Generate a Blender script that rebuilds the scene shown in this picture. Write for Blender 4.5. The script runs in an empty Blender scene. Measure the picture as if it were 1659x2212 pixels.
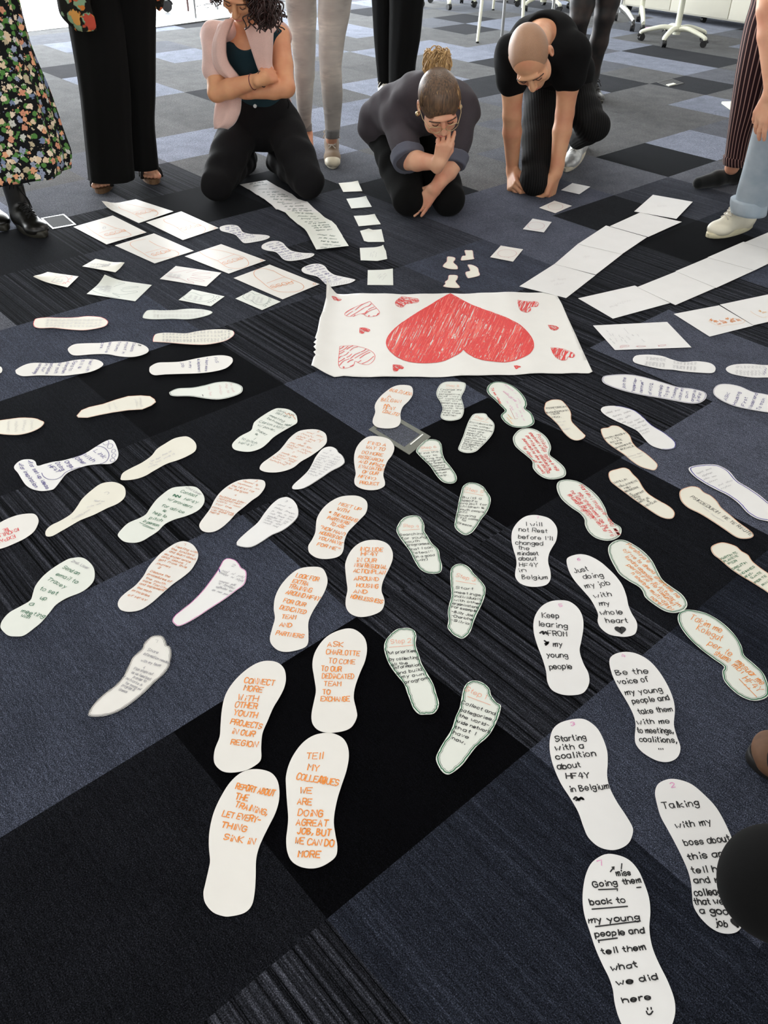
import bpy, bmesh, math, random
import numpy as np
from mathutils import Vector, Matrix

S = bpy.context.scene
C = S.collection
rnd = random.Random(7)

# ---------------------------------------------------------------- camera
W, H = 1659, 2212
F, PITCH, ROLL, CAMH = 1803.415, 0.6663678, 0.0130976, 1.3945728
TYAW, TX, TY, TILE = -0.8408174, -0.0467448, 1.3804106, 0.5      # carpet tile grid
fw = np.array([0, math.cos(PITCH), -math.sin(PITCH)])
r0 = np.array([1.0, 0, 0]); u0 = np.cross(r0, fw)
rt = math.cos(ROLL) * r0 + math.sin(ROLL) * u0
up = -math.sin(ROLL) * r0 + math.cos(ROLL) * u0
CAM = np.array([0, 0, CAMH])
cd = bpy.data.cameras.new('camera'); cam = bpy.data.objects.new('camera', cd); C.objects.link(cam)
cd.sensor_fit = 'VERTICAL'; cd.sensor_height = 36.0; cd.sensor_width = 27.0
cd.lens = F / H * 36.0; cd.clip_start = 0.05; cd.clip_end = 100
cam.matrix_world = Matrix(((rt[0], up[0], -fw[0], 0), (rt[1], up[1], -fw[1], 0), (rt[2], up[2], -fw[2], CAMH), (0, 0, 0, 1)))
S.camera = cam

# ---------------------------------------------------------------- light
S.view_settings.view_transform = 'Standard'; S.view_settings.look = 'None'
S.view_settings.gamma = 1.0; S.view_settings.exposure = -0.36
S.view_settings.use_curve_mapping = False
wd = bpy.data.worlds.new('daylight'); S.world = wd; wd.use_nodes = True
wbg = wd.node_tree.nodes['Background']
wbg.inputs[0].default_value = (0.86, 0.93, 1.0, 1); wbg.inputs[1].default_value = 1.2
def area_light(name, loc, rot, sx, sy, power, col):
    l = bpy.data.lights.new(name, 'AREA'); l.shape = 'RECTANGLE'; l.size = sx; l.size_y = sy
    l.energy = power; l.color = col
    o = bpy.data.objects.new(name, l); C.objects.link(o); o.location = loc; o.rotation_euler = rot
    o['label'] = name.replace('_', ' '); return o
# daylight entering through the windows of the far wall and of the left wall
DAY = (0.93, 0.97, 1.0)
for x, p in ((-6.4, 1150), (-3.8, 1150), (-1.2, 520)):
    area_light('window_daylight', (x, 14.3, 1.65), (math.radians(-90), 0, 0), 2.3, 2.2, p, DAY)
for i, x in enumerate((1.4, 4.0)):
    area_light('window_daylight', (x, 14.3, 1.65), (math.radians(-90), 0, 0), 2.3, 2.2, 120, DAY)
for i, y in enumerate((8.5, 11.6)):
    area_light('window_daylight', (-8.35, y, 1.65), (math.radians(90), 0, math.radians(-90)), 2.3, 2.2, 560, DAY)
for i, x in enumerate((-3.5, 0.0, 3.5)):  # frontal fill added behind the camera, from made-up windows
    area_light('window_daylight', (x, -3.3, 1.75), (math.radians(90), 0, 0), 2.6, 2.0, 46, (1.0, 0.97, 0.93))
# the room's ceiling lamps
WARM = (1.0, 0.95, 0.88)
LAMPS = [(x, y) for y in (-0.6, 1.9, 4.6, 7.6, 10.6) for x in (-2.6, 0.3, 3.2)]
LPOW = {-0.6: 11.5, 1.9: 11.5, 4.6: 16, 7.6: 17, 10.6: 15}
for x, y in LAMPS:
    area_light('ceiling_lamp_light', (x, y, 2.86), (0, 0, 0), 1.15, 0.55, LPOW[y], WARM)

# ---------------------------------------------------------------- helpers
def ray(x, y): return fw + rt * ((x - W / 2) / F) - up * ((y - H / 2) / F)
def fl(x, y, z=0.0):
    """the point of the floor (height z) seen at a pixel of the photograph"""
    d = ray(x, y); return CAM + d * ((z - CAMH) / d[2])
def at(x, y, Y):
    """the point seen at a pixel, at distance Y into the room"""
    d = ray(x, y); return CAM + d * (Y / d[1])
def grid(i, j):
    c, s = math.cos(TYAW), math.sin(TYAW)
    return np.array([TX + TILE * (c * i - s * j), TY + TILE * (s * i + c * j), 0.0])

def empty(name, loc, label=None, cat=None, group=None):
    o = bpy.data.objects.new(name, None); C.objects.link(o); o.location = tuple(loc); o.empty_display_size = .05
    tag(o, label, cat, group); return o
def tag(o, label=None, cat=None, group=None, kind=None):
    if label: o['label'] = label
    if cat: o['category'] = cat
    if group: o['group'] = group
    if kind: o['kind'] = kind
    return o
def mesh_obj(name, verts, faces, mat, parent=None, smooth=False, label=None):
    """one mesh object; world coordinates, re-based on its parent's location"""
    v = np.asarray(verts, dtype=float).reshape(-1, 3)
    off = np.zeros(3)
    if parent is not None:
        p = parent
        while p is not None:
            off = off + np.array(p.location); p = p.parent
        v = v - off; loc = (0, 0, 0)
    else:
        c = np.array([(v[:, 0].min() + v[:, 0].max()) / 2, (v[:, 1].min() + v[:, 1].max()) / 2, v[:, 2].min()])
        v = v - c; loc = tuple(c)
    me = bpy.data.meshes.new(name)
    me.from_pydata(v.tolist(), [], [tuple(int(i) for i in f) for f in faces])
    if smooth: me.polygons.foreach_set('use_smooth', [True] * len(me.polygons))
    me.update()
    if mat is not None: me.materials.append(mat)
    o = bpy.data.objects.new(name, me); C.objects.link(o); o.location = loc
    if parent is not None: o.parent = parent
    if label: o['label'] = label
    return o
class MB:
    """collects simple shapes into one mesh"""
    def __init__(s): s.v = []; s.f = []
    def add(s, v, f):
        n = len(s.v); s.v.extend([tuple(map(float, p)) for p in v]); s.f.extend([tuple(i + n for i in q) for q in f]); return s
    def box(s, c, half, ax=None, bev=0.0):
        c = np.asarray(c, float); ax = np.eye(3) if ax is None else np.asarray(ax, float)
        b = bev
        vs = []; fs = []
        if b <= 0:
            for z in (-1, 1):
                for y in (-1, 1):
                    for x in (-1, 1): vs.append(c + ax[0] * x * half[0] + ax[1] * y * half[1] + ax[2] * z * half[2])
            fs = [(0, 2, 3, 1), (4, 5, 7, 6), (0, 1, 5, 4), (2, 6, 7, 3), (0, 4, 6, 2), (1, 3, 7, 5)]
        else:
            ring = []
            n = 3
            def ringpts(hx, hy):
                out = []
                for cx, cy, a0 in ((1, 1, 0), (-1, 1, 90), (-1, -1, 180), (1, -1, 270)):
                    for k in range(n + 1):
                        a = math.radians(a0 + 90 * k / n)
                        out.append((cx * (hx - b) + b * math.cos(a), cy * (hy - b) + b * math.sin(a)))
                return out
            r1 = ringpts(half[0], half[1]); m = len(r1)
            lv = []
            for dz, sh in ((-half[2], b), (-half[2] + b, 0), (half[2] - b, 0), (half[2], b)):
                k0 = (half[0] - sh * .6) / half[0]; k1 = (half[1] - sh * .6) / half[1]
                for (x, y) in r1: vs.append(c + ax[0] * x * k0 + ax[1] * y * k1 + ax[2] * dz)
            for L in range(3):
                for i in range(m): fs.append((L * m + i, L * m + (i + 1) % m, (L + 1) * m + (i + 1) % m, (L + 1) * m + i))
            fs.append(tuple(range(m - 1, -1, -1))); fs.append(tuple(range(3 * m, 4 * m)))
        return s.add(vs, fs)
    def tube(s, pts, rad, n=10, cap=True, sq=None):
        """swept tube; rad a number or a list; sq = (wide, high) factors for a flattened section"""
        P = np.asarray(pts, float); m = len(P)
        R = np.full(m, rad, float) if np.isscalar(rad) else np.asarray(rad, float)
        T = np.gradient(P, axis=0); T /= np.linalg.norm(T, axis=1)[:, None] + 1e-12
        ref = np.array([0, 0, 1.0]) if abs(T[0][2]) < .9 else np.array([0, 1.0, 0])
        a = np.cross(ref, T[0]); a /= np.linalg.norm(a)
        vs = []
        for i in range(m):
            a = a - T[i] * (a @ T[i]); a /= np.linalg.norm(a) + 1e-12
            b = np.cross(T[i], a)
            for k in range(n):
                t = 2 * math.pi * k / n
                ca, sa = math.cos(t), math.sin(t)
                if sq: ca *= sq[0]; sa *= sq[1]
                vs.append(P[i] + R[i] * (a * ca + b * sa))
        fs = [(i * n + k, i * n + (k + 1) % n, (i + 1) * n + (k + 1) % n, (i + 1) * n + k) for i in range(m - 1) for k in range(n)]
        if cap: fs += [tuple(range(n - 1, -1, -1)), tuple(range((m - 1) * n, m * n))]
        return s.add(vs, fs)
    def ball(s, c, r, ax=None, n=12, m=8):
        c = np.asarray(c, float); r = np.broadcast_to(np.asarray(r, float), (3,)); ax = np.eye(3) if ax is None else np.asarray(ax)
        vs = [c + ax[2] * r[2]]
        for i in range(1, m):
            t = math.pi * i / m
            for k in range(n):
                p = 2 * math.pi * k / n
                vs.append(c + ax[0] * r[0] * math.sin(t) * math.cos(p) + ax[1] * r[1] * math.sin(t) * math.sin(p) + ax[2] * r[2] * math.cos(t))
        vs.append(c - ax[2] * r[2]); L = len(vs) - 1
        fs = [(0, 1 + k, 1 + (k + 1) % n) for k in range(n)]
        for i in range(m - 2):
            for k in range(n):
                a = 1 + i * n; fs.append((a + k, a + n + k, a + n + (k + 1) % n, a + (k + 1) % n))
        a = 1 + (m - 2) * n
        fs += [(a + k, L, a + (k + 1) % n) for k in range(n)]
        return s.add(vs, fs)
    def cyl(s, c, axis, r, h, n=20):
        axis = np.asarray(axis, float) / np.linalg.norm(axis); c = np.asarray(c, float)
        return s.tube([c - axis * h / 2, c + axis * h / 2], r, n)
    def build(s, name, mat, parent=None, smooth=False, label=None):
        return mesh_obj(name, s.v, s.f, mat, parent, smooth, label)
def auto_smooth(o, deg=40):
    me = o.data
    me.polygons.foreach_set('use_smooth', [True] * len(me.polygons))
    try: me.set_sharp_from_angle(angle=math.radians(deg))
    except Exception: pass
    return o
def crom(pts, n=5, closed=False):
    """Catmull-Rom through points of any dimension"""
    P = np.asarray(pts, float); m = len(P)
    if m < 3 and not closed: return P
    out = []
    rng = range(m) if closed else range(m - 1)
    for i in rng:
        if closed: p0, p1, p2, p3 = P[(i - 1) % m], P[i], P[(i + 1) % m], P[(i + 2) % m]
        else:
            p1, p2 = P[i], P[i + 1]; p0 = P[i - 1] if i > 0 else 2 * p1 - p2; p3 = P[i + 2] if i + 2 < m else 2 * p2 - p1
        for k in range(n):
            t = k / n
            out.append(.5 * (2 * p1 + (p2 - p0) * t + (2 * p0 - 5 * p1 + 4 * p2 - p3) * t * t + (3 * p1 - p0 - 3 * p2 + p3) * t ** 3))
    if not closed: out.append(P[-1])
    return np.array(out)

# ---------------------------------------------------------------- materials
def srgb(r, g, b):
    f = lambda c: (c / 255 / 12.92) if c / 255 <= .04045 else ((c / 255 + .055) / 1.055) ** 2.4
    return (f(r), f(g), f(b), 1)
class NT:
    """small node-tree writer"""
    def __init__(s, name):
        s.m = bpy.data.materials.new(name); s.m.use_nodes = True; s.t = s.m.node_tree; s.n = s.t.nodes
        s.b = s.n['Principled BSDF']
    def new(s, typ, **kw):
        nd = s.n.new(typ)
        for k, v in kw.items():
            if k.startswith('i_'):
                key = k[2:]; key = int(key) if key.isdigit() else key.replace('_', ' ')
                nd.inputs[key].default_value = v
            else: setattr(nd, k, v)
        return nd
    def link(s, a, b): s.t.links.new(a, b)
    def set(s, **kw):
        for k, v in kw.items():
            key = k.replace('_', ' ')
            if hasattr(v, 'is_linked') or hasattr(v, 'links'): s.link(v, s.b.inputs[key])
            else: s.b.inputs[key].default_value = v
        return s
    def noise(s, vec, scale, detail=2, rough=.5, dim='3D'):
        nd = s.new('ShaderNodeTexNoise', noise_dimensions=dim); nd.inputs['Scale'].default_value = scale
        nd.inputs['Detail'].default_value = detail; nd.inputs['Roughness'].default_value = rough
        if vec is not None: s.link(vec, nd.inputs['Vector'])
        return nd.outputs[0]
    def coord(s, kind='Object'): return s.new('ShaderNodeTexCoord').outputs[kind]
    def mapping(s, vec, scale=(1, 1, 1), rot=(0, 0, 0), loc=(0, 0, 0)):
        nd = s.new('ShaderNodeMapping'); nd.inputs['Scale'].default_value = scale; nd.inputs['Rotation'].default_value = rot
        nd.inputs['Location'].default_value = loc; s.link(vec, nd.inputs['Vector']); return nd.outputs[0]
    def ramp(s, fac, stops, interp='LINEAR'):
        nd = s.new('ShaderNodeValToRGB'); nd.color_ramp.interpolation = interp
        el = nd.color_ramp.elements
        while len(el) < len(stops): el.new(.5)
        for e, (p, c) in zip(el, stops):
            e.position = p; e.color = c if len(c) == 4 else (*c, 1)
        s.link(fac, nd.inputs[0]); return nd.outputs[0]
    def mix(s, fac, a, b, mode='MIX'):
        nd = s.new('ShaderNodeMix', data_type='RGBA', blend_type=mode)
        for sock, v in ((nd.inputs[0], fac), (nd.inputs[6], a), (nd.inputs[7], b)):
            if hasattr(v, 'links'): s.link(v, sock)
            else: sock.default_value = v
        return nd.outputs[2]
    def math(s, op, a, b=0.0, c=0.0):
        nd = s.new('ShaderNodeMath', operation=op)
        for sock, v in zip(nd.inputs, (a, b, c)):
            if hasattr(v, 'links'): s.link(v, sock)
            else: sock.default_value = v
        return nd.outputs[0]
    def bump(s, h, strength=.3, dist=.002):
        nd = s.new('ShaderNodeBump'); nd.inputs['Strength'].default_value = strength; nd.inputs['Distance'].default_value = dist
        s.link(h, nd.inputs['Height']); s.link(nd.outputs[0], s.b.inputs['Normal']); return s
def plain(name, col, rough=.5, metal=0.0, noise=.06, scale=30, bump=0.0, **kw):
    """a single-colour material with slight procedural variation"""
    t = NT(name); v = t.coord()
    n = t.noise(v, scale, 3)
    dk = tuple(c * (1 - noise) for c in col[:3]) + (1,); lt = tuple(min(1, c * (1 + noise)) for c in col[:3]) + (1,)
    t.set(Base_Color=t.ramp(n, [(.3, dk), (.7, lt)]), Roughness=rough, Metallic=metal)
    if bump: t.bump(n, bump, .003)
    for k, x in kw.items(): t.b.inputs[k.replace('_', ' ')].default_value = x
    return t.m
def cloth(name, col, rough=.9, weave=900, bump=.25, var=.12, sheen=.2, wrinkle=12):
    t = NT(name); v = t.coord()
    n = t.noise(v, weave, 2); w = t.noise(v, wrinkle, 3)
    m = t.math('ADD', t.math('MULTIPLY', n, .6), t.math('MULTIPLY', w, .4))
    dk = tuple(c * (1 - var) for c in col[:3]) + (1,); lt = tuple(min(1, c * (1 + var)) for c in col[:3]) + (1,)
    t.set(Base_Color=t.ramp(m, [(.3, dk), (.7, lt)]), Roughness=rough, Sheen_Weight=sheen, Sheen_Roughness=.5)
    t.b.inputs['Specular IOR Level'].default_value = .2
    t.bump(t.math('ADD', t.math('MULTIPLY', n, .15), w), bump, .006)
    return t.m
def skin(name, col, red):
    t = NT(name); v = t.coord()
    n = t.noise(v, 9, 3); f = t.noise(v, 140, 2)
    c = t.mix(t.ramp(n, [(.35, (0, 0, 0)), (.7, (1, 1, 1))]), col, red)
    t.set(Base_Color=c, Roughness=.5, Subsurface_Weight=.12, Subsurface_Scale=.01)
    t.b.inputs['Subsurface Radius'].default_value = (1, .35, .2)
    t.b.inputs['Specular IOR Level'].default_value = .35
    t.bump(f, .12, .001)
    return t.m
def strands(name, dark, light, scale=(60, 60, 4)):
    t = NT(name); v = t.coord()
    n = t.noise(t.mapping(v, scale), 3, 3)
    t.set(Base_Color=t.ramp(n, [(.3, dark), (.68, light)]), Roughness=.42)
    t.bump(n, .5, .004); return t.m

# ---------------------------------------------------------------- the room
X0, X1, Y0, Y1, ZC = -8.2, 7.6, -3.0, 14.1, 2.9
def clip_poly(poly, keep):
    out = []
    for i in range(len(poly)):
        a, b = poly[i - 1], poly[i]; da, db = keep(a), keep(b)
        if (da >= 0) != (db >= 0):
            t = da / (da - db); out.append((a[0] + (b[0] - a[0]) * t, a[1] + (b[1] - a[1]) * t))
        if db >= 0: out.append(b)
    return out
# kinds of carpet tile: K black, D charcoal, S striped, B blue heather, N dark blue, and, with the back light painted in, far G grey, L light, M mid blue, X dark
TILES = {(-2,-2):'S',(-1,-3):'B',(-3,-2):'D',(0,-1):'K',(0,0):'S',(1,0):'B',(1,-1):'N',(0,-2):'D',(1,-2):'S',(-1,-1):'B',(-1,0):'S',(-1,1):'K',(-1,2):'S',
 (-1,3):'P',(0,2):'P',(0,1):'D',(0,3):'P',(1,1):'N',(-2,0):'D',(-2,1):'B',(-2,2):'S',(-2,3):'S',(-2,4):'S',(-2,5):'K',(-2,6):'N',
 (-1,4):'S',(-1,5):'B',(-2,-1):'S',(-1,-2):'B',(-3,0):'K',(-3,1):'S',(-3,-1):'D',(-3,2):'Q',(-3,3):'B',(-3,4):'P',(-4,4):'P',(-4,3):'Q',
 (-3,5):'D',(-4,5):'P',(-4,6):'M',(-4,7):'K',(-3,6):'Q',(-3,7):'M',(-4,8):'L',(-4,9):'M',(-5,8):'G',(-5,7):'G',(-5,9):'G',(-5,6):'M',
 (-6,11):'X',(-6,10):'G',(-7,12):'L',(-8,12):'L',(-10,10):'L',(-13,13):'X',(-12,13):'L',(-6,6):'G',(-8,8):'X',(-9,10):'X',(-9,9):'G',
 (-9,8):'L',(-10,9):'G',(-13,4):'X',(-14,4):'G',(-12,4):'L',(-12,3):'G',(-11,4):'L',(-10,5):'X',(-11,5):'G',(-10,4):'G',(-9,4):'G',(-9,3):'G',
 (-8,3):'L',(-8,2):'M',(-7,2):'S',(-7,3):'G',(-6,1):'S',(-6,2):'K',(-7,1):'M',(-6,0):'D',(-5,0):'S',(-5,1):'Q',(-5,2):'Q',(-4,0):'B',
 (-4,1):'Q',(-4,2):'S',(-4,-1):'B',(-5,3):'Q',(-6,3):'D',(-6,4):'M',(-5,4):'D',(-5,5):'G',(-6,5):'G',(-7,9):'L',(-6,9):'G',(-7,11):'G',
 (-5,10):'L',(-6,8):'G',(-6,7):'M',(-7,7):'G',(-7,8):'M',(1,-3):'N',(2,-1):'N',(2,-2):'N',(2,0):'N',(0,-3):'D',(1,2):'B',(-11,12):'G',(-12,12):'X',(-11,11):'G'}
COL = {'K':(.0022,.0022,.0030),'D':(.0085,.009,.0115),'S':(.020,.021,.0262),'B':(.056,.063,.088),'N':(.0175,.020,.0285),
       'G':(.112,.112,.114),'P':(.078,.085,.114),'Q':(.038,.041,.053),'L':(.195,.213,.27),'M':(.104,.109,.128),'X':(.017,.017,.020)}  # farther kinds are lightened in colour for the brighter light at the back
# the carpet was not laid perfectly: a few tile corners sit a centimetre off the grid
NUDGE = {(0,0): fl(770,1333) - grid(0,0), (-1,2): fl(1053,859) - grid(-1,2), (1,0): fl(1144.7,1619.3) - grid(1,0)}
tr = random.Random(11)
fv, ff, fc, fs_, fg = [], [], [], [], []
for i in range(-34, 16):
    for j in range(-26, 40):
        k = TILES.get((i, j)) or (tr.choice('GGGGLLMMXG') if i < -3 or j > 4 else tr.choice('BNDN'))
        q = []
        for a, b in ((i, j), (i + 1, j), (i + 1, j + 1), (i, j + 1)):
            p = grid(a, b) + NUDGE.get((a, b), 0); q.append((p[0], p[1]))
        for keep in (lambda p: p[0] - X0, lambda p: X1 - p[0], lambda p: p[1] - Y0, lambda p: Y1 - p[1]):
            if q: q = clip_poly(q, keep)
        if len(q) < 3: continue
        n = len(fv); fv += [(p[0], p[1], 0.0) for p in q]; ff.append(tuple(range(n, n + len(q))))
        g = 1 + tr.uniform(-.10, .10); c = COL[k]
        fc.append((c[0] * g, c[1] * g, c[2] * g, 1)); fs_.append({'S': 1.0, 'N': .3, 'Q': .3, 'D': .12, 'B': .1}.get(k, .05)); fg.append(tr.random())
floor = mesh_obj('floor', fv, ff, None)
tag(floor, 'dark blue, grey and black carpet tiles laid on the diagonal', None, None, 'structure')
me = floor.data
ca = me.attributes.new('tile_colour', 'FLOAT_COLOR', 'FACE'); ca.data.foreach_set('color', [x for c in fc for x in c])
sa = me.attributes.new('stripe', 'FLOAT', 'FACE'); sa.data.foreach_set('value', fs_)
ga = me.attributes.new('turn', 'FLOAT', 'FACE'); ga.data.foreach_set('value', fg)
t = NT('carpet')
at_c = t.new('ShaderNodeAttribute', attribute_name='tile_colour'); at_s = t.new('ShaderNodeAttribute', attribute_name='stripe'); at_g = t.new('ShaderNodeAttribute', attribute_name='turn')
pos = t.new('ShaderNodeNewGeometry').outputs['Position']
g = t.mapping(pos, rot=(0, 0, -TYAW))
# shift each tile's pattern by its own amount
sh = t.new('ShaderNodeVectorMath', operation='ADD'); t.link(g, sh.inputs[0])
cmb = t.new('ShaderNodeCombineXYZ'); t.link(t.math('MULTIPLY', at_g.outputs['Fac'], 37.0), cmb.inputs[0]); t.link(t.math('MULTIPLY', at_g.outputs['Fac'], 91.0), cmb.inputs[1])
t.link(cmb.outputs[0], sh.inputs[1]); gs = sh.outputs[0]
fibre = t.noise(gs, 430, 3, .7)
heather = t.noise(t.mapping(gs, (60, 190, 60)), 1, 3, .6)
blotch = t.noise(gs, 9, 3)
tuft = t.noise(t.mapping(gs, (35, 420, 35)), 1, 2, .5)
l1 = t.noise(t.mapping(gs, (.35, 78, 1)), 1, 3, .7)
l2 = t.noise(t.mapping(gs, (.9, 190, 1)), 1, 2, .6)
line = t.math('ADD', t.math('MULTIPLY', l1, .65), t.math('MULTIPLY', l2, .35))
linef = t.ramp(line, [(.41, (.06,) * 3), (.47, (.6,) * 3), (.53, (1.05,) * 3), (.61, (2.6,) * 3)])
fib = t.ramp(fibre, [(.32, (.12,) * 3), (.50, (.72,) * 3), (.62, (1.9,) * 3), (.72, (4.6,) * 3)])
hea = t.ramp(heather, [(.3, (.62,) * 3), (.7, (1.38,) * 3)])
one = (1, 1, 1, 1)
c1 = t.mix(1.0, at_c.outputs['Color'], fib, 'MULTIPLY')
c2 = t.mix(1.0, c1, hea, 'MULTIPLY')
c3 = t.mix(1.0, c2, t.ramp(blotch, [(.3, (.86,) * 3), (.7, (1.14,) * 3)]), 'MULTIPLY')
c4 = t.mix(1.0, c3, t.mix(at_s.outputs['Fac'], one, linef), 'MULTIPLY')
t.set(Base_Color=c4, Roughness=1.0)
t.b.inputs['Specular IOR Level'].default_value = .025
t.b.inputs['Sheen Weight'].default_value = .055
t.b.inputs['Sheen Roughness'].default_value = .3
t.b.inputs['Sheen Tint'].default_value = (.88, .93, 1, 1)
hgt = t.math('ADD', t.math('MULTIPLY', fibre, .5), t.math('MULTIPLY', t.math('MULTIPLY', line, at_s.outputs['Fac']), 1.6))
t.bump(hgt, .55, .004)
me.materials.append(t.m)

lin = NT('grey_vinyl_floor'); n = lin.noise(lin.coord(), 3, 4)
lin.set(Base_Color=lin.ramp(n, [(.3, (.30, .31, .33)), (.7, (.40, .41, .43))]), Roughness=.26)
smv = [(X0, 4.65, .004), (-3.03, 9.82, .004), (-3.03, Y1, .004), (X0, Y1, .004), (-2.63, 9.37, .004), (-1.55, 10.58, .004), (-1.55, Y1, .004)]
smf = [(0, 1, 2, 3), (1, 4, 5, 6, 2)]
tag(mesh_obj('floor', smv, smf, lin.m), 'smooth shiny grey floor by the windows beyond the carpet', None, None, 'structure')
steel = plain('brushed_steel', (.62, .62, .60), .3, .9, .05, 60)
strip = MB()
a, b = np.array([-2.63, 9.37, .006]), np.array([-1.55, 10.58, .006]); d = (b - a) / np.linalg.norm(b - a); nn = np.array([-d[1], d[0], 0])
strip.box((a + b) / 2, (np.linalg.norm(b - a) / 2, .022, .006), (d, nn, np.array([0, 0, 1.])), .003)
tag(strip.build('trim_1', steel), 'metal threshold strip at the end of the carpet', None, None, 'structure')

wallm = plain('white_wall_paint', (.80, .79, .76), .8, 0, .03, 4)
ceilm = plain('ceiling_tiles', (.82, .82, .80), .85, 0, .04, 8)
framem = plain('window_frame_paint', (.75, .76, .77), .45, 0, .03, 10)
def wall_with_windows(name, p0, p1, wins, thick, out):
    """wall from p0 to p1 with rectangular openings (start, end, sill, head) along it"""
    p0, p1, out = np.array(p0, float), np.array(p1, float), np.array(out, float)
    L = np.linalg.norm(p1 - p0); d = (p1 - p0) / L; m = MB(); ax = (d, out, np.array([0, 0, 1.]))
    def slab(a, b, z0, z1):
        if b - a < 1e-4 or z1 - z0 < 1e-4: return
        m.box(p0 + d * (a + b) / 2 + out * thick / 2 + np.array([0, 0, (z0 + z1) / 2]), ((b - a) / 2, thick / 2, (z1 - z0) / 2), ax)
    x = 0
    for (a, b, z0, z1) in wins:
        slab(x, a, 0, ZC); slab(a, b, 0, z0); slab(a, b, z1, ZC); x = b
    slab(x, L, 0, ZC)
    tag(m.build(name, wallm), None, None, None, 'structure')
glass = NT('window_glass'); glass.set(Base_Color=(.9, .95, .97, 1), Roughness=.03); glass.b.inputs['Alpha'].default_value = .07
wn = [0]
def window(p, d, w, z0, z1, out):
    wn[0] += 1; p, d, out = np.array(p, float), np.array(d, float), np.array(out, float); zz = np.array([0, 0, 1.])
    root = empty('window_%d' % wn[0], p + zz * z0, 'wide window with a pale frame letting in daylight', None); root['kind'] = 'structure'
    ax = (d, out, zz); m = MB(); zc = (z0 + z1) / 2
    for s in (-1, 0, 1): m.box(p + d * s * (w / 2 - .03) + out * .08 + zz * zc, (.03, .03, (z1 - z0) / 2), ax, .006)
    for z in (z0 + .03, z1 - .03): m.box(p + out * .08 + zz * z, (w / 2 - .06, .03, .03), ax, .006)
    m.build('window_frame', framem, root)
    g = MB()
    for s in (-1, 1): g.box(p + d * s * (w / 4 - .01) + out * .08 + zz * zc, (w / 4 - .045, .003, (z1 - z0) / 2 - .06), ax)
    g.build('pane', glass.m, root)
    g = MB(); g.box(p - out * .04 + zz * (z0 - .02), (w / 2 + .04, .09, .018), ax, .006); g.build('window_sill', framem, root)
fw_w = [(-6.4, 2.4), (-3.8, 2.4), (-1.2, 2.4), (1.4, 2.4), (4.0, 2.4)]
wall_with_windows('wall_back', (X0, Y1, 0), (X1, Y1, 0), [(x - w / 2 - X0, x + w / 2 - X0, .06, 2.75) for x, w in fw_w], .15, (0, 1, 0))
for x, w in fw_w: window((x, Y1, 0), (1, 0, 0), w, .06, 2.75, (0, 1, 0))
wall_with_windows('wall_left', (X0, Y0, 0), (X0, Y1, 0), [(y - 1.2 - Y0, y + 1.2 - Y0, .45, 2.75) for y in (8.5, 11.6)], .15, (-1, 0, 0))
for y in (8.5, 11.6): window((X0, y, 0), (0, 1, 0), 2.4, .45, 2.75, (-1, 0, 0))
wall_with_windows('wall_right', (X1, Y0, 0), (X1, Y1, 0), [], .15, (1, 0, 0))
wall_with_windows('wall_front', (X0, Y0, 0), (X1, Y0, 0), [(x - 1.4 - X0, x + 1.4 - X0, .6, 2.75) for x in (-3.5, 0.0, 3.5)], .15, (0, -1, 0))
for x in (-3.5, 0.0, 3.5): window((x, Y0, 0), (1, 0, 0), 2.8, .6, 2.75, (0, -1, 0))  # unseen windows added to go with the frontal fill
m = MB(); m.box(((X0 + X1) / 2, (Y0 + Y1) / 2, ZC + .05), ((X1 - X0) / 2 + .15, (Y1 - Y0) / 2 + .15, .05)); tag(m.build('ceiling', ceilm), None, None, None, 'structure')
skirt = plain('grey_skirting', (.25, .25, .26), .5)
for nm, c, h in (('baseboard_back', ((X0 + X1) / 2, Y1 - .008, .05), ((X1 - X0) / 2, .008, .05)), ('baseboard_left', (X0 + .008, (Y0 + Y1) / 2, .05), (.008, (Y1 - Y0) / 2 - .016, .05)),
                 ('baseboard_right', (X1 - .008, (Y0 + Y1) / 2, .05), (.008, (Y1 - Y0) / 2 - .016, .05))):
    m = MB(); m.box(c, h); tag(m.build(nm, skirt), None, None, None, 'structure')
lampm = NT('lamp_diffuser'); lampm.set(Base_Color=(.9, .9, .9, 1), Roughness=.4); lampm.b.inputs['Emission Color'].default_value = (1, .96, .9, 1); lampm.b.inputs['Emission Strength'].default_value = 3.0
WORD = {0: 'first', 1: 'second', 2: 'third', 3: 'fourth', 4: 'fifth'}
for q, (x, y) in enumerate(LAMPS):
    r = empty('ceiling_lamp', (x, y, ZC), 'square white ceiling lamp panel, %s row from the front, %s from the left' % (WORD[q // 3], WORD[q % 3]), 'lamp', 'ceiling lamp panels')
    m = MB()
    for sx in (-1, 1): m.box((x + sx * .585, y, ZC - .012), (.015, .30, .012))
    for sy in (-1, 1): m.box((x, y + sy * .285, ZC - .012), (.57, .015, .012))
    m.build('frame', framem, r); m = MB(); m.box((x, y, ZC - .006), (.57, .27, .004)); m.build('diffuser', lampm.m, r)

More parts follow.
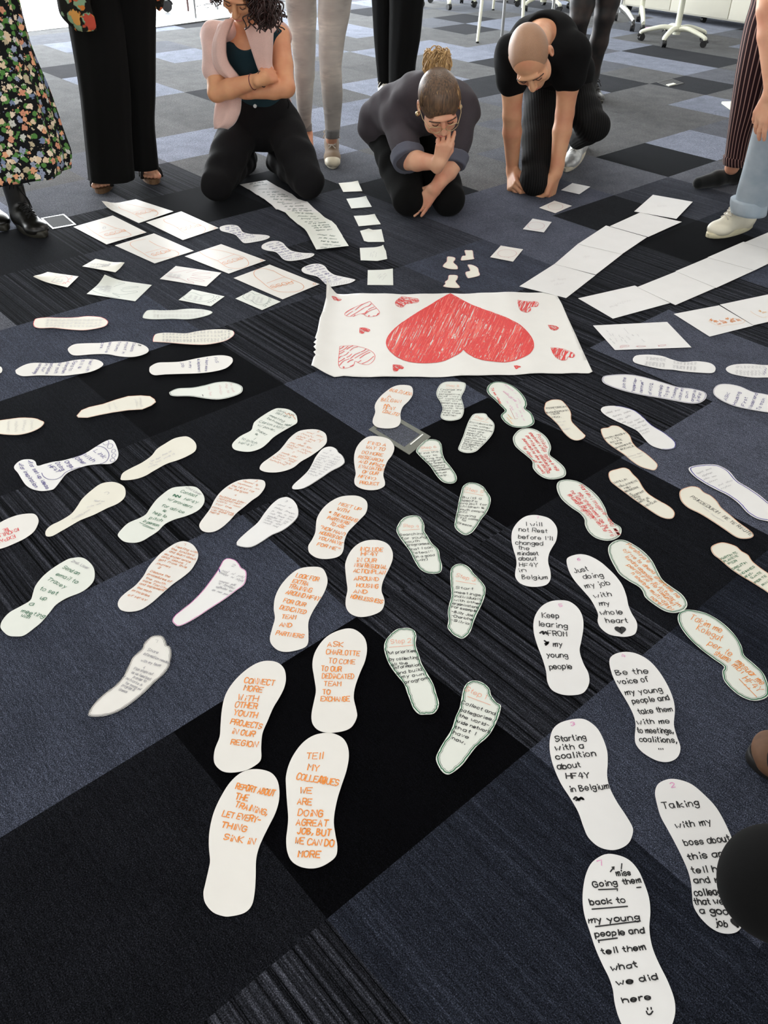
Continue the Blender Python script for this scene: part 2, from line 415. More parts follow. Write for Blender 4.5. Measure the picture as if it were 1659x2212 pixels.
# ---------------------------------------------------------------- handwriting
# pen strokes on a small grid: each point is two digits, x and y (baseline 2, x-height 6, capitals 8); '~' = rounded stroke
GL = dict(line.split(' ', 1) for line in '''A 02,28,42|14,34
B 02,08|~08,28,37,26,05|~05,25,44,33,22,02
C ~47,38,18,06,04,12,32,43
D 02,08|~08,28,46,44,22,02
E 48,08,02,42|05,35
F 48,08,02|05,35
G ~47,38,18,06,04,12,32,43,45|45,25
H 08,02|48,42|05,45
I 18,12
J ~38,34,22,12,03
K 08,02|48,05,42
L 08,02,42
M 02,08,25,48,42
N 02,08,42,48
O ~28,07,04,12,32,44,47,28
P 02,08|~08,38,47,45,35,05
Q ~28,07,04,12,32,44,47,28|23,51
R 02,08|~08,38,47,45,35,05|25,42
S ~47,38,18,07,15,35,44,33,12,03
T 08,48|28,22
U ~08,04,12,32,44,48
V 08,22,48
W 08,12,26,32,48
X 08,42|48,02
Y 08,25,48|25,22
Z 08,48,02,42
a ~36,16,05,03,12,22,34|36,32
b 08,02|~04,16,26,35,33,22,12,03
c ~35,26,16,05,03,12,22,33
d ~35,26,16,05,03,12,22,34|38,32
e ~04,34,35,26,16,05,03,12,22,33
f ~38,28,17,12|06,26
g ~35,26,16,05,04,13,23,34|~36,31,20,10,01
h 08,02|~04,16,26,35,32
i 15,12|18,17
j ~15,11,00|18,17
k 08,02|36,04,32
l 18,12
m 06,02|~04,15,26,25,22|~24,36,46,45,42
n 06,02|~04,16,26,35,32
o ~16,05,03,12,22,33,35,26,16
p 06,00|~05,16,26,35,33,22,12,03
q 36,30|~35,26,16,05,03,12,22,33
r 06,02|~04,16,26
s ~35,26,16,05,14,24,33,22,12,03
t 18,13,22|06,26
u ~06,03,12,22,34|36,32
v 06,12,36
w 06,12,24,32,46
x 06,32|36,02
y 06,23|36,10
z 06,36,02,32
1 07,18,12
2 ~07,18,38,46,02|02,42
3 ~07,18,38,46,25|~25,44,33,12,03
4 28,04,44|37,32
5 48,08,05|~05,35,44,33,12,03
6 ~38,06,03,12,32,44,35,05
7 08,48,12
8 ~25,07,18,38,47,25,03,12,32,43,25
. 12,13
, 13,01
' 18,16
" 18,16|38,36
- 05,35
: 15,14|13,12
! 18,14|12,13
( ~28,16,13,21
) ~08,26,23,01
/ 01,38
& ~42,06,17,27,36,04,13,33,45
> 05,45|37,45,33
# 11,28|31,48|04,44|06,46
@ ~03,37,13,46,02,35,44,06,32,16,43,04,47'''.split('\n'))
def glyph(ch):
    st = []
    for s in GL[ch].split('|'):
        cur = s[0] == '~'; s = s.lstrip('~')
        p = np.array([(int(q[0]), int(q[1]) - 2) for q in s.split(',')], float)
        st.append(crom(p, 4) if cur else p)
    return st, max(float(s[:, 0].max()) for s in st)
GC = {c: glyph(c) for c in GL}
def text_strokes(txt, r):
    """polylines of a line of handwriting in units of the grid; '~n' stands for an illegible word of n letters"""
    out = []; x = 0.0
    i = 0
    while i < len(txt):
        ch = txt[i]
        if ch == ' ': x += 2.6; i += 1; continue
        if ch == '~':
            n = int(txt[i + 1]); i += 2; p = []
            for k in range(n * 2):
                p.append((x + k * 1.25 + r.uniform(-.3, .3), (r.choice([4.2, 3.6, 6.0, 3.9]) if k % 2 else r.choice([.2, 0, .6, -1.4]))))
            out.append(crom(np.array(p), 3)); x += n * 2.5 + 1; continue
        st, w = GC[ch]
        sl, dy, sc = r.uniform(-.04, .12), r.uniform(-.25, .25), r.uniform(.92, 1.08)
        for s in st:
            q = s.copy(); q[:, 1] = q[:, 1] * sc + dy; q[:, 0] = x + q[:, 0] * r.uniform(.93, 1.05) + sl * q[:, 1]; out.append(q)
        x += w + 1.35; i += 1
    return out, max(x - 1.35, 1)
def point_in(poly, p):
    x, y = p; c = False; P = poly; Q = np.roll(poly, 1, 0)
    m = (P[:, 1] > y) != (Q[:, 1] > y)
    if not m.any(): return False
    xs = (Q[m, 0] - P[m, 0]) * (y - P[m, 1]) / (Q[m, 1] - P[m, 1]) + P[m, 0]
    return int((x < xs).sum()) % 2 == 1
class Ink:
    """pen strokes lying on a sheet: flat ribbons"""
    def __init__(s, z): s.v = []; s.f = []; s.z = z
    def stroke(s, pts, w, zf=None):
        if getattr(s, 'clip', None) is not None and len(pts):
            run = []
            for p in np.asarray(pts, float)[:, :2]:
                if point_in(s.clip, p): run.append(p)
                else:
                    if len(run) > 1: s.stroke_(run, w, zf)
                    run = []
            if len(run) > 1: s.stroke_(run, w, zf)
            return
        s.stroke_(pts, w, zf)
    def stroke_(s, pts, w, zf=None):
        P = np.asarray(pts, float)[:, :2]
        if len(P) < 2: return
        keep = [0] + [i for i in range(1, len(P)) if np.linalg.norm(P[i] - P[i - 1]) > 1e-5]; P = P[keep]
        if len(P) < 2: return
        T = np.gradient(P, axis=0); T /= np.linalg.norm(T, axis=1)[:, None] + 1e-12
        e0, e1 = P[0] - T[0] * w * .4, P[-1] + T[-1] * w * .4
        P = np.vstack([e0, P, e1]); T = np.vstack([T[0], T, T[-1]])
        N = np.stack([-T[:, 1], T[:, 0]], 1); wd = np.full(len(P), w / 2); wd[0] = wd[-1] = w * .3
        n = len(s.v); s.k = getattr(s, 'k', 0) + 1; zk = 1.6e-5 * (s.k % 23)     # later strokes lie over earlier ones
        for p, nn, h in zip(P, N, wd):
            for sg in (-1, 1):
                q = p + sg * nn * h; s.v.append((q[0], q[1], s.z + zk + (zf(q) if zf else 0)))
        s.f += [(n + 2 * i, n + 2 * i + 2, n + 2 * i + 3, n + 2 * i + 1) for i in range(len(P) - 1)]
    def text(s, txt, a, b, h, w, r, bend=0):
        """a line of writing from floor point a to floor point b, capitals h high"""
        a, b = np.asarray(a)[:2], np.asarray(b)[:2]; st, wid = text_strokes(txt, r)
        d = (b - a); n = np.array([-d[1], d[0]]) / np.linalg.norm(d)
        for q in st: s.stroke(a + np.outer(q[:, 0] / wid, d) + np.outer(q[:, 1] * h / 6, n), w * r.uniform(.85, 1.15))
    def build(s, name, mat, parent, label=None):
        if not s.f: return None
        return mesh_obj(name, s.v, s.f, mat, parent, False, label)
INK = {k: plain('ink_' + k, c, .55, 0, .12, 200) for k, c in dict(orange=srgb(234, 138, 44), black=srgb(20, 19, 20), green=srgb(24, 104, 66), purple=srgb(62, 48, 128),
       red=srgb(222, 48, 44), pink=srgb(226, 150, 196), pencil=srgb(158, 156, 160), rust=srgb(214, 138, 88), salmon=srgb(240, 168, 140), darkgreen=srgb(58, 92, 78),
       gold=srgb(236, 176, 96), blue=srgb(60, 52, 150), wine=srgb(190, 90, 100), faint=srgb(205, 202, 200), lightred=srgb(238, 104, 92), magenta=srgb(206, 90, 170)).items()}
def paper_mat(name, col, rough=.55):
    t = NT(name); v = t.coord(); n = t.noise(v, 14, 3)
    t.set(Base_Color=t.ramp(n, [(.3, tuple(c * .97 for c in col)), (.7, col)]), Roughness=rough)
    t.b.inputs['Specular IOR Level'].default_value = .3
    t.bump(t.noise(v, 22, 2), .12, .004); return t.m
PAPER = paper_mat('white_paper', (.80, .775, .725)); PAPERB = paper_mat('cool_white_paper', (.82, .81, .79)); PAPERC = paper_mat('cream_paper', (.80, .77, .66)); PAPERG = paper_mat('greenish_white_paper', (.77, .79, .72))
TH = .0007
CROP = dict(a=(0, 400, 2.9625), b=(480, 370, 2.4397), c=(640, 600, 2.4397), d=(1100, 400, 2.968), e=(0, 840, 3.456), f=(400, 840, 3.318), g=(820, 800, 3.456), h=(1180, 840, 3.463),
            i=(160, 1200, 2.37), j=(800, 1200, 3.318), k=(1060, 1240, 2.2755), l=(620, 360, 3.456), m=(160, 420, 5.184), n=(440, 480, 4.879), o=(60, 540, 3.77), p=(510, 370, 6.636),
            q=(940, 530, 8.295), r=(1440, 640, 7.575), s=(1280, 680, 7.541), t=(1040, 810, 8.295), u=(1190, 1020, 5.352), v=(930, 810, 10.37), w=(1000, 0, 4.608), x=(0, 0, 1))
def pts(crop, s):
    ox, oy, k = CROP[crop]
    return [(ox + float(a) / k, oy + float(b) / k) for a, b in (q.split(',') for q in s.split())]
zlift = [0]
def sheet(name, outline, mat, label, cat, group, z, parent=None, curl=None, sub=2):
    """a cut or whole sheet of paper: filled outline with a little thickness; curl(x, y) lifts parts of it"""
    P = np.asarray(outline)[:, :2]
    area = .5 * sum(P[i - 1][0] * P[i][1] - P[i][0] * P[i - 1][1] for i in range(len(P)))
    if area < 0: P = P[::-1]
    n = len(P)
    bm = bmesh.new(); vs = [bm.verts.new((p[0], p[1], 0)) for p in P]; f = bm.faces.new(vs)
    bmesh.ops.triangulate(bm, faces=[f])
    if curl:
        for _ in range(sub): bmesh.ops.subdivide_edges(bm, edges=bm.edges[:], cuts=1, use_grid_fill=True)
    for v in bm.verts: v.co.z = z + (curl(v.co.x, v.co.y) if curl else 0)
    r = bmesh.ops.extrude_face_region(bm, geom=bm.faces[:])
    for v in [g for g in r['geom'] if isinstance(g, bmesh.types.BMVert)]: v.co.z += TH
    bmesh.ops.recalc_face_normals(bm, faces=bm.faces[:])
    bm.verts.index_update(); V = [tuple(v.co) for v in bm.verts]; Fc = [tuple(v.index for v in q.verts) for q in bm.faces]; bm.free()
    o = mesh_obj(name, V, Fc, mat)
    return tag(o, label, cat, group)
def outline_pts(crop, s, smooth=True):
    q = pts(crop, s)
    if smooth: q = crom(np.array(q), 4, True)
    return np.array([fl(x, y, .003)[:2] for x, y in q])
def px_size(x, y, h):
    """length on the floor of h pixels measured up the picture"""
    return np.linalg.norm(fl(x, y + h / 2) - fl(x, y - h / 2))
def inset(P, d):
    n = len(P); P = np.asarray(P); A = .5 * sum(P[i - 1][0] * P[i][1] - P[i][0] * P[i - 1][1] for i in range(n)); sg = 1 if A > 0 else -1
    T = np.roll(P, -1, 0) - np.roll(P, 1, 0); T /= np.linalg.norm(T, axis=1)[:, None] + 1e-9
    return P + sg * d * np.stack([-T[:, 1], T[:, 0]], 1)
def write(root, z, crop, lines, seed, outline=None):
    """lines: 'ink width_mm height_px: text|x0,y0,x1,y1; text|...' ; writes them as one mesh per ink"""
    ox, oy, k = CROP[crop]; inks = {}
    r = random.Random(seed)
    for block in lines.strip().split('\n'):
        hd, body = block.split(': ', 1); nm, wmm, hp = hd.split(); wmm, hp = float(wmm) / 1000, float(hp) / k
        ik = inks.setdefault(nm, Ink(z)); ik.clip = outline
        for it in body.split(';'):
            it = it.strip()
            if not it: continue
            tx, co = it.rsplit('|', 1); c = [float(q) for q in co.split(',')]
            q = [(ox + c[n] / k, oy + c[n + 1] / k) for n in range(0, len(c), 2)]
            fp = [fl(*p, .003) for p in q]
            if tx == '_': ik.stroke([p[:2] for p in (crom(np.array(fp), 4) if len(fp) > 2 else fp)], wmm)
            elif tx == '=': ik.stroke([p[:2] for p in fp], wmm)
            elif tx == '<3':
                cx, cy = fp[0][:2]; sz = np.linalg.norm(fp[1] - fp[0])
                for s in np.linspace(.12, 1, 7):
                    tt = np.linspace(0, 2 * math.pi, 24); ik.stroke(np.stack([cx + s * sz * .062 * 16 * np.sin(tt) ** 3, cy + s * sz * .062 * (13 * np.cos(tt) - 5 * np.cos(2 * tt) - 2 * np.cos(3 * tt) - np.cos(4 * tt))], 1), wmm * 1.3)
            else:
                # capital height: measured across the line of writing, on the floor
                d = np.array(q[1]) - np.array(q[0]); mid = (np.array(q[0]) + np.array(q[1])) / 2; nn = np.array([d[1], -d[0]]) / (np.linalg.norm(d) + 1e-9)
                A, B = fp[0][:2], fp[1][:2]
                if outline is not None:      # keep the line of writing on the sheet
                    hv = fl(*(mid + nn * hp * .5))[:2] - fl(*mid)[:2]; ts = [t_ for t_ in np.linspace(0, 1, 41) if point_in(outline, A + (B - A) * t_ + hv) and point_in(outline, A + (B - A) * t_)]
                    if ts and ts[-1] - ts[0] > .5: A, B = A + (B - A) * (ts[0] + (.03 if ts[0] > 0 else 0)), A + (B - A) * (ts[-1] - (.03 if ts[-1] < 1 else 0))
                dv = (B - A) / np.linalg.norm(B - A); M = fl(*(mid + nn * hp))[:2] - fl(*mid)[:2]
                ik.text(tx, A, B, .88 * abs(M @ np.array([-dv[1], dv[0]])), wmm, r)
    for nm, ik in inks.items(): ik.build('handwriting' if nm not in ('faint',) else 'faint_writing', INK[nm], root)
def edge_line(root, P, z, ink, w, d, wob=0.0, seed=1, name='outline_stroke', part=None):
    """a pen line drawn just inside (or along) the cut edge"""
    Q = inset(P, d); r = random.Random(seed)
    if wob: Q = Q + np.array([[r.uniform(-wob, wob), r.uniform(-wob, wob)] for _ in Q])
    ik = Ink(z); Q = np.vstack([Q, Q[:1]])
    if part: Q = Q[int(part[0] * len(Q)):int(part[1] * len(Q))]
    ik.stroke(Q, w); ik.build(name, INK[ink], root)
cnt = [0]
def foot(crop, s, label, group, mat=None, edges=(), lines=None, smooth=True, name='paper_footprint', cat='paper footprint', lcrop=None, curl=None):
    cnt[0] += 1; z = .0022 + (cnt[0] % 5) * .0003
    P = outline_pts(crop, s, smooth)
    o = sheet(name, P, mat or PAPER, label, cat, group, z, curl=curl)
    for n, e in enumerate(edges): edge_line(o, P, z + TH + .0003 + .0001 * n, e[0], e[1] / 1000, e[2] / 1000, (e[3] if len(e) > 3 else 0) / 1000, cnt[0], part=e[4] if len(e) > 4 else None)
    if lines: write(o, z + TH + .0005, lcrop or crop, lines, cnt[0], P)
    return o

# ---------------------------------------------------------------- paper footprints: the orange trail in the middle
G1 = 'paper footprints with orange capitals'
foot('i', '905,1095 960,1096 1010,1113 1040,1150 1051,1200 1048,1260 1030,1320 1000,1380 970,1440 945,1500 932,1560 930,1640 925,1720 910,1790 870,1830 800,1847 760,1845 710,1825 672,1780 662,1730 672,1680 690,1600 696,1560 690,1490 692,1420 705,1350 725,1290 760,1220 800,1160 850,1115',
     'white paper footprint reading REPORT ABOUT THE TRAINING in orange, lowest of the trail', G1, lines='''orange 2.2 33: REPORT ABOUT|826,1195,1022,1233; THE|824,1247,888,1258; TRAINiNG,|822,1287,985,1331; LET EVERY-|757,1335,950,1370; THING|752,1392,880,1415; SiNK iN|765,1455,922,1482''')
foot('i', '1290,908 1330,912 1375,935 1400,975 1407,1030 1395,1100 1372,1170 1350,1240 1335,1310 1330,1370 1338,1430 1348,1490 1340,1540 1300,1575 1250,1598 1200,1602 1150,1590 1110,1560 1090,1510 1086,1450 1092,1400 1096,1340 1090,1260 1085,1180 1085,1130 1100,1070 1130,1010 1175,955 1230,920',
     'white paper footprint reading TELL MY COLLEAGUES WE ARE DOING A GREAT JOB in orange', G1, lines='''orange 2.2 36: TEll|1188,1043,1272,1043; MY|1195,1100,1252,1106; COLLEAGUES|1137,1147,1350,1181; WE|1155,1218,1217,1220; ARE|1143,1275,1215,1278; DOiNG|1145,1333,1272,1338; AGREAT|1136,1382,1297,1388; JOB, BUT|1143,1425,1312,1438; WE CAN DO|1130,1475,1328,1492; MORE|1147,1543,1257,1548
orange 3 28: _|1255,1160,1268,1130,1280,1165,1290,1135''')
foot('i', '985,540 1040,548 1075,580 1085,630 1075,680 1050,730 1020,780 990,850 965,910 958,980 958,1040 935,1070 880,1100 810,1112 760,1105 725,1075 715,1040 722,990 745,930 750,870 757,790 775,715 815,650 870,595 930,555',
     'white paper footprint reading CONNECT MORE WITH OTHER YOUTH PROJECTS in orange', G1, lines='''orange 2.2 31: CONNECT|870,652,1023,669; MORE|868,692,960,703; WiTH|838,742,938,750; OTHER|822,777,935,787; YOUTH|815,817,935,834; PROJECTS|800,863,958,891; iN OUR|806,912,918,931; REGION|802,968,935,983''')
foot('i', '1390,376 1440,382 1485,420 1500,475 1490,540 1465,600 1440,670 1432,730 1445,790 1448,830 1420,880 1370,902 1300,908 1250,895 1220,860 1216,810 1230,740 1238,690 1228,620 1220,560 1232,500 1270,440 1320,400',
     'white paper footprint reading TO COME TO OUR DEDICATED TEAM TO EXCHANGE in orange', G1, lines='''orange 2.0 27: ASK|1297,468,1378,470; CHARLOTTE|1290,506,1460,516; TO COME|1303,552,1438,560; TO OUR|1265,592,1368,596; DEDiACATED|1270,631,1432,634; TEAM|1278,670,1365,671; TO|1273,712,1310,712; EXCHANGE|1263,748,1410,749''')
foot('i', '1225,57 1270,65 1292,100 1297,140 1280,190 1250,240 1220,290 1200,340 1200,400 1197,450 1170,475 1100,492 1050,487 1015,460 1002,425 1015,370 1028,320 1022,270 1030,210 1060,150 1110,95 1160,65',
     'white paper footprint reading LOOK FOR EXTRA TRAINING in orange', G1, lcrop='f', lines='''orange 2.1 33: LOOK FOR|790,1350,952,1380; EXTRA|767,1388,877,1413; TRAINiNG|738,1425,900,1461; AROUND HF4Y|720,1468,955,1521; FOR OUR|702,1528,857,1561; DEDiCATED|675,1578,860,1616; TEAM|690,1645,790,1653; AND|675,1703,760,1708; PARTNERS|648,1762,845,1789''')
foot('f', '1330,1083 1400,1088 1455,1115 1485,1165 1487,1220 1465,1280 1430,1350 1412,1400 1408,1450 1425,1500 1428,1540 1405,1590 1340,1622 1260,1635 1200,1620 1165,1590 1150,1550 1152,1500 1163,1440 1155,1370 1148,1300 1148,1250 1170,1190 1210,1135 1265,1098',
     'white paper footprint reading INCLUDE and HOMELESSNESS in orange', G1, lines='''orange 2.1 30: INCLUDE|1252,1161,1415,1169; HF4Y|1260,1196,1382,1199; iN OUR|1228,1241,1370,1245; NEW REGiONAL|1212,1276,1460,1294; ACTIONPLAN|1205,1316,1432,1331; AROUND|1210,1372,1387,1378; HOUSING|1228,1421,1382,1431; AND|1205,1464,1302,1469; HOMELESSNESS|1185,1500,1412,1541''')
foot('f', '1190,765 1250,772 1295,800 1307,840 1295,890 1260,930 1210,980 1165,1030 1142,1090 1135,1150 1115,1190 1070,1212 1000,1220 940,1210 895,1180 882,1150 885,1120 910,1080 932,1030 938,970 948,920 985,860 1040,810 1110,775',
     'white paper footprint reading MEET UP WITH THE HOUSING PARTNERS in orange', G1, lines='''orange 2.0 26: MEET UP|1100,833,1252,876; WITH|1085,870,1165,892; THE HOUSiNG|1055,905,1235,960; PARTNERS|1017,932,1168,977; TO ASK|1035,975,1138,1005; "HOW MANY|960,1000,1147,1057; HOUSES DO|960,1040,1112,1082; YOU HAVE|952,1076,1120,1122; FOR ME"|943,1122,1098,1162
orange 4 10: _|1034,886,1044,882,1040,890''')
foot('f', '1330,340 1410,345 1465,365 1495,405 1497,440 1480,480 1450,520 1430,570 1420,620 1432,670 1425,700 1380,722 1320,727 1260,715 1220,690 1212,655 1222,610 1215,560 1210,510 1215,460 1235,410 1275,365',
     'white paper footprint reading FIND A WAY TO DO MORE RESEARCH in orange', G1, lines='''orange 2.0 24: FIND A|1308,398,1435,415; WAY TO|1293,430,1427,448; DO MORE|1265,465,1412,487; RESEARCH|1240,497,1410,527; AND IMPACT|1243,530,1422,566; EVALUATION|1243,568,1418,593; OF OUR|1268,605,1378,621; HF(4Y)|1238,637,1360,658; PROJECT|1250,683,1385,695''')
foot('f', '1440,20 1400,55 1370,95 1358,130 1362,170 1345,220 1347,250 1375,275 1430,285 1490,282 1530,265 1545,230 1543,180 1560,130 1600,90 1628,50 1632,10 1620,-15 1590,-25 1530,-25 1480,-8',
     'white paper footprint reading BUILD/JOIN A BELGIAN COALITION in orange, nearest the heart poster', G1, lines='''orange 1.8 25: BUiLD/JOiN|1450,15,1622,52; A|1448,66,1475,67; BELGIAN|1403,90,1543,104; HF4Y|1418,149,1503,156; COALiTiON|1412,171,1540,201
orange 3 20: _|1425,128,1435,112,1445,130,1455,113,1468,130''')

# ---------------------------------------------------------------- black handwriting on the right
G2 = 'paper footprints with black handwriting'
foot('k', '560,1378 620,1380 680,1405 725,1455 755,1520 778,1590 785,1660 780,1730 785,1790 800,1850 830,1920 870,2000 900,2080 908,2140 900,2190 880,2230 820,2260 740,2260 660,2230 630,2180 610,2110 600,2040 580,1980 550,1920 515,1840 485,1750 462,1680 452,1610 455,1540 470,1470 500,1415',
     'white paper footprint reading Going back to my young people in black, bottom right', G2, PAPERB, lines='''pink 1.6 30: 1|522,1434,546,1432
black 2.3 30: I|618,1454,642,1450; miss|620,1485,688,1480; them|652,1526,740,1516; Going|505,1540,622,1528; back to|490,1627,662,1615; my young|482,1717,732,1700; people and|515,1784,755,1765; tell them|548,1870,762,1845; what|592,1950,720,1932; we did|622,2022,822,1992; here|650,2107,790,2090
black 2.3 30: =|530,1552,625,1548,622,1557; =|498,1648,672,1634; =|515,1734,735,1706; =|528,1802,622,1790; =|532,1812,530,1800; =|588,1464,606,1440; =|596,1442,606,1440,605,1452; =|718,1542,738,1540; _|765,2150,772,2164,785,2164,796,2150; _|770,2134,771,2142; _|788,2132,789,2140''')
foot('k', '875,1008 930,1012 990,1035 1050,1085 1110,1150 1160,1240 1195,1330 1200,1400 1192,1480 1205,1560 1235,1640 1245,1700 1220,1752 1170,1768 1110,1755 1050,1710 1000,1640 990,1570 985,1520 970,1460 940,1390 905,1320 870,1255 835,1190 815,1120 808,1070 825,1030',
     'white paper footprint reading Talking with my boss in black, partly under the black knee', G2, PAPERB, lines='''pink 1.6 24: 2|888,1050,908,1048
black 2.3 34: Talking|848,1155,1025,1140; with my|910,1250,1085,1232; boss about|955,1336,1190,1312; this and|972,1406,1175,1386; tell him|990,1471,1165,1460; and my|1003,1521,1160,1515; colleagues|1003,1582,1205,1575; that we did|1003,1627,1218,1620; a good|1030,1669,1200,1676; job|1108,1727,1165,1736; <3|1206,1714,1206,1692''')
foot('k', '420,712 470,718 520,755 550,805 572,870 575,930 572,990 585,1050 620,1120 660,1180 695,1240 698,1275 680,1320 640,1348 590,1357 530,1340 480,1295 455,1240 430,1170 390,1100 345,1030 310,950 292,880 290,820 305,765 345,730',
     'white paper footprint reading Starting with a coalition about HF4Y in Belgium in black', G2, PAPERB, lines='''pink 1.6 20: 3|396,748,416,746
black 2.3 30: Starting|320,826,470,815; with a|318,869,458,858; coalition|322,911,517,896; about|330,962,442,950; HF4Y|372,1006,485,1004; in Belgium|390,1072,582,1056
black 4 12: _|408,1108,420,1098,432,1114,444,1100,456,1110,440,1104,420,1114''')
foot('k', '650,384 710,390 770,420 820,470 865,540 895,610 905,670 900,740 915,800 932,850 925,890 900,915 860,925 810,915 750,880 715,840 708,800 712,740 700,690 670,630 625,555 595,490 583,430 600,400',
     'white paper footprint reading Be the voice of my young people in black', G2, PAPERB, lines='''pink 1.6 18: 4|646,412,664,410
black 2.2 28: Be the|618,499,775,490; voice of|628,543,780,531; my young|663,597,845,580; people and|698,638,880,620; take them|728,691,893,675; with me|720,741,880,735; to meetings,|722,783,908,785; coalitions,|732,825,915,831; ...|822,864,846,864''')
foot('k', '345,130 390,138 430,170 452,215 455,270 445,330 437,380 455,440 480,490 483,540 455,585 400,597 345,592 300,570 278,530 272,480 255,420 225,340 210,275 215,215 245,165 290,137',
     'white paper footprint reading Keep learing FROM my young people in black', G2, PAPERB, lines='''pink 1.5 16: 5|338,164,354,163
black 2.2 27: Keep|253,216,335,219; learing|233,258,378,270; FROM|283,306,375,308; my|307,358,350,360; young|275,410,380,413; people|290,470,400,468
black 4.5 14: _|242,292,256,284,258,298,270,286,276,297; _|264,330,280,344,266,346,284,336,270,352''')
foot('h', '220,1240 270,1237 330,1252 400,1290 460,1340 520,1400 570,1470 600,1550 615,1620 640,1680 675,1740 680,1790 660,1835 600,1853 540,1850 470,1835 410,1790 385,1740 388,1690 370,1640 330,1570 270,1500 210,1430 170,1360 152,1290 165,1260',
     'white paper footprint reading Just doing my job with my whole heart in black', G2, PAPERB, lines='''pink 1.5 20: 6|236,1284,256,1282
black 2.2 38: Just|215,1378,315,1360; doing|280,1422,430,1410; my job|295,1491,480,1466; with|360,1566,490,1550; my|400,1621,475,1620; whole|405,1691,570,1686; heart|450,1751,610,1750; <3|555,1803,555,1775''')
foot('g', '1140,1080 1200,1085 1265,1105 1310,1150 1327,1200 1318,1270 1290,1320 1265,1370 1258,1430 1275,1500 1275,1560 1245,1600 1180,1615 1110,1612 1050,1590 1017,1550 1012,1510 1022,1450 1018,1400 1000,1340 985,1270 990,1200 1025,1140 1080,1095',
     'white paper footprint reading I will not Rest in black, farthest of the black-lettered trail', G2, PAPERB, lines='''pink 1.4 16: 7|1176,1106,1192,1106
black 2.0 32: I will|1090,1161,1212,1164; not Rest|1040,1201,1250,1216; before I'll|1035,1256,1290,1271; changed|1015,1300,1218,1309; the|1035,1339,1117,1343; mindset|1032,1381,1185,1381; about|1040,1420,1170,1421; HF4Y|1045,1466,1180,1471; in|1037,1508,1098,1504; Belgium|1065,1559,1255,1561''')

# ---------------------------------------------------------------- numbered steps edged in green
G3 = 'green edged numbered step footprints'
EG = [('green', 2.4, 3.2, 1.2), ('darkgreen', .8, 6.5, 1.6)]
def step(n, crop, s, words, lines, edges=EG): foot(crop, s, 'white bare-foot paper cutout with green edge, Step %d, reading %s' % (n, words), G3, PAPERG, edges, lines)
step(1, 'j', '740,897 790,905 830,930 855,960 865,1000 885,1030 905,1055 935,1075 930,1120 910,1180 870,1260 830,1310 770,1360 720,1420 660,1500 585,1560 540,1567 500,1530 470,1460 490,1400 530,1330 580,1250 610,1160 640,1090 655,1010 670,950 700,910', 'Collect and categorise',
 '''salmon 1.2 36: Step 1|675,970,822,1032; =|697,1012,860,1073
black 1.42 24: Collect and|650,1060,890,1146; categorise|640,1115,865,1186; the world-|635,1157,845,1230; wide network|618,1197,855,1277; that I|600,1237,750,1290; have|590,1277,700,1316; now.|585,1317,675,1356''')
step(2, 'j', '230,522 280,522 320,545 330,590 325,640 350,720 370,780 410,850 450,920 475,1000 492,1060 480,1105 450,1135 400,1140 350,1138 310,1100 285,1040 262,980 240,920 190,860 140,790 110,720 98,660 110,610 150,560 190,530', 'Put priorities',
 '''salmon 1.2 34: Step 2|150,636,292,626; =|135,661,310,645
black 1.33 22: Put priorities|115,711,345,692; by collecting|138,757,355,741; all the|140,797,268,782; information|165,818,360,792; and build|190,857,370,826; my own|225,882,382,860; program|248,922,415,887''')
step(3, 'j', '650,62 690,75 720,100 740,130 780,170 820,220 825,260 815,310 790,370 765,420 740,480 720,540 690,580 655,597 610,580 575,550 553,515 560,460 555,410 565,350 580,290 575,200 572,140 580,95 610,68', 'Start meetings individually',
 '''salmon 1.2 30: Step 3|610,155,748,191; =|612,185,755,209
black 1.23 18: Start|610,241,735,251; meetings|603,271,790,296; individually|600,299,800,326; with other|600,327,790,356; organizations|590,352,785,386; For example|580,377,770,411; -Billy Joe|580,411,735,441; -Charlotte|580,441,730,471; -Silvia|575,471,705,499''')
step(4, 'g', '250,1082 295,1090 320,1120 335,1160 335,1200 360,1240 390,1290 440,1340 450,1400 467,1460 455,1505 410,1517 350,1510 300,1480 260,1420 225,1350 180,1290 145,1240 125,1190 150,1130 190,1095', 'Searching for young',
 '''salmon 1.1 24: Step 4|175,1170,290,1176; =|170,1195,300,1186
black 1.14 18: Searching|150,1236,325,1226; for young|165,1263,350,1252; youth|185,1290,300,1281; programms|205,1313,370,1300; that I can|225,1347,395,1327; "steal"|240,1372,395,1362; (in a good|255,1401,410,1386; way)|285,1426,360,1416''')
step(5, 'g', '680,838 730,845 775,870 800,905 828,950 825,1000 800,1060 760,1110 730,1160 690,1210 640,1230 590,1205 560,1165 565,1110 580,1040 590,980 605,920 620,870 650,845', 'Build a specific project',
 '''salmon 1.1 24: Step 5|635,893,770,921; =|630,908,772,936
black 1.04 16: Build a|615,955,760,966; specific|612,977,730,987; project for|605,999,800,1013; children &|600,1021,780,1036; youth people|595,1042,780,1066; until|585,1062,650,1069; Housing|580,1086,715,1099; First come|575,1103,735,1124; to|610,1122,640,1130; Greece.|580,1145,695,1171''')
step(6, 'g', '350,520 410,517 450,535 465,570 470,620 490,670 530,720 570,780 575,820 550,843 500,843 460,825 420,780 380,720 330,670 290,630 272,600 300,560', 'Find the way',
 '''salmon 1.0 20: Step 6|310,590,425,580; =|308,605,432,596
black 1.04 13: Find the|300,630,440,613; way to|310,651,430,640; bring that|320,670,475,656; program|335,691,460,673; to Greece|360,706,490,691; hopefully|365,724,490,712; without|380,740,490,730; governmental|400,757,525,740; actual|410,776,500,766; help.|430,796,510,785''')
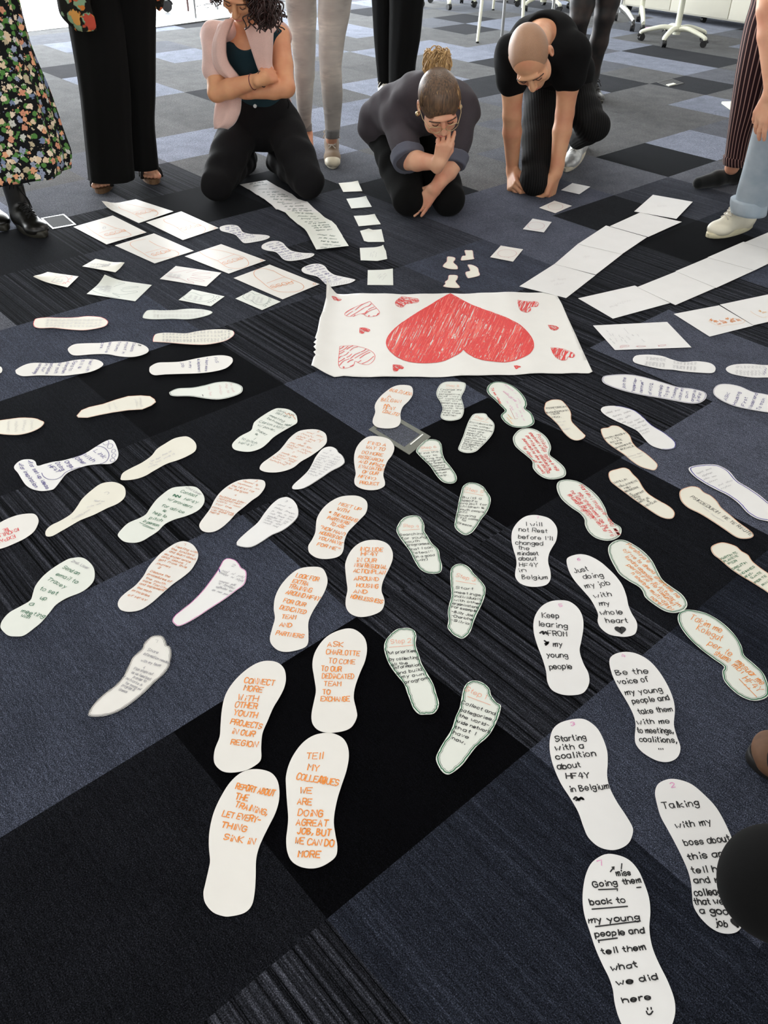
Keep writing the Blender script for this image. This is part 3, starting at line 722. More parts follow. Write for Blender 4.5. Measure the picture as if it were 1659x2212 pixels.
step(7, 'g', '740,322 790,325 810,350 850,390 857,430 840,480 800,530 760,570 720,605 670,618 620,612 587,590 600,550 625,490 645,430 670,370 700,330', 'Collaborate with other organizations',
 '''salmon .9 20: Step 7|705,355,802,378; =|690,366,812,394
black 0.95 12: Collaborate|672,392,840,420; with other|668,413,825,440; organizations|660,432,836,463; that are|655,453,778,472; specific|652,471,765,488; helpful to|648,487,790,508; youth and|640,505,788,525; advocate|632,520,770,540; their about|630,535,770,558; the opportu-|622,549,760,572; nities|618,563,700,575; they'll|612,577,720,588; have|612,590,690,600''', [('darkgreen', .9, 2.5, .8)])
step(8, 'g', '450,110 490,88 560,85 620,90 643,105 635,150 610,200 620,240 630,290 620,340 590,368 520,378 470,365 455,340 470,290 455,240 430,200 425,160', 'Change my whole perspective',
 '''salmon .9 18: Step 8|495,124,592,126; =|490,136,600,138
black 0.95 12: Change my|455,152,612,153; whole|445,168,530,169; perspective|443,184,600,188; and way|440,200,590,205; of working|442,216,605,225; with my|450,234,585,238; beneficiaries|460,250,625,260; using new|470,270,628,276; tools, that|470,288,625,293; they can|465,305,590,311; help them|468,322,606,329; better|475,340,572,346''', [('darkgreen', .9, 2.5, .8)])

# ---------------------------------------------------------------- left: green, rust and pencil footprints
G4 = 'paper footprints with green handwriting'
foot('e', '1300,735 1360,728 1430,727 1475,740 1515,785 1527,830 1510,875 1465,915 1390,948 1300,975 1230,1010 1180,1060 1120,1100 1060,1135 1000,1148 930,1140 890,1110 880,1085 910,1045 960,1000 1040,965 1090,935 1120,890 1165,830 1215,785 1260,752',
     'white paper footprint reading Contact HF4Y providers for advice in green', G4, PAPERG, lines='''pencil 1.0 18: 2nd User|1385,738,1495,794
green 1.4 24: Contact|1345,770,1460,809; HF4Y|1372,827,1465,863; w/ providers|1250,828,1425,891; for advice|1205,876,1368,931; &|1210,914,1232,922; help to|1140,930,1235,963; pitch|1113,970,1205,993; in person|1062,993,1178,1029; =|1042,998,1155,1048; =|1065,1020,1140,1048
green 3.5 18: _|1292,800,1305,788,1312,808,1326,794,1338,812,1350,800''')
foot('e', '600,1258 645,1275 690,1320 707,1370 700,1430 660,1480 600,1520 500,1560 420,1610 370,1670 310,1740 250,1790 180,1840 120,1848 60,1840 15,1800 3,1770 20,1725 70,1670 150,1625 225,1580 245,1530 265,1470 320,1400 400,1335 500,1275 550,1262',
     'white paper footprint reading Send an email to set up a meeting in green', G4, PAPERG, lines='''pencil 1.1 22: 2nd. User|530,1290,655,1348
green 1.5 32: Send an|465,1340,580,1391; email to|415,1390,570,1456; Tracey|350,1425,480,1491; to set|295,1500,420,1541; up|297,1568,340,1580; a|215,1616,245,1620; meeting|155,1666,325,1712; with|152,1702,215,1716''')
foot('f', '640,145 690,140 745,150 790,180 803,215 800,245 760,270 690,310 630,350 590,390 545,425 480,448 420,450 360,438 337,415 345,385 395,340 470,300 485,265 500,235 560,190',
     'white paper footprint reading Set up a meeting between staff in dark green', G4, PAPERG, lines='''darkgreen 1.1 18: ~5 ~4|655,158,785,196; Set up a|645,178,750,212; meeting|600,195,705,240; between|585,215,690,266; Clarion staff|527,240,700,292; w/ power,|517,265,642,306; Tracey|505,300,580,334; &|497,330,515,336; I|468,354,492,366; to pitch|400,362,508,398; HF4Y|380,393,478,416; ~6|710,262,765,270
rust 2 16: _|715,172,730,186,740,176,755,196,765,186,790,220''')
G5 = 'paper footprints with rust orange handwriting'
foot('e', '1385,1140 1440,1165 1475,1215 1478,1260 1455,1310 1420,1360 1360,1410 1290,1460 1210,1530 1130,1600 1050,1650 970,1665 910,1655 885,1630 880,1600 900,1560 950,1515 1010,1470 1070,1400 1110,1330 1160,1270 1210,1220 1290,1165 1340,1143',
     'white paper footprint with small rust lines, Meeting with, Discuss the procedures', G5, lines='''rust 1.2 17: 1|1368,1168,1382,1172; Meeting with|1310,1184,1470,1232; the landlord|1275,1200,1445,1252; and learn about|1262,1220,1455,1282; my experience|1225,1240,1420,1302; and ideas I|1205,1258,1385,1318; got from this|1185,1280,1390,1342; journey|1165,1308,1270,1340; 2|1178,1342,1192,1346; Discuss the|1120,1368,1265,1412; procedures of|1100,1388,1275,1450; the youth|1085,1418,1230,1466; care facility|1065,1438,1242,1500; and implement|1040,1460,1240,1520; the main|1020,1490,1125,1524; principles|985,1510,1112,1556; of HF4Y|955,1546,1090,1588''')
foot('f', '500,650 560,658 575,685 565,720 530,765 480,800 420,850 370,890 320,945 270,990 220,1020 170,1030 125,1020 102,990 108,960 140,915 180,860 210,800 250,745 310,695 380,660 440,650',
     'white paper footprint with two rust paragraphs, between the pencilled and plain footprints', G5, lines='''rust 1.1 15: 3|500,668,512,671; ~8 ~2|410,665,522,700; ~9 ~3|372,680,535,730; the HF4Y for|330,700,492,746; ~4 Belgium|305,716,445,755; 4|350,768,362,772; building on inter-|245,775,432,828; national net-|240,793,400,838; work ~1 ~5|225,808,395,857; for the|215,833,330,862; connections|192,852,345,902; we see up|183,872,342,912; here|175,890,240,904''')
foot('f', '880,290 950,292 1000,315 1015,350 1010,390 970,430 900,480 830,520 780,560 720,585 650,598 580,595 540,580 535,560 555,530 610,490 670,445 710,400 750,350 810,305',
     'white paper footprint with three rust paragraphs, left of the FIND A WAY footprint', G5, lines='''rust 1.1 14: 5|945,310,957,313; ~4 ~4|868,313,988,352; ~5 ~2|830,325,985,376; ~5 ~4 ~1|800,343,970,387; ~5 ~4|790,358,905,388; 6|850,395,862,398; ~4 ~5 ~4|750,388,905,432; ~5 ~5|730,402,920,467; ~4 ~5|720,418,872,472; 7|765,460,777,463; ~6 ~4|690,460,800,497; ~4 ~5|665,472,800,522; ~6 ~4|650,487,782,530; ~5 ~4|620,492,760,547; ~9|600,510,720,551''')
G6 = 'paper footprints with pencil writing'
foot('i', '430,408 455,415 470,440 475,458 490,465 498,490 495,530 485,570 455,610 410,650 360,700 300,750 240,790 180,815 120,825 75,820 75,800 100,760 150,710 210,665 250,620 280,560 300,520 345,480 355,455 375,430 400,412',
     'white bare-foot paper cutout edged in black, pencilled Share, lowest on the left', G6, PAPER, [('black', 1.4, 1.2, .6), ('black', .7, 4, 1)], '''pencil 1.0 16: 1|412,442,424,446; Share|375,488,428,504; information needed|352,508,485,556; with my team|340,543,440,570; Plan steps out|305,583,400,613; as we feed back|293,603,390,641; in order to|298,627,365,651; ~2 networks ~2|248,625,345,671; for young ~4|260,657,340,692; program is|243,668,305,696; Greece|228,690,268,706
pencil 1.0 12: =|364,568,358,580; =|362,575,358,580,355,573''')
foot('i', '790,15 825,25 845,45 855,62 880,80 882,115 870,150 830,180 770,225 700,270 640,310 580,345 535,362 515,352 503,335 515,310 550,280 600,240 650,190 690,140 730,85 750,50 765,25',
     'white bare-foot paper cutout edged in pink with pencil writing', G6, PAPERB, [('magenta', 1.5, 1.2, .5)], '''pencil 1.0 15: 2|806,56,820,60; ~4 ~2 ~4|755,82,870,120; ~6 ~2 ~5|745,92,865,140; ~8 ~4|740,135,825,160; ~2 ~7|738,145,820,176; ~9 ~3|725,165,830,195; ~3 ~4 ~4|705,180,800,212
purple 2.4 14: _|730,78,740,68,746,86''')
foot('f', '735,778 775,800 805,845 813,890 800,930 750,980 690,1020 620,1050 560,1090 500,1125 450,1138 390,1130 367,1115 385,1080 450,1020 520,960 570,890 620,830 670,790 710,778',
     'white paper footprint with pencil writing, between the rust and MEET UP footprints', G6, PAPERB, [('black', .8, .6, .3, (.1, .62))], '''pencil .9 14: 3|716,812,728,815; ~5 ~2|660,835,760,862; ~5 ~6|640,855,785,905; ~2 ~4 ~2 ~4|620,880,780,932; ~4 ~5 ~4|605,897,770,950; ~7 ~2 ~3|590,915,740,962; ~4 ~5 ~2|580,930,720,975; ~6 ~4|565,945,690,985; ~6 ~4|558,962,665,998''')
foot('f', '1050,417 1085,435 1100,458 1125,478 1142,510 1140,535 1110,560 1050,590 990,630 930,670 870,705 820,720 775,720 767,705 785,680 830,640 880,590 910,540 935,490 975,440 1010,420',
     'small white bare-foot paper cutout with pencil lines, just left of FIND A WAY', G6, PAPERB, [('black', .8, .8, .5, (.05, .5))], '''pencil .9 13: 4|1028,448,1042,452; ~3 ~2 ~3|985,462,1115,500; ~6 ~4|965,480,1105,520; ~4 ~5|950,496,1090,535; ~3 ~2 ~5|940,510,1080,548; ~4 ~4|930,526,1060,560; ~6 ~4|915,542,1040,575; ~6 ~3|905,557,1020,590; ~4 ~4|895,575,1000,605; ~6 ~3|880,592,980,622; ~5|870,610,950,634''')
foot('e', '1370,355 1410,360 1450,390 1466,425 1455,465 1400,500 1330,530 1240,560 1150,610 1080,650 1000,675 910,680 902,660 920,625 980,590 1060,550 1130,500 1170,450 1230,410 1300,370',
     'almost blank white paper footprint, right of the purple toed cutout', G6, PAPERC, (), '''faint 1 14: ~7 ~4|1215,500,1285,465; ~8 ~3|1225,525,1310,485; ~4 ~6|1130,545,1205,515; ~3 ~5|1120,565,1210,540; ~8|1110,590,1180,565''')
foot('e', '820,695 870,700 920,725 937,760 930,810 880,855 800,890 700,940 600,980 530,1020 460,1060 390,1098 345,1098 342,1060 380,1020 450,985 530,935 575,880 615,820 680,760 750,710',
     'almost blank white paper footprint with faint dots, left of Contact HF4Y', G6, PAPERC, (), '''pencil 1 14: _|780,778,800,770,815,778,800,790; _|696,872,700,874
faint 1 14: ~7 ~4|700,840,780,845; ~5 ~4|650,890,760,860; ~6 ~6|570,960,680,905; ~8|540,975,640,935''')

# the purple toed cutout
foot('e', '720,430 780,395 825,380 855,400 880,460 883,500 865,535 820,560 740,562 640,575 540,610 490,640 450,690 410,740 380,755 310,763 240,748 195,720 165,680 135,630 105,590 125,555 170,530 235,528 265,545 280,575 340,560 400,545 470,535 560,510 640,480',
     'white paper cutout with drawn toes reading Link With Other Orgs in purple', 'toed paper cutouts with purple writing', PAPERB, (), '''purple 1.9 30: Link|698,465,770,520; With|618,500,690,548; Other|552,518,622,566; Orgs.|482,545,535,600; Doing|412,556,462,612; HF4Y|358,578,425,628; >for set up ideas|200,540,355,762; >for inspiration|130,560,262,740
purple 1.2 20: _|764,403,780,385,806,388,812,402,800,418,780,420,764,403; _|802,432,815,412,840,416,842,432,826,446,806,444,802,432; _|832,468,842,454,860,456,862,468,850,478,836,478,832,468; _|834,502,846,486,862,490,864,502,850,514,838,512,834,502; _|822,536,834,522,852,522,858,534,846,546,828,546,822,536
purple 1.8 20: _|700,436,740,430,780,442,806,470,814,500,800,535,770,556,740,562; _|312,630,325,655,360,676,410,678,455,660,495,622,560,598,640,576; _|640,482,600,500,540,520''')
foot('e', '235,932 270,945 288,980 280,1020 250,1070 190,1115 120,1150 50,1180 0,1195 -60,1205 -120,1190 -130,1110 -70,1045 0,1000 70,965 150,940',
     'white paper footprint with upside-down red capitals, cut off by the left edge', 'paper footprints with red capitals', PAPER, (), '''red 1.9 26: EXPAND|108,1092,-60,1150; KNOWLEDGE|134,1042,-110,1124; BE|56,1040,22,1052''')

# ---------------------------------------------------------------- left, lying footprints
G7 = 'sideways paper footprints on the left'
foot('a', '235,855 300,848 400,850 480,848 560,840 640,845 680,862 692,880 670,905 600,922 530,930 440,925 340,915 260,917 225,910 214,895 218,870', 'sideways white paper footprint edged in red, topmost on the left', G7, PAPERC, [('red', 1.8, .8, .5)],
     'faint .9 30: ' + '; '.join('~5 ~4 ~4|%d,%d,%d,%d' % (x, 858, x - 14, 912) for x in range(300, 650, 26)))
foot('a', '930,810 960,798 1040,800 1120,798 1200,790 1280,792 1340,802 1360,815 1330,832 1270,848 1200,858 1100,855 1000,858 940,855 912,845', 'sideways white paper footprint edged in grey green, upper right of the group', G7, PAPERG, [('darkgreen', 1.0, 1, .5)],
     'faint .9 26: ' + '; '.join('~4 ~5|%d,%d,%d,%d' % (x, 800, x, 850) for x in range(980, 1300, 24)))
foot('a', '990,958 1040,945 1110,945 1190,948 1260,935 1340,925 1420,922 1485,930 1500,950 1480,975 1430,1000 1320,1020 1200,1018 1080,1008 1000,1003 978,998', 'sideways white paper footprint filled with dense grey lines, heel edged in red', G7, PAPERC, [('red', 1.3, .8, .4, (.45, 1))],
     'pencil .9 20: ' + '; '.join('~4 ~3 ~5|%d,%d,%d,%d' % (x, 940 - (x - 1000) * .02, x, 1006) for x in range(1040, 1470, 22)))
foot('a', '440,1040 480,1018 560,1012 650,1010 740,1000 830,1002 910,1020 948,1045 945,1070 900,1090 840,1100 760,1095 690,1082 600,1082 500,1090 460,1085 436,1060', 'sideways white paper footprint reading Educate myself in trauma sensitive care in purple', G7, PAPER, (),
     '''purple 1.3 20: Educate|852,1012,832,1066; myself in|808,1008,780,1078; trauma|758,1004,732,1062; sensitive|700,1006,672,1072; care.|650,1010,638,1050
black 3 10: =|885,1022,903,1026; =|886,1026,903,1030''')
foot('a', '105,1180 160,1150 220,1138 330,1140 400,1135 480,1120 560,1114 620,1118 655,1135 658,1155 620,1180 560,1200 480,1212 400,1220 250,1218 150,1223 110,1210 100,1195', 'sideways white paper footprint reading Meet with Bill in purple', G7, PAPER, (),
     '''purple 1.3 22: Meet with|578,1118,548,1192; Bill &|522,1122,498,1174; Sara to|472,1126,440,1188; strengthen|430,1128,392,1206; our youth|378,1138,345,1206; participation|325,1142,286,1214; in our|292,1142,262,1196; own trainings|252,1144,206,1218''')
foot('a', '965,1160 1010,1138 1080,1135 1160,1130 1260,1110 1350,1095 1420,1090 1475,1100 1490,1120 1480,1145 1440,1175 1360,1195 1270,1205 1180,1208 1060,1212 990,1217 960,1200 956,1178', 'sideways white paper footprint reading FNS learn more in purple', G7, PAPER, (),
     '''purple 1.3 20: FNS|1368,1106,1380,1140; > learn more|1318,1106,1312,1192; & implement|1262,1116,1268,1198; in my|1208,1128,1212,1172; job|1158,1138,1166,1168''')
foot('a', '1090,1320 1140,1300 1230,1295 1310,1280 1380,1262 1450,1257 1510,1268 1545,1285 1553,1305 1540,1330 1480,1355 1400,1370 1320,1365 1220,1350 1130,1350 1095,1345 1084,1332', 'sideways white paper footprint edged in green with wavy toes, lowest right of the group', G7, PAPERG, [('darkgreen', 1.4, 2.6, .8)],
     'wine .6 18: ~3 ~5|1470,1268,1490,1330; ~5 ~3|1440,1270,1455,1335; ~8|1400,1280,1412,1345; ~4 ~4|1330,1290,1345,1350\nblack 2 8: =|1296,1340,1300,1352')
foot('a', '490,1475 520,1440 570,1420 660,1400 740,1372 820,1350 900,1345 960,1350 990,1370 998,1388 970,1410 910,1435 820,1440 720,1455 640,1470 560,1488 500,1487', 'sideways white paper footprint edged in orange, half on the black tile', G7, PAPERC, [('rust', 1.2, 1.0, .4)],
     'faint 1 20: ~8|890,1360,900,1425; ~6|860,1370,872,1420; ~7|720,1390,745,1445; ~6|690,1400,700,1440', smooth=False)
foot('a', '0,1505 60,1497 140,1488 220,1492 260,1505 283,1520 260,1550 200,1580 120,1598 40,1597 0,1593 -60,1590 -150,1570 -180,1545 -100,1520', 'sideways white paper footprint with orange toe edge, cut off by the left edge', G7, PAPERC, [('rust', 1.2, .8, .4)],
     'faint 1 24: ~8|200,1505,190,1570; ~7|150,1505,140,1580; ~8|100,1510,92,1585; ~7|50,1512,40,1585')
foot('a', '-40,1150 -10,1155 12,1170 14,1190 0,1205 -40,1215 -150,1220 -190,1190 -120,1160', 'white paper footprint tip just entering at the left edge', G7, PAPER)

# ---------------------------------------------------------------- right side
G8 = 'sideways paper footprints on the right'
foot('d', '795,1110 820,1092 900,1088 980,1097 1040,1118 1110,1135 1200,1130 1280,1140 1315,1160 1322,1185 1300,1205 1220,1203 1120,1195 1050,1185 980,1180 900,1165 820,1145 795,1130', 'sideways white paper footprint with grey lines, below the paper with red mouths', G8, PAPERB, (),
     'pencil .8 22: ' + '; '.join('~5 ~4|%d,%d,%d,%d' % (x, 1160 + (x - 880) * .1, x + 8, 1100 + (x - 880) * .1) for x in list(range(885, 1010, 22)) + list(range(1060, 1200, 22))))
foot('d', '1392,1170 1440,1150 1530,1145 1620,1152 1700,1158 1850,1200 1800,1235 1659,1232 1560,1232 1450,1215 1400,1195', 'sideways white paper footprint with grey lines, cut off by the right edge', G8, PAPERB, (),
     'pencil .8 22: ' + '; '.join('~5 ~3|%d,%d,%d,%d' % (x, 1222, x + 6, 1156) for x in range(1465, 1640, 24)) + '\npurple 1.4 20: ~4|1640,1215,1655,1170')
foot('d', '600,1230 640,1218 740,1212 830,1222 920,1245 1010,1272 1090,1295 1180,1305 1258,1330 1258,1370 1215,1397 1150,1398 1050,1380 950,1362 850,1345 740,1320 650,1290 600,1262', 'sideways white paper footprint reading join the expertise centrum in purple', G8, PAPERB, [('purple', .9, 2.2, .6), ('purple', .7, 4.2, .8)],
     '''purple 1.5 22: join the|742,1304,748,1236; "expertise-|802,1328,818,1240; centrum"|852,1332,862,1256; of HVO Q.|910,1344,922,1268; and help|970,1356,984,1284; To give|1012,1360,1026,1296; Training|1058,1370,1076,1302; within my|1100,1380,1116,1306; own|1142,1366,1150,1326; organis|1180,1388,1198,1318; in HF4Y|1216,1388,1236,1334''')
foot('d', '1310,1310 1340,1280 1400,1275 1480,1290 1560,1325 1640,1340 1750,1370 1850,1420 1800,1470 1659,1457 1540,1438 1440,1415 1360,1380 1315,1345', 'sideways white paper footprint reading ASK Housing First in purple', G8, PAPERB, [('purple', .9, 2.0, .6)],
     '''purple 1.5 24: ASK|1392,1384,1416,1334; Housing|1452,1412,1482,1330; First|1508,1422,1528,1364; Nederland|1552,1436,1592,1340; To train|1606,1446,1640,1372''')
foot('h', '408,160 430,135 500,128 580,138 660,165 720,210 790,275 880,330 950,385 967,415 955,445 900,455 840,445 780,420 730,370 680,315 600,275 510,235 440,195', 'long white paper footprint with blue side edge, upper of the two blue ones', 'blue edged paper footprints', PAPERB, [('blue', 2.0, .8, .5, (.12, .62))],
     'pencil .8 16: ~6 ~5|450,190,560,160; ~7 ~6|500,215,640,170; ~4 ~5|540,240,640,205; ~4|565,262,600,250; ~5 ~6|610,265,710,225; ~4 ~6|640,285,740,240; ~5 ~4|670,305,760,270; ~7|690,330,770,300; ~5|720,345,780,320')
foot('h', '1065,605 1080,585 1150,570 1230,567 1290,575 1370,620 1430,690 1520,745 1600,800 1660,850 1780,930 1850,990 1780,1010 1650,990 1570,970 1500,925 1440,860 1360,800 1260,750 1170,700 1100,650', 'long white paper footprint with thick blue outline, at the right edge', 'blue edged paper footprints', PAPERB, [('blue', 2.6, 5.0, .8)],
     'pencil .8 16: ~6 ~5|1130,640,1240,600; ~7|1170,660,1250,630; ~5 ~4|1180,685,1280,655; ~6|1210,710,1290,680; ~4 ~5|1290,730,1400,690; ~6|1310,755,1390,725')
G9 = 'orange edged bare-foot cutouts with capitals'
foot('h', '0,100 40,82 90,80 120,90 140,110 165,140 185,180 190,240 230,285 280,335 293,352 270,375 225,385 180,370 130,325 90,270 40,220 0,185 -15,150 -10,120', 'white bare-foot cutout edged in orange with black capitals, nearest the heart poster', G9, PAPERC, [('rust', 1.2, .8, .5)],
     '''black 1.1 13: PERFORCIMI|5,152,155,138; I|66,164,70,163; BASHKEPUNIM|5,186,186,163; MIDIS|40,198,102,188; NGO.|45,219,112,214
faint .9 12: ~6 ~4|75,255,150,245; ~5|95,280,140,272; ~8|110,310,185,300''')
foot('h', '408,310 420,295 460,290 490,275 540,280 590,315 625,350 645,400 680,440 740,480 800,530 833,570 812,608 760,600 700,580 640,540 580,490 520,450 460,405 425,360', 'white bare-foot cutout edged in orange reading PER SHERBIME SOCIALE', G9, PAPERC, [('rust', 1.3, 1.0, .5)],
     '''black 1.1 13: PERMIRESIM|445,378,610,333; I TE|495,383,550,371; RINJVE|485,408,570,386; PER|525,420,570,408; SHERBIME|520,450,642,409; SOCIALE|560,460,660,432
faint .9 12: ~8 ~5|610,515,740,475; ~7|640,525,730,500''')
foot('h', '465,640 480,615 530,600 580,590 620,605 650,640 690,680 725,740 770,790 850,840 920,880 955,915 960,945 940,970 890,970 830,945 740,885 660,830 580,770 500,710 475,680', 'white bare-foot cutout edged in orange reading ZHVILLIM, right of the red-lettered trail', G9, PAPERC, [('rust', 1.3, 1.0, .5)],
     '''black 1.1 15: ZHVILLIM|500,714,606,682; I|552,724,558,722; TRAJNIMEVE|540,744,695,690; MBI|588,752,632,740; RENDESINE|570,786,695,740; E|632,796,644,790; NDERTIMIT|630,818,736,771; PER|665,823,706,812; TE|684,840,716,826; RRITJE|700,857,772,820; E|762,850,775,844; NEVOJE|745,884,828,845''')
foot('h', '995,785 1010,755 1050,738 1090,730 1140,740 1180,775 1230,800 1275,840 1310,890 1370,940 1440,1000 1510,1050 1550,1090 1535,1115 1480,1123 1420,1110 1330,1050 1240,990 1150,935 1060,890 1010,840', 'white bare-foot cutout edged in orange reading PSIKOEDUKIM along its length', G9, PAPERC, [('rust', 1.5, 1.4, .6)],
     '''black 1.3 24: PSIKOEDUKIM|1075,812,1282,938; ME TE RINJTE|1316,962,1525,1100
faint .9 12: ~8 ~5|1170,890,1260,960; ~6|1260,960,1330,1000''')
foot('h', '1230,1195 1250,1170 1300,1152 1350,1155 1420,1180 1460,1215 1510,1245 1540,1290 1600,1340 1700,1410 1850,1530 1850,1600 1700,1550 1620,1500 1540,1450 1440,1390 1370,1340 1300,1280 1250,1240', 'white bare-foot cutout edged in orange reading HARTIM, at the right edge', G9, PAPERC, [('rust', 1.4, 1.2, .5)],
     '''green 1.3 18: HARTIM TE|1298,1288,1430,1232; PLANEVE|1325,1307,1436,1256; PER|1368,1318,1430,1292; DREJTIM|1398,1358,1502,1306; E|1440,1366,1454,1358; NDIHMES|1448,1402,1562,1338; AFAT-|1490,1418,1550,1386; GJATE|1538,1424,1612,1380; PER TE|1558,1464,1648,1406; RINJ|1622,1478,1672,1440''')
G10 = 'green outlined shoe soles with red or orange script'
EGL = [('green', 1.0, 3.0, .8), ('darkgreen', .8, 5.0, 1.2)]
foot('g', '800,150 810,115 850,88 910,85 980,108 1040,150 1085,205 1100,255 1090,285 1130,315 1155,370 1145,405 1090,425 1020,425 970,410 925,375 905,335 935,300 900,260 850,210 815,180', 'white shoe sole with thick green outline, red and pink writing, nearest the heart poster', G10, PAPERG, [('green', 3.4, 4.2, .8), ('darkgreen', .9, 1.5, .6)], lcrop='t',
     lines='''red 1.6 52: Te ~4 >~6|160,235,330,520
pink .8 40: ~9 ~2|400,170,620,350; ~8 ~3|380,290,540,420; ~4 ~4|470,400,620,480; ~3 ~5|440,470,560,640; ~3 ~4 ~3|560,430,700,700; ~4 ~4|640,420,760,680; ~4|600,680,640,770; ~3 ~3|700,720,760,830
wine 1.0 20: =|385,295,500,390; =|510,600,600,790; =|600,790,650,780
gold 1.6 30: ~4|460,710,540,800; ~5|440,760,560,890''')
foot('g', '995,510 1010,475 1050,440 1110,432 1170,445 1230,485 1265,530 1280,580 1270,630 1320,670 1375,720 1392,765 1375,795 1310,812 1245,808 1190,780 1145,730 1140,680 1100,640 1050,600 1010,560', 'white shoe sole with green outline and five lines of red script', G10, PAPERG, EGL, lcrop='t',
     lines='''red 1.5 60: Politikat,|985,1070,1150,1330; sherbimet e reja|845,1040,1120,1380; ligjore e reja|1110,1430,1350,1720; per rritje e per sherbimin ne|800,1095,1220,1715; punesimin ne ~6 ~2 shkolla|735,1150,1185,1765; te ~6 ~3 ~8|735,1290,1110,1780''')
foot('h', '78,720 100,690 160,680 240,695 320,745 390,810 440,890 460,950 500,1000 550,1030 563,1060 550,1100 500,1130 440,1135 370,1115 320,1075 290,1020 285,975 250,930 190,890 120,830 85,770', 'white shoe sole with green outline reading Human Rights in red script', G10, PAPERG, EGL, lcrop='u',
     lines='''red 1.5 46: Hartimi i rrugeve|325,155,608,495; ndaj @@|640,520,765,730; mbi sherbimet qe te rrij|310,245,705,740; ne lidhje te promovimit te|225,225,615,690; #Human Rights!!!|190,262,458,540''')
foot('h', '462,1200 480,1160 530,1133 590,1135 660,1170 730,1220 790,1285 830,1360 870,1430 940,1485 1010,1535 1050,1590 1050,1635 1010,1665 950,1677 880,1660 800,1610 740,1560 720,1515 690,1480 620,1440 550,1390 510,1330 475,1260', 'white shoe sole with green outline and orange script, right of Just doing my job', G10, PAPERG, [('green', 1.6, 3.6, .8), ('darkgreen', .8, 6.0, 1.2)], lcrop='u',
     lines='''orange 1.4 44: Pershirja e|868,842,1120,1052; sherbime ne|1190,1215,1465,1460; ojf-ve te dhena|830,905,1180,1180; integrim|1235,1330,1480,1560; kundra abandim, si|855,985,1215,1310; komunitet|1225,1370,1410,1550; pershirje ne|878,1080,1205,1345; n sherbim multi-disipl|925,1175,1385,1600; nore!|1145,1455,1270,1550''')
foot('k', '920,205 945,180 990,178 1060,195 1130,235 1190,290 1230,350 1245,400 1290,440 1340,490 1363,550 1363,600 1320,622 1270,620 1210,590 1150,530 1138,480 1145,455 1090,415 1020,360 960,300 925,245', 'white shoe sole with green outline reading Takim me Kolegat in orange', G10, PAPERG, [('green', 2.6, 3.0, .8), ('darkgreen', .8, 6.5, 1.2)],
     '''orange 1.5 32: Takim me|975,222,1130,292; Kolegat|1008,276,1128,332; per te|1065,348,1178,410; shume|1095,396,1168,438; mesuar me|1200,434,1328,548; mbi|1183,452,1230,490; HF4Y|1236,516,1312,582; =|1220,518,1306,606; "|1215,545,1245,572''')

# ---------------------------------------------------------------- toed purple cutouts and the tiny red feet
G11 = 'toed paper cutouts with purple writing'
def toed(s, label, tl, dx, dy):
    foot('b', s, label, G11, PAPERB, (), tl)
toed('-10,292 30,282 75,285 95,300 110,320 150,330 200,333 240,338 250,348 220,362 170,372 130,378 110,375 90,355 70,335 40,325 0,315 -12,305', 'white toed paper cutout with purple lines, farthest of three', '''purple 1.1 9: ~5 ~4|20,300,75,288; ~4 ~6|20,310,95,298; ~6 ~4|40,320,105,308; ~5 ~5|60,330,130,318; ~6 ~5|75,340,150,328; ~5 ~6|85,350,165,336; ~6 ~4|95,360,180,345
pencil .9 9: _|115,370,120,362,130,364,128,372; _|140,368,146,360,154,362,152,370; _|165,366,172,356,180,358,177,366; _|190,358,198,350,206,352,202,360; _|214,352,224,342,238,344,230,354''', 0, 0)
toed('207,400 215,385 250,370 290,367 320,378 340,400 370,420 430,430 475,432 485,440 460,455 400,468 350,472 320,462 300,440 280,425 240,418 215,410', 'white toed paper cutout with purple lines, middle of three', '''purple 1.1 9: ~6 ~3|235,392,312,376; ~4 ~6|250,402,330,386; ~6 ~5|265,412,345,396; ~5 ~5|280,422,360,406; ~6 ~5|292,434,380,416; ~5 ~6|305,446,400,426; ~6 ~4|318,456,420,436; ~5 ~5|330,464,430,446
pencil .9 9: _|352,468,356,458,366,460,364,468; _|374,466,380,456,390,458,388,466; _|398,464,406,452,416,454,412,464; _|424,458,432,446,444,448,438,458; _|450,450,458,436,474,436,466,448''', 0, 0)
toed('418,520 430,505 470,490 510,488 540,500 560,525 590,545 630,555 690,568 700,575 670,590 620,600 570,608 545,595 525,575 500,555 460,545 430,535', 'white toed paper cutout with purple lines, touching the heart poster', '''purple 1.1 10: ~9 ~3|440,510,525,492; ~4 ~6|450,522,540,502; ~6 ~5|468,534,555,512; ~4 ~4|490,546,565,526; ~6 ~5|505,556,585,536; ~5 ~4|520,568,600,546; ~6 ~4|530,580,615,556; ~5 ~5|540,590,630,566; ~4 ~5|548,600,560,598
purple 1.0 10: _|520,580,570,586,610,576,640,558
pencil .9 9: _|560,604,562,592,574,592,574,604; _|588,602,592,588,604,590,602,602; _|616,598,622,584,632,586,628,598; _|640,592,646,578,658,580,652,592; _|668,584,672,570,688,572,680,582''', 0, 0)
G12 = 'tiny red edged baby feet cutouts'
ER = [('wine', 1.3, 1.2, .4)]
def baby(s, label): foot('q', s, label, G12, PAPERC, ER, None, name='tiny_footprint', cat='paper footprint')
baby('525,95 600,90 668,93 682,140 690,210 696,245 600,262 470,272 465,230 490,190 545,180', 'tiny red edged foot cutout, farthest of four')
baby('215,210 290,207 355,225 360,260 330,300 350,330 395,370 408,410 385,432 250,425 140,385 160,335 205,290', 'tiny red edged foot cutout, leftmost of four, second from the top')
baby('580,350 640,343 720,370 770,410 785,470 803,520 770,550 640,580 580,580 540,500 560,470 620,455 610,410', 'tiny red edged foot cutout, rightmost of four')
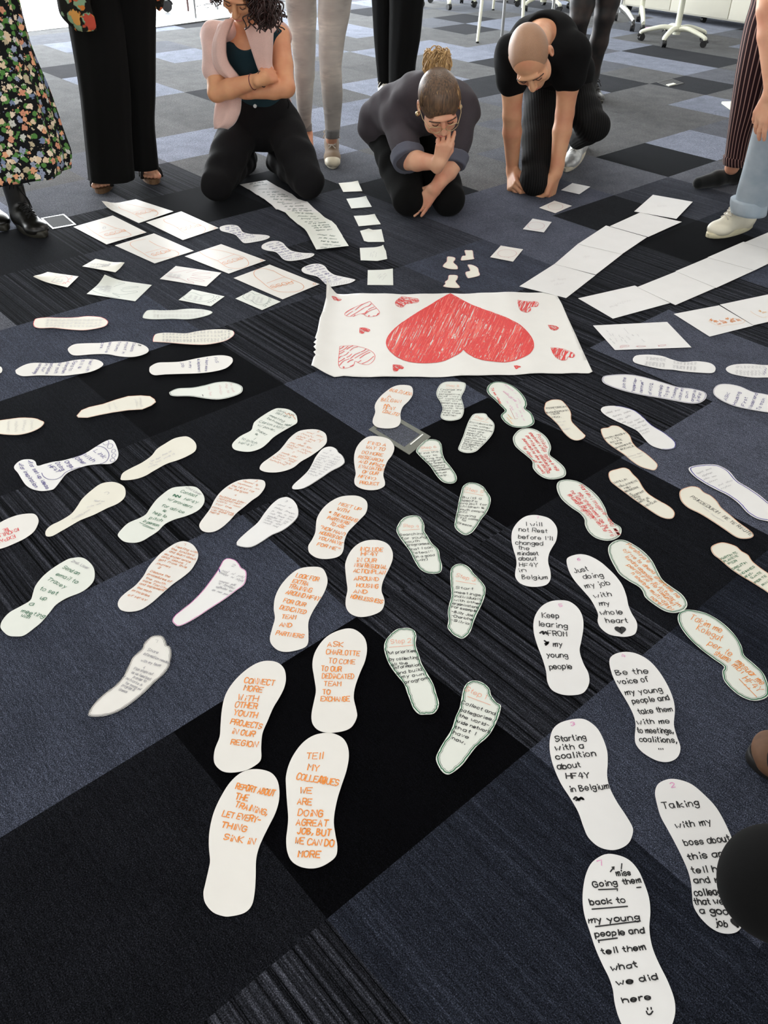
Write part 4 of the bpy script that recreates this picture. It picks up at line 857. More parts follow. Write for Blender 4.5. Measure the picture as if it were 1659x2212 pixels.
baby('240,540 310,528 385,535 410,560 395,610 370,645 400,690 440,735 425,762 280,760 145,735 180,690 175,650 225,610', 'tiny red edged foot cutout, closest to the heart poster')

# ---------------------------------------------------------------- whole sheets
def quad(crop, s, name, label, cat, group, mat=PAPERB, z=None, curl=None, lines=None, lcrop=None):
    cnt[0] += 1; z = z if z is not None else .0022 + (cnt[0] % 5) * .0003
    P = outline_pts(crop, s, False)
    o = sheet(name, P, mat, label, cat, group, z, curl=curl, sub=3)
    if lines: write(o, z + TH + .0005, lcrop or crop, lines, cnt[0], P)
    return o
def corner_curl(crop, p, size=.10, h=.02):
    ox, oy, k = CROP[crop]; c = fl(ox + p[0] / k, oy + p[1] / k)[:2]
    return lambda x, y: h * max(0, 1 - math.hypot(x - c[0], y - c[1]) / size) ** 2
G13 = 'sheets with an orange sole drawing'
SO = 'orange 1.8 30: '
quad('a', '657,133 870,90 1110,168 888,243', 'drawing_sheet', 'white sheet with orange sole drawing and curled corner, nearest the sandals', 'paper sheet', G13, PAPER, None, corner_curl('a', (657, 133), .09, .03), '''orange 1.6 44: _|485,118,520,160,600,190,680,225,740,258,780,270; _|895,180,930,195,940,215,915,240,900,240; _|655,205,760,180,870,158; _|690,225,790,210,890,182; _|580,105,700,130,800,155,895,180
orange 1.8 34: ROSS|880,164,680,212''', 'm')
quad('a', '935,238 1160,168 1400,275 1170,352', 'drawing_sheet', 'white sheet with orange sole drawing, beside the farthest toed cutout', 'paper sheet', G13, PAPER, None, None, '''orange 1.6 44: _|1030,275,1005,285,1020,310,1080,335,1150,370,1210,415,1290,445,1380,455,1450,430,1470,395,1455,365,1400,345; _|1030,275,1150,262,1250,290,1340,325,1400,345; _|1150,375,1260,345,1380,322; _|1215,412,1320,385,1420,348; _|1565,380,1580,374,1585,384,1572,388
orange 1.8 34: ROSS|1385,330,1185,382''', 'm')
quad('a', '470,268 722,195 938,303 682,380', 'drawing_sheet', 'white sheet with orange sole drawing and pencil swirl, leftmost of the drawn sheets', 'paper sheet', G13, PAPER, None, None, '''orange 1.6 44: _|130,350,160,380,220,425,280,460,360,500,450,490; _|300,315,360,335,440,370,560,405,630,445,630,465,560,480,450,490; _|275,440,360,412,480,385; _|340,465,450,450,575,410; _|740,430,770,425,790,440,760,440
orange 1.8 32: ROSS|555,392,330,448
pencil 1.6 20: _|320,375,345,362,355,380,330,390,325,378,345,372''', 'm')
quad('a', '735,385 985,308 1240,420 990,500', 'drawing_sheet', 'white sheet with orange sole drawing, in the middle of the drawn sheets', 'paper sheet', G13, PAPER, None, None, '''orange 1.6 44: _|800,500,690,520,640,535,630,565,680,605,760,650,860,710,960,715,1080,705,1150,690,1172,660,1130,630,1080,620; _|840,520,930,570,1010,600,1080,620; _|800,655,930,620,1020,600; _|880,688,1000,660,1090,622; _|1285,630,1300,625,1305,635
orange 1.8 34: ROSS|1050,615,850,668''', 'm')
quad('x', '399,553.6 477.6,527.3 574,562.6 494,591', 'drawing_sheet', 'white sheet with an orange sole drawing, second nearest the heart poster', 'paper sheet', G13, PAPER, None, None, '''orange 1.6 44: _|-60,300,-10,340,60,375,150,410,240,470,330,490,420,480,470,450,465,410,425,372,330,340,200,305,80,285,-20,275,-60,300; _|150,405,240,370,320,340; _|210,445,330,415,425,372; _|598,400,615,395,622,408,605,412,598,400
orange 2.0 36: ROSS|375,368,185,425
black 2 12: =|255,502,300,500''', 'n')
quad('x', '504.6,600.8 582.5,571.7 689.9,613.9 610.3,646.7', 'drawing_sheet', 'white sheet with an orange sole drawing, closest to the heart poster', 'paper sheet', G13, PAPER, None, None, '''orange 1.7 46: _|725,515,640,490,560,500,530,530,540,570,600,620,680,685,760,725,850,738,960,735,1030,715,1055,685,1030,650,950,615,840,572,725,508; _|665,645,760,610,850,578; _|715,690,840,660,950,618; _|1150,655,1165,640,1180,650,1168,662,1150,655
orange 2.2 38: ROSS|920,620,690,672''', 'n')
G14 = 'small sheets with tracings on the left'
quad('a', '527,520 612,472 800,510 738,558', 'drawing_sheet', 'small cream sheet filled with slanted pencil lines', 'paper sheet', G14, PAPERC, None, corner_curl('a', (800, 510), .08, .012), 'pencil 1.0 40: ' + '; '.join('~4 ~3|%d,%d,%d,%d' % (x, 840 - 6 * i, x + 25, 768 + 3 * i) for i, x in enumerate(range(190, 480, 34))), 'm')
quad('a', '218,605 305,557 503,585 432,655', 'drawing_sheet', 'small sheet with a red foot tracing and toes', 'paper sheet', G14, PAPERC, None, corner_curl('a', (218, 605), .1, .015), '''wine 1.4 20: _|90,240,130,215,180,205,240,225,300,215,328,235,320,265,270,278,220,270,160,250,90,240
red 1.6 16: _|285,275,300,265,310,278; _|318,265,330,255,338,268; _|335,245,345,232,355,242; _|350,225,358,215,364,225
pencil .8 30: ~6|170,255,200,220; ~6|205,262,235,232; ~6|240,268,270,235; ~5|275,268,300,240''', 'o')
quad('a', '555,695 675,597 972,638 865,742', 'drawing_sheet', 'sheet with a grey green hand tracing, lowest left', 'paper sheet', G14, PAPERG, None, corner_curl('a', (675, 597), .1, .02), '''darkgreen 1.2 20: _|520,325,560,345,620,365,690,385,745,385,735,375,690,355; _|690,350,760,365,850,352,890,345,880,335,800,340,760,332; _|755,325,830,312,895,305,890,298,830,300,770,312; _|700,300,740,285,790,272,770,268,700,270
pencil .9 50: ~7|580,310,600,275; ~8|610,330,635,280; ~8|640,340,665,285; ~7|670,345,690,290''', 'o')
quad('a', '1023,600 1125,517 1417,560 1320,648', 'drawing_sheet', 'sheet with a red hand tracing, beside the drawn soles', 'paper sheet', G14, PAPER, None, None, '''wine 1.3 20: _|1120,210,1200,225,1260,240,1310,265,1350,272,1345,262,1310,250,1300,235; _|1300,235,1350,245,1420,258,1435,250,1380,235,1320,225; _|1320,225,1400,230,1475,232,1480,222,1400,215,1335,208; _|1335,208,1400,195,1475,192,1478,185,1400,182,1340,195; _|1150,185,1220,180,1300,165,1375,162,1340,172,1290,185
pencil .8 40: ~7|1160,225,1190,190; ~7|1195,230,1220,195; ~7|1230,235,1255,200''', 'o')
quad('a', '1143,735 1230,667 1437,712 1350,775', 'drawing_sheet', 'small sheet with a dark foot tracing and toes, above the sideways footprints', 'paper sheet', G14, PAPERG, None, None, '''darkgreen 1.2 20: _|1265,385,1300,355,1350,350,1410,372,1470,365,1515,375,1500,400,1440,420,1370,420,1290,405,1265,385
black 1.3 14: _|1530,390,1545,375,1560,388,1540,400; _|1515,408,1525,400,1530,410; _|1500,420,1510,412,1514,422; _|1482,428,1490,420,1496,430; _|1464,432,1472,424,1478,434
pencil .8 30: ~5|1330,395,1345,365; ~6|1370,410,1390,375; ~6|1410,412,1425,380''', 'o')
quad('b', '70,672 158,628 308,688 210,732', 'drawing_sheet', 'small sheet with a green foot tracing and toes, under the nearest drawn sole', 'paper sheet', G14, PAPERG, None, None, '''darkgreen 1.3 20: _|410,790,440,755,500,740,540,765,600,765,660,770,690,800,670,850,610,872,550,865,500,825,450,820,410,790
darkgreen 1.6 16: _|625,885,640,875,660,885,640,895; _|655,868,668,858,676,868; _|680,850,690,840,700,850; _|695,830,703,820,712,828; _|700,812,706,804,714,808
pencil .9 36: ~6|470,810,500,760; ~7|520,840,550,775; ~7|565,855,595,785; ~6|610,855,635,795''', 'n')
# the overlapping strip of written slips in front of the kneeling woman
EDGE = [((52, 188), (437, 125)), ((160, 243), (620, 232)), ((290, 330), (790, 322)), ((370, 380), (885, 405)), ((490, 470), (1020, 445)), ((560, 545), (1110, 540)), ((690, 590), (1195, 612)), ((770, 680), (1270, 685)), ((880, 775), (1365, 735)), ((970, 840), (1430, 800)), ((1020, 910), (1515, 950)), ((1150, 1158), (1615, 1105))]
ORD = ['topmost, by the knees', 'second from the knees', 'third from the knees', 'fourth from the knees', 'fifth from the knees', 'sixth from the knees', 'seventh from the knees', 'eighth from the knees', 'third from the near end', 'second from the near end', 'nearest end of the strip']
for i in range(11):
    (l0, r0_), (l1, r1_) = EDGE[i], EDGE[i + 1]
    ov = .0 if i == 10 else .35
    l1 = (l1[0] + ov * 40, l1[1] + ov * 40); r1_ = (r1_[0] + ov * 40, r1_[1] + ov * 30)
    s = '%d,%d %d,%d %d,%d %d,%d' % (l0[0], l0[1], r0_[0], r0_[1], r1_[0], r1_[1], l1[0], l1[1])
    a = np.array(l0) * .72 + np.array(r0_) * .28; b = np.array(l0) * .2 + np.array(r0_) * .8; e = (np.array(l1) - np.array(l0))
    ln = []
    nl = 5 if i == 10 else 2
    for k in range(nl):
        q0 = b + e * (k + .35) / (nl + .3); q1 = a + e * (k + .35) / (nl + .3)
        ln.append('%s|%d,%d,%d,%d' % (['~9 ~3 ~6', '~5 ~8', '~8 ~4 ~3'][(i + k) % 3], q0[0], q0[1], q1[0], q1[1]))
    quad('p', s, 'note_slip', 'white written slip in the overlapping strip, %s' % ORD[i], 'paper note', 'overlapping strip of written slips', PAPERG if i > 5 else PAPERB, .0022 + i * .0012, None, 'darkgreen 1.4 22: ' + '; '.join(ln) + ('\nblack 4 20: =|1330,880,1395,870; =|1340,912,1390,905; =|1215,1130,1255,1125' if i == 10 else ''))
G15 = 'row of square blank notes'
for s, lb in (('385,122 530,110 562,182 420,188', 'yellowish square note, farthest of the row of six'), ('443,240 590,225 633,300 480,312', 'white square note, second farthest of the row of six'),
              ('498,368 655,360 700,430 535,445', 'white square note, third farthest of the row of six'), ('545,480 610,470 640,476 705,468 727,562 605,563 575,555', 'white square note with torn edges, third nearest of the row of six'),
              ('543,608 705,602 718,598 738,630 748,690 675,705 550,700', 'white square note with lifted corner, second nearest of the row of six'), ('603,772 790,768 793,884 600,882', 'white square note, nearest the heart poster of the row of six')):
    n = lb.startswith('yellow'); near = 'nearest' in lb
    quad('l', s, 'square_note', lb, 'paper note', G15, PAPERC if n else PAPERG, None, corner_curl('l', (718, 598), .05, .012) if 'lifted' in lb else corner_curl('l', tuple(float(q) for q in s.split()[1].split(',')), .06, .006),
         ('pencil .7 12: ' + ('~5 ~3|690,838,740,795; ~6|715,848,750,806; ~4|680,830,705,800' if 'heart' in lb else '~4 ~3|640,680,655,630; ~3|665,680,672,640; ~4|625,675,632,640')) if near and 'third' not in lb else None)
G16 = 'square notes with a drawn oval'
OV = 'wine 1.1 14: _|'
def oval(cx, cy, rx, ry): return ','.join('%.1f,%.1f' % (cx + rx * math.cos(a), cy + ry * math.sin(a)) for a in np.linspace(0, 2 * math.pi, 13))
quad('w', '977,1892 1090,1822 1268,1858 1158,1933', 'oval_note', 'square note with faint oval, beside the right fist', 'paper note', G16, PAPERB, None, None, 'faint 1 14: _|' + oval(1120, 1880, 75, 28))
quad('d', '192,145 290,100 402,133 295,180', 'oval_note', 'square note with red oval, second from the fist', 'paper note', G16, PAPER, None, None, OV + oval(297, 138, 48, 20))
quad('d', '87,283 150,215 272,237 222,303', 'oval_note', 'square note with red oval, third from the fist', 'paper note', G16, PAPERB, None, None, OV + oval(172, 262, 54, 24))
quad('q', '985,215 1175,8 1575,75 1395,295', 'oval_note', 'square note with brown oval and toe dots, right of the tiny feet', 'paper note', G16, PAPER, None, None, OV + oval(1290, 150, 170, 68) + '; ' + '; '.join('_|%d,%d,%d,%d' % (x, y, x + 14, y - 6) for x, y in ((1100, 190), (1160, 205), (1230, 220), (1310, 228))))
# big plain sheets
G17 = 'overlapping row of white sheets, upper right'
for i, (s, lb) in enumerate((('800,175 920,68 1175,113 1070,223', 'topmost'), ('645,268 838,180 1105,240 890,337', 'second from the top'), ('440,380 620,262 882,337 722,445', 'third from the top'), ('290,507 442,376 725,443 555,575', 'second from the bottom'), ('65,648 290,505 553,577 365,723', 'bottom one, touching the heart poster'))):
    quad('d', s, 'white_sheet', 'blank white sheet in the upper right row, ' + lb, 'paper sheet', G17, PAPERB, .0022 + (4 - i if i < 4 else 0) * .0014, None, ('faint .9 14: ~4 ~2|270,620,330,605; ~5|320,610,370,605; ~6|290,640,360,630' if i == 4 else 'faint .9 20: ~5|%d,%d,%d,%d' % ((480, 470, 530, 460) if i == 3 else (960, 150, 1010, 140))))
G18 = 'overlapping row of white sheets, far right'
for i, (s, lb) in enumerate((('442,725 805,643 1030,755 665,855', 'nearest the heart poster'), ('820,655 1070,555 1320,660 1065,770', 'second from the heart poster'), ('1065,555 1280,465 1570,550 1325,662', 'third from the heart poster'), ('1270,468 1500,368 1800,440 1570,552', 'fourth, running off the picture'), ('1505,375 1740,275 2000,360 1790,460', 'last, below the white sneaker'))):
    quad('d', s, 'white_sheet', 'blank white sheet in the far right row, ' + lb, 'paper sheet', G18, PAPERB, .0022 + i * .0014, None, ('faint .9 16: ~5 ~4|650,785,700,770; ~6|700,765,790,740' if i == 0 else 'faint .9 20: ~6 ~4|%d,%d,%d,%d' % (1100 + i * 200, 680 - i * 90, 1180 + i * 200, 650 - i * 90)))
quad('d', '1055,825 1345,770 1565,900 1285,970', 'white_sheet', 'white sheet with orange scribbled writing, right of the red mouths', 'paper sheet', 'sheets with orange scribbles', PAPERB, .0022, None, '''orange 1.2 46: ~4 ~3|700,400,820,420; ~5 ~4|780,430,960,420; ~5 ~6|850,470,1010,430; ~4 ~4|960,380,1100,400; ~6 ~4|1060,430,1230,400
gold 1.0 46: _|680,400,760,450,880,490,1000,470,1120,460,1240,440,1280,400,1200,370,1060,360,960,350''', 'r')
quad('d', '1350,768 1720,690 2000,800 1565,900', 'white_sheet', 'white sheet with faint orange drawing, cut off by the right edge', 'paper sheet', 'sheets with orange scribbles', PAPERB, .0040, None, '''gold 1.2 40: _|1370,250,1420,290,1500,330,1580,355,1640,340; ~4|1520,262,1560,258; ~5|1580,290,1650,270''', 'r')
quad('d', '537,900 1012,877 1168,1040 678,1057', 'white_sheet', 'large white sheet with faint writing and three red mouths', 'paper sheet', 'large sheets at the right', PAPERB, None, None, 'pencil .7 20: ~3 ~4|215,255,300,350; ~4 ~5|265,390,360,480; ~3 ~4|310,310,400,450; ~4 ~4|420,330,480,440; ~3 ~5|470,370,560,470; ~5|500,220,585,320; ~4|630,330,660,350; ~5|540,350,610,420; ~4|720,320,750,360; ~5|790,400,840,450' + '''
wine 1.2 20: _|445,515,500,500,580,498,592,515,560,525,500,528,465,545,448,530,470,520,560,512; _|705,520,740,510,850,512,860,520,780,526,720,524,745,516; _|1065,495,1100,520,1180,502,1190,492,1120,495,1085,505,1075,522''', 's')

# ---------------------------------------------------------------- the heart poster
def poster_z(x, y):
    """the sheet still remembers its roll: its left end curls up and its edges ripple"""
    L0 = fl(690, 720)[:2]; d = x - L0[0]
    far = max(0, (y - 3.02) / .16)
    c = .014 * max(0, 1 - max(d, 0) / .10) ** 2 + .020 * (far ** 2) * max(0, 1 - max(d, 0) / .055) ** 2
    return .0035 + c + .0035 * (1 + math.sin(x * 23 + y * 3)) * .5 + .002 * (1 + math.sin(x * 51 + 1.3)) * .5
PO = pts('c', '162,52 185,70 215,85 300,83 400,82 520,82 640,84 760,83 880,80 1000,77 1100,76 1200,74 1300,76 1375,92 1400,135 1430,205 1470,290 1510,380 1545,455 1562,490 1545,498 1480,498 1400,505 1300,502 1200,505 1100,508 1000,512 900,515 800,518 700,520 600,518 500,522 400,520 300,518 250,513 200,520 150,505 80,482 92,440 103,425 92,410 106,400 92,382 105,370 92,360 108,345 100,335 112,300 125,230 140,190 158,120')
pp = np.array([fl(x, y, .008)[:2] for x, y in PO])
bm = bmesh.new(); vs = [bm.verts.new((p[0], p[1], 0)) for p in pp]; f = bm.faces.new(vs if True else vs[::-1])
bmesh.ops.triangulate(bm, faces=[f])
for ax, (lo, hi) in ((0, (-.3, .75)), (1, (2.5, 3.3))):
    for q in np.arange(lo, hi, .018):
        n = (1, 0, 0) if ax == 0 else (0, 1, 0); c = (q, 0, 0) if ax == 0 else (0, q, 0)
        bmesh.ops.bisect_plane(bm, geom=bm.verts[:] + bm.edges[:] + bm.faces[:], plane_co=c, plane_no=n)
for v in bm.verts: v.co.z = poster_z(v.co.x, v.co.y)
r = bmesh.ops.extrude_face_region(bm, geom=bm.faces[:])
for v in [g for g in r['geom'] if isinstance(g, bmesh.types.BMVert)]: v.co.z += .0006
bmesh.ops.recalc_face_normals(bm, faces=bm.faces[:]); bm.verts.index_update()
poster = mesh_obj('heart_poster', [tuple(v.co) for v in bm.verts], [tuple(v.index for v in q.verts) for q in bm.faces], paper_mat('poster_paper', (.83, .815, .77), .42))
bm.free()
for q in poster.data.polygons: q.use_smooth = abs(q.normal.z) > .5
tag(poster, 'wide white poster with a big upside-down red heart and ten small hearts', 'poster')
pz = lambda q: poster_z(q[0], q[1]) + .0011
def cfl(p): return fl(640 + p[0] / 2.4397, 600 + p[1] / 2.4397, .008)[:2]
def inside(poly, p):
    x, y = p; c = False
    for i in range(len(poly)):
        (x0, y0), (x1, y1) = poly[i - 1], poly[i]
        if (y0 > y) != (y1 > y) and x < (x1 - x0) * (y - y0) / (y1 - y0) + x0: c = not c
    return c
BIG = [(812, 85), (760, 112), (700, 148), (640, 182), (590, 212), (545, 245), (510, 280), (488, 308), (476, 340), (482, 368), (510, 402), (550, 425), (600, 440), (660, 447), (720, 444), (780, 434), (835, 412), (865, 395), (880, 378), (900, 396), (940, 418), (1000, 434), (1080, 441), (1140, 434), (1190, 420), (1228, 400), (1248, 370), (1246, 335), (1225, 298), (1190, 262), (1150, 235), (1100, 208), (1050, 187), (980, 163), (920, 138), (860, 108)]
rr = random.Random(3)
red, lred = Ink(0), Ink(0)
def fill_hatch(poly, ink, ang, step, w, brk, gap=0):
    """pen hatching clipped to an outline, in the crop's own frame"""
    P = np.array(poly); c, s = math.cos(ang), math.sin(ang); Q = P @ np.array([[c, s], [-s, c]]).T
    y = Q[:, 1].min()
    while y < Q[:, 1].max():
        y += step * rr.uniform(.5, 1.5); xs = []
        for i in range(len(Q)):
            a, b = Q[i - 1], Q[i]
            if (a[1] > y) != (b[1] > y): xs.append(a[0] + (b[0] - a[0]) * (y - a[1]) / (b[1] - a[1]))
        xs.sort()
        for a, b in zip(xs[::2], xs[1::2]):
            x = a + rr.uniform(0, 6)
            while x < b:
                e = min(b, x + brk * rr.uniform(.5, 1.5))
                if rr.random() > gap and e - x > 4:
                    bw = rr.uniform(-6, 6)
                    pl = [(x, y), ((x + e) / 2, y + bw), (e, y + rr.uniform(-3, 3))]
                    ink.stroke([cfl((p[0] * c - p[1] * s, p[0] * s + p[1] * c)) for p in crom(pl, 4)], w * rr.uniform(.7, 1.2), pz)
                x = e + rr.uniform(2, 16)
fill_hatch(BIG, lred, math.radians(118), 8.5, .0040, 130, .04)
fill_hatch(BIG, lred, math.radians(108), 9, .0036, 110, .10)
red.z = .0002
fill_hatch(BIG, red, math.radians(116), 7, .0042, 85, .22)
UP = [(812, 85), (700, 148), (590, 212), (545, 260), (700, 240), (850, 170), (900, 200), (1000, 240), (1120, 270), (1225, 300), (1150, 235), (1050, 187), (920, 138)]
fill_hatch(UP, red, math.radians(112), 5.5, .0042, 55, .12)
fill_hatch([(550, 330), (700, 300), (860, 330), (860, 395), (780, 434), (600, 440), (510, 400)], red, math.radians(122), 7, .0042, 60, .25)
fill_hatch([(900, 330), (1050, 280), (1200, 300), (1230, 370), (1100, 430), (950, 415)], red, math.radians(120), 7, .0042, 60, .3)
for k in range(2): red.stroke([cfl((p[0] + rr.uniform(-1, 1), p[1] + rr.uniform(-1, 1))) for p in crom(BIG + BIG[:1], 3)], .0042, pz)
for poly, mode in (([(190, 105), (205, 103), (225, 108), (238, 113), (225, 120), (205, 118), (190, 112)], 2),
    ([(388, 125), (330, 148), (275, 170), (255, 188), (268, 200), (300, 202), (345, 190), (370, 203), (400, 205), (432, 196), (438, 180), (415, 152)], 1),
    ([(556, 94), (530, 115), (522, 132), (535, 148), (562, 150), (580, 132), (620, 132), (644, 126), (640, 112), (600, 102)], 2.5),
    ([(1168, 118), (1172, 150), (1185, 175), (1215, 182), (1235, 168), (1238, 150), (1265, 150), (1278, 136), (1262, 122), (1210, 122)], 1.5),
    ([(1328, 248), (1355, 250), (1382, 260), (1375, 270), (1358, 275), (1340, 268)], 2), ([(335, 264), (362, 263), (388, 274), (380, 284), (360, 282), (352, 293), (334, 290)], 2),
    ([(230, 358), (300, 356), (375, 375), (412, 402), (410, 432), (380, 455), (335, 450), (310, 438), (300, 462), (260, 474), (230, 470), (222, 440)], 1),
    ([(1342, 368), (1400, 372), (1455, 390), (1468, 405), (1455, 418), (1432, 414), (1425, 430), (1400, 435), (1370, 420), (1352, 395)], 1.5),
    ([(510, 460), (545, 460), (565, 470), (558, 480), (540, 480), (532, 492), (512, 492)], 2), ([(1148, 460), (1165, 460), (1183, 467), (1170, 470), (1160, 478)], 2)):
    if mode >= 2: fill_hatch(poly, red, math.radians(20), 2.0, .0028, 40 if mode == 2 else 30, .0 if mode == 2 else .18)
    else: fill_hatch(poly, red, math.radians(150 if mode == 1 else 115), 12 if mode == 1 else 6, .0036, 60, .12)
    red.stroke([cfl(p) for p in crom(poly + poly[:1], 3)], .0018, pz)
lred.build('light_red_hatching', INK['lightred'], poster, 'lighter red pen hatching of the big heart')
red.build('heart_drawing', INK['red'], poster, 'red marker hearts, outlined and hatched')

# ---------------------------------------------------------------- sculpting: smooth unions of tapered limbs, meshed as one surface
def surface_nets(D, org, h):
    s = D < 0
    nx, ny, nz = D.shape
    c = np.zeros((nx - 1, ny - 1, nz - 1), np.uint8)
    for a in (0, 1):
        for b in (0, 1):
            for e in (0, 1): c += s[a:nx - 1 + a, b:ny - 1 + b, e:nz - 1 + e]
    mixed = (c > 0) & (c < 8); I = np.argwhere(mixed)
    ids = np.full(c.shape, -1, np.int64); ids[mixed] = np.arange(len(I))
    corners = [(a, b, e) for a in (0, 1) for b in (0, 1) for e in (0, 1)]
    V = np.stack([D[I[:, 0] + a, I[:, 1] + b, I[:, 2] + e] for a, b, e in corners], 1)
    acc = np.zeros((len(I), 3)); n = np.zeros(len(I))
    for i, p in enumerate(corners):
        for j, q in enumerate(corners):
            if j > i and sum(abs(x - y) for x, y in zip(p, q)) == 1:
                m = (V[:, i] < 0) != (V[:, j] < 0); t = V[:, i] / np.where(m, V[:, i] - V[:, j], 1)
                pt = np.array(p) + t[:, None] * (np.array(q) - np.array(p)); acc += pt * m[:, None]; n += m
    P = org + h * (I + acc / n[:, None]); F_ = []
    for ax in range(3):
        o = [x for x in range(3) if x != ax]
        a = [slice(None)] * 3; b = [slice(None)] * 3; a[ax] = slice(0, -1); b[ax] = slice(1, None)
        A, Bq = s[tuple(a)], s[tuple(b)]; E = np.argwhere(A != Bq)
        E = E[(E[:, o[0]] > 0) & (E[:, o[1]] > 0) & (E[:, o[0]] < D.shape[o[0]] - 1) & (E[:, o[1]] < D.shape[o[1]] - 1)]
        ins = A[E[:, 0], E[:, 1], E[:, 2]]
        q = []
        for d0, d1 in ((1, 1), (0, 1), (0, 0), (1, 0)):
            k = E.copy(); k[:, o[0]] -= d0; k[:, o[1]] -= d1; q.append(ids[k[:, 0], k[:, 1], k[:, 2]])
        Q = np.stack(q, 1); flip = ins if ax != 1 else ~ins
        Q[~flip] = Q[~flip][:, ::-1]; F_.append(Q)
    return P, np.vstack(F_)
def unit(v): v = np.asarray(v, float); return v / (np.linalg.norm(v) + 1e-12)
def frame(f, u):
    """rows: right, forward, up"""
    f = unit(f); r = unit(np.cross(f, u)); return np.array([r, f, np.cross(r, f)])
class Blob:
    def __init__(s): s.ops = []
    def cap(s, a, b, ra, rb=None, k=.015, sub=False): s.ops.append(('c', np.asarray(a, float), np.asarray(b, float), ra, ra if rb is None else rb, k, sub)); return s
    def chain(s, P, R, k=.015):
        for i in range(len(P) - 1): s.cap(P[i], P[i + 1], R[i], R[i + 1], k)
        return s
    def ell(s, c, r, ax=None, k=.015, sub=False): s.ops.append(('e', np.asarray(c, float), np.asarray(r, float), np.eye(3) if ax is None else np.asarray(ax, float), 0, k, sub)); return s
    def plane(s, c, n): s.ops.append(('p', np.asarray(c, float), unit(n), 0, 0, 0, False)); return s
    def grow(s, g):
        """the same shapes, g thicker"""
        o = Blob()
        for q in s.ops:
            if q[0] == 'c': o.ops.append((q[0], q[1], q[2], q[3] + g, q[4] + g, q[5], q[6]))
            elif q[0] == 'e': o.ops.append((q[0], q[1], q[2] + g, q[3], 0, q[5], q[6]))
            else: o.ops.append(q)
        return o
    def join(s, b): s.ops += b.ops; return s
    def mesh(s, h, rough=0.0, seed=0):
        lo, hi = [], []
        for q in s.ops:
            if q[0] == 'c' and not q[6]: r = max(q[3], q[4]); lo.append(np.minimum(q[1], q[2]) - r); hi.append(np.maximum(q[1], q[2]) + r)
            elif q[0] == 'e' and not q[6]: r = np.abs(q[3].T) @ q[2]; lo.append(q[1] - r); hi.append(q[1] + r)
        lo = np.min(lo, 0) - 4 * h; hi = np.max(hi, 0) + 4 * h
        n = np.ceil((hi - lo) / h).astype(int) + 1
        ax = [lo[i] + h * np.arange(n[i]) for i in range(3)]
        D = np.full(tuple(n), .2, np.float32)
        for q in s.ops:
            k = q[5]
            if q[0] == 'p':
                d = (ax[0][:, None, None] - q[1][0]) * q[2][0] + (ax[1][None, :, None] - q[1][1]) * q[2][1] + (ax[2][None, None, :] - q[1][2]) * q[2][2]
                D = np.maximum(D, d.astype(np.float32)); continue
            pad = k + 3 * h
            if q[0] == 'c': r = max(q[3], q[4]); l, u = np.minimum(q[1], q[2]) - r - pad, np.maximum(q[1], q[2]) + r + pad
            else: r = np.abs(q[3].T) @ q[2]; l, u = q[1] - r - pad, q[1] + r + pad
            i0 = np.maximum(0, np.floor((l - lo) / h).astype(int)); i1 = np.minimum(n, np.ceil((u - lo) / h).astype(int) + 1)
            if (i1 <= i0).any(): continue
            sl = tuple(slice(i0[i], i1[i]) for i in range(3))
            X, Y, Z = np.meshgrid(*(ax[i][sl[i]] for i in range(3)), indexing='ij')
            if q[0] == 'c':
                a, b = q[1], q[2]; ab = b - a; L = ab @ ab + 1e-12
                t = np.clip(((X - a[0]) * ab[0] + (Y - a[1]) * ab[1] + (Z - a[2]) * ab[2]) / L, 0, 1)
                d = np.sqrt((X - a[0] - t * ab[0]) ** 2 + (Y - a[1] - t * ab[1]) ** 2 + (Z - a[2] - t * ab[2]) ** 2) - (q[3] + t * (q[4] - q[3]))
            else:
                c, r, A = q[1], q[2], q[3]
                x, y, z = X - c[0], Y - c[1], Z - c[2]
                g = [(x * A[i][0] + y * A[i][1] + z * A[i][2]) / r[i] for i in range(3)]
                k0 = np.sqrt(g[0] ** 2 + g[1] ** 2 + g[2] ** 2); k1 = np.sqrt((g[0] / r[0]) ** 2 + (g[1] / r[1]) ** 2 + (g[2] / r[2]) ** 2) + 1e-9
                d = k0 * (k0 - 1) / k1
            o = D[sl]
            if q[6]:
                m = np.clip(.5 - .5 * (o + d) / k, 0, 1); D[sl] = o * (1 - m) - d * m + k * m * (1 - m)
            else:
                m = np.clip(.5 + .5 * (o - d) / k, 0, 1); D[sl] = o * (1 - m) + d * m - k * m * (1 - m)
        if rough:
            r = np.random.RandomState(seed)
            for _ in range(7):
                w = r.normal(0, 1, 3); w = w / np.linalg.norm(w) * r.uniform(22, 75); ph = r.uniform(0, 6.3)
                D += (rough * np.sin((ax[0] * w[0])[:, None, None] + (ax[1] * w[1])[None, :, None] + (ax[2] * w[2])[None, None, :] + ph) / 2.6).astype(np.float32)
        return surface_nets(D, lo, h)
    def build(s, name, mat, parent, h=.006, label=None, rough=0.0, seed=0):
        V, F_ = s.mesh(h, rough, seed)
        return mesh_obj(name, V, F_, mat, parent, True, label)

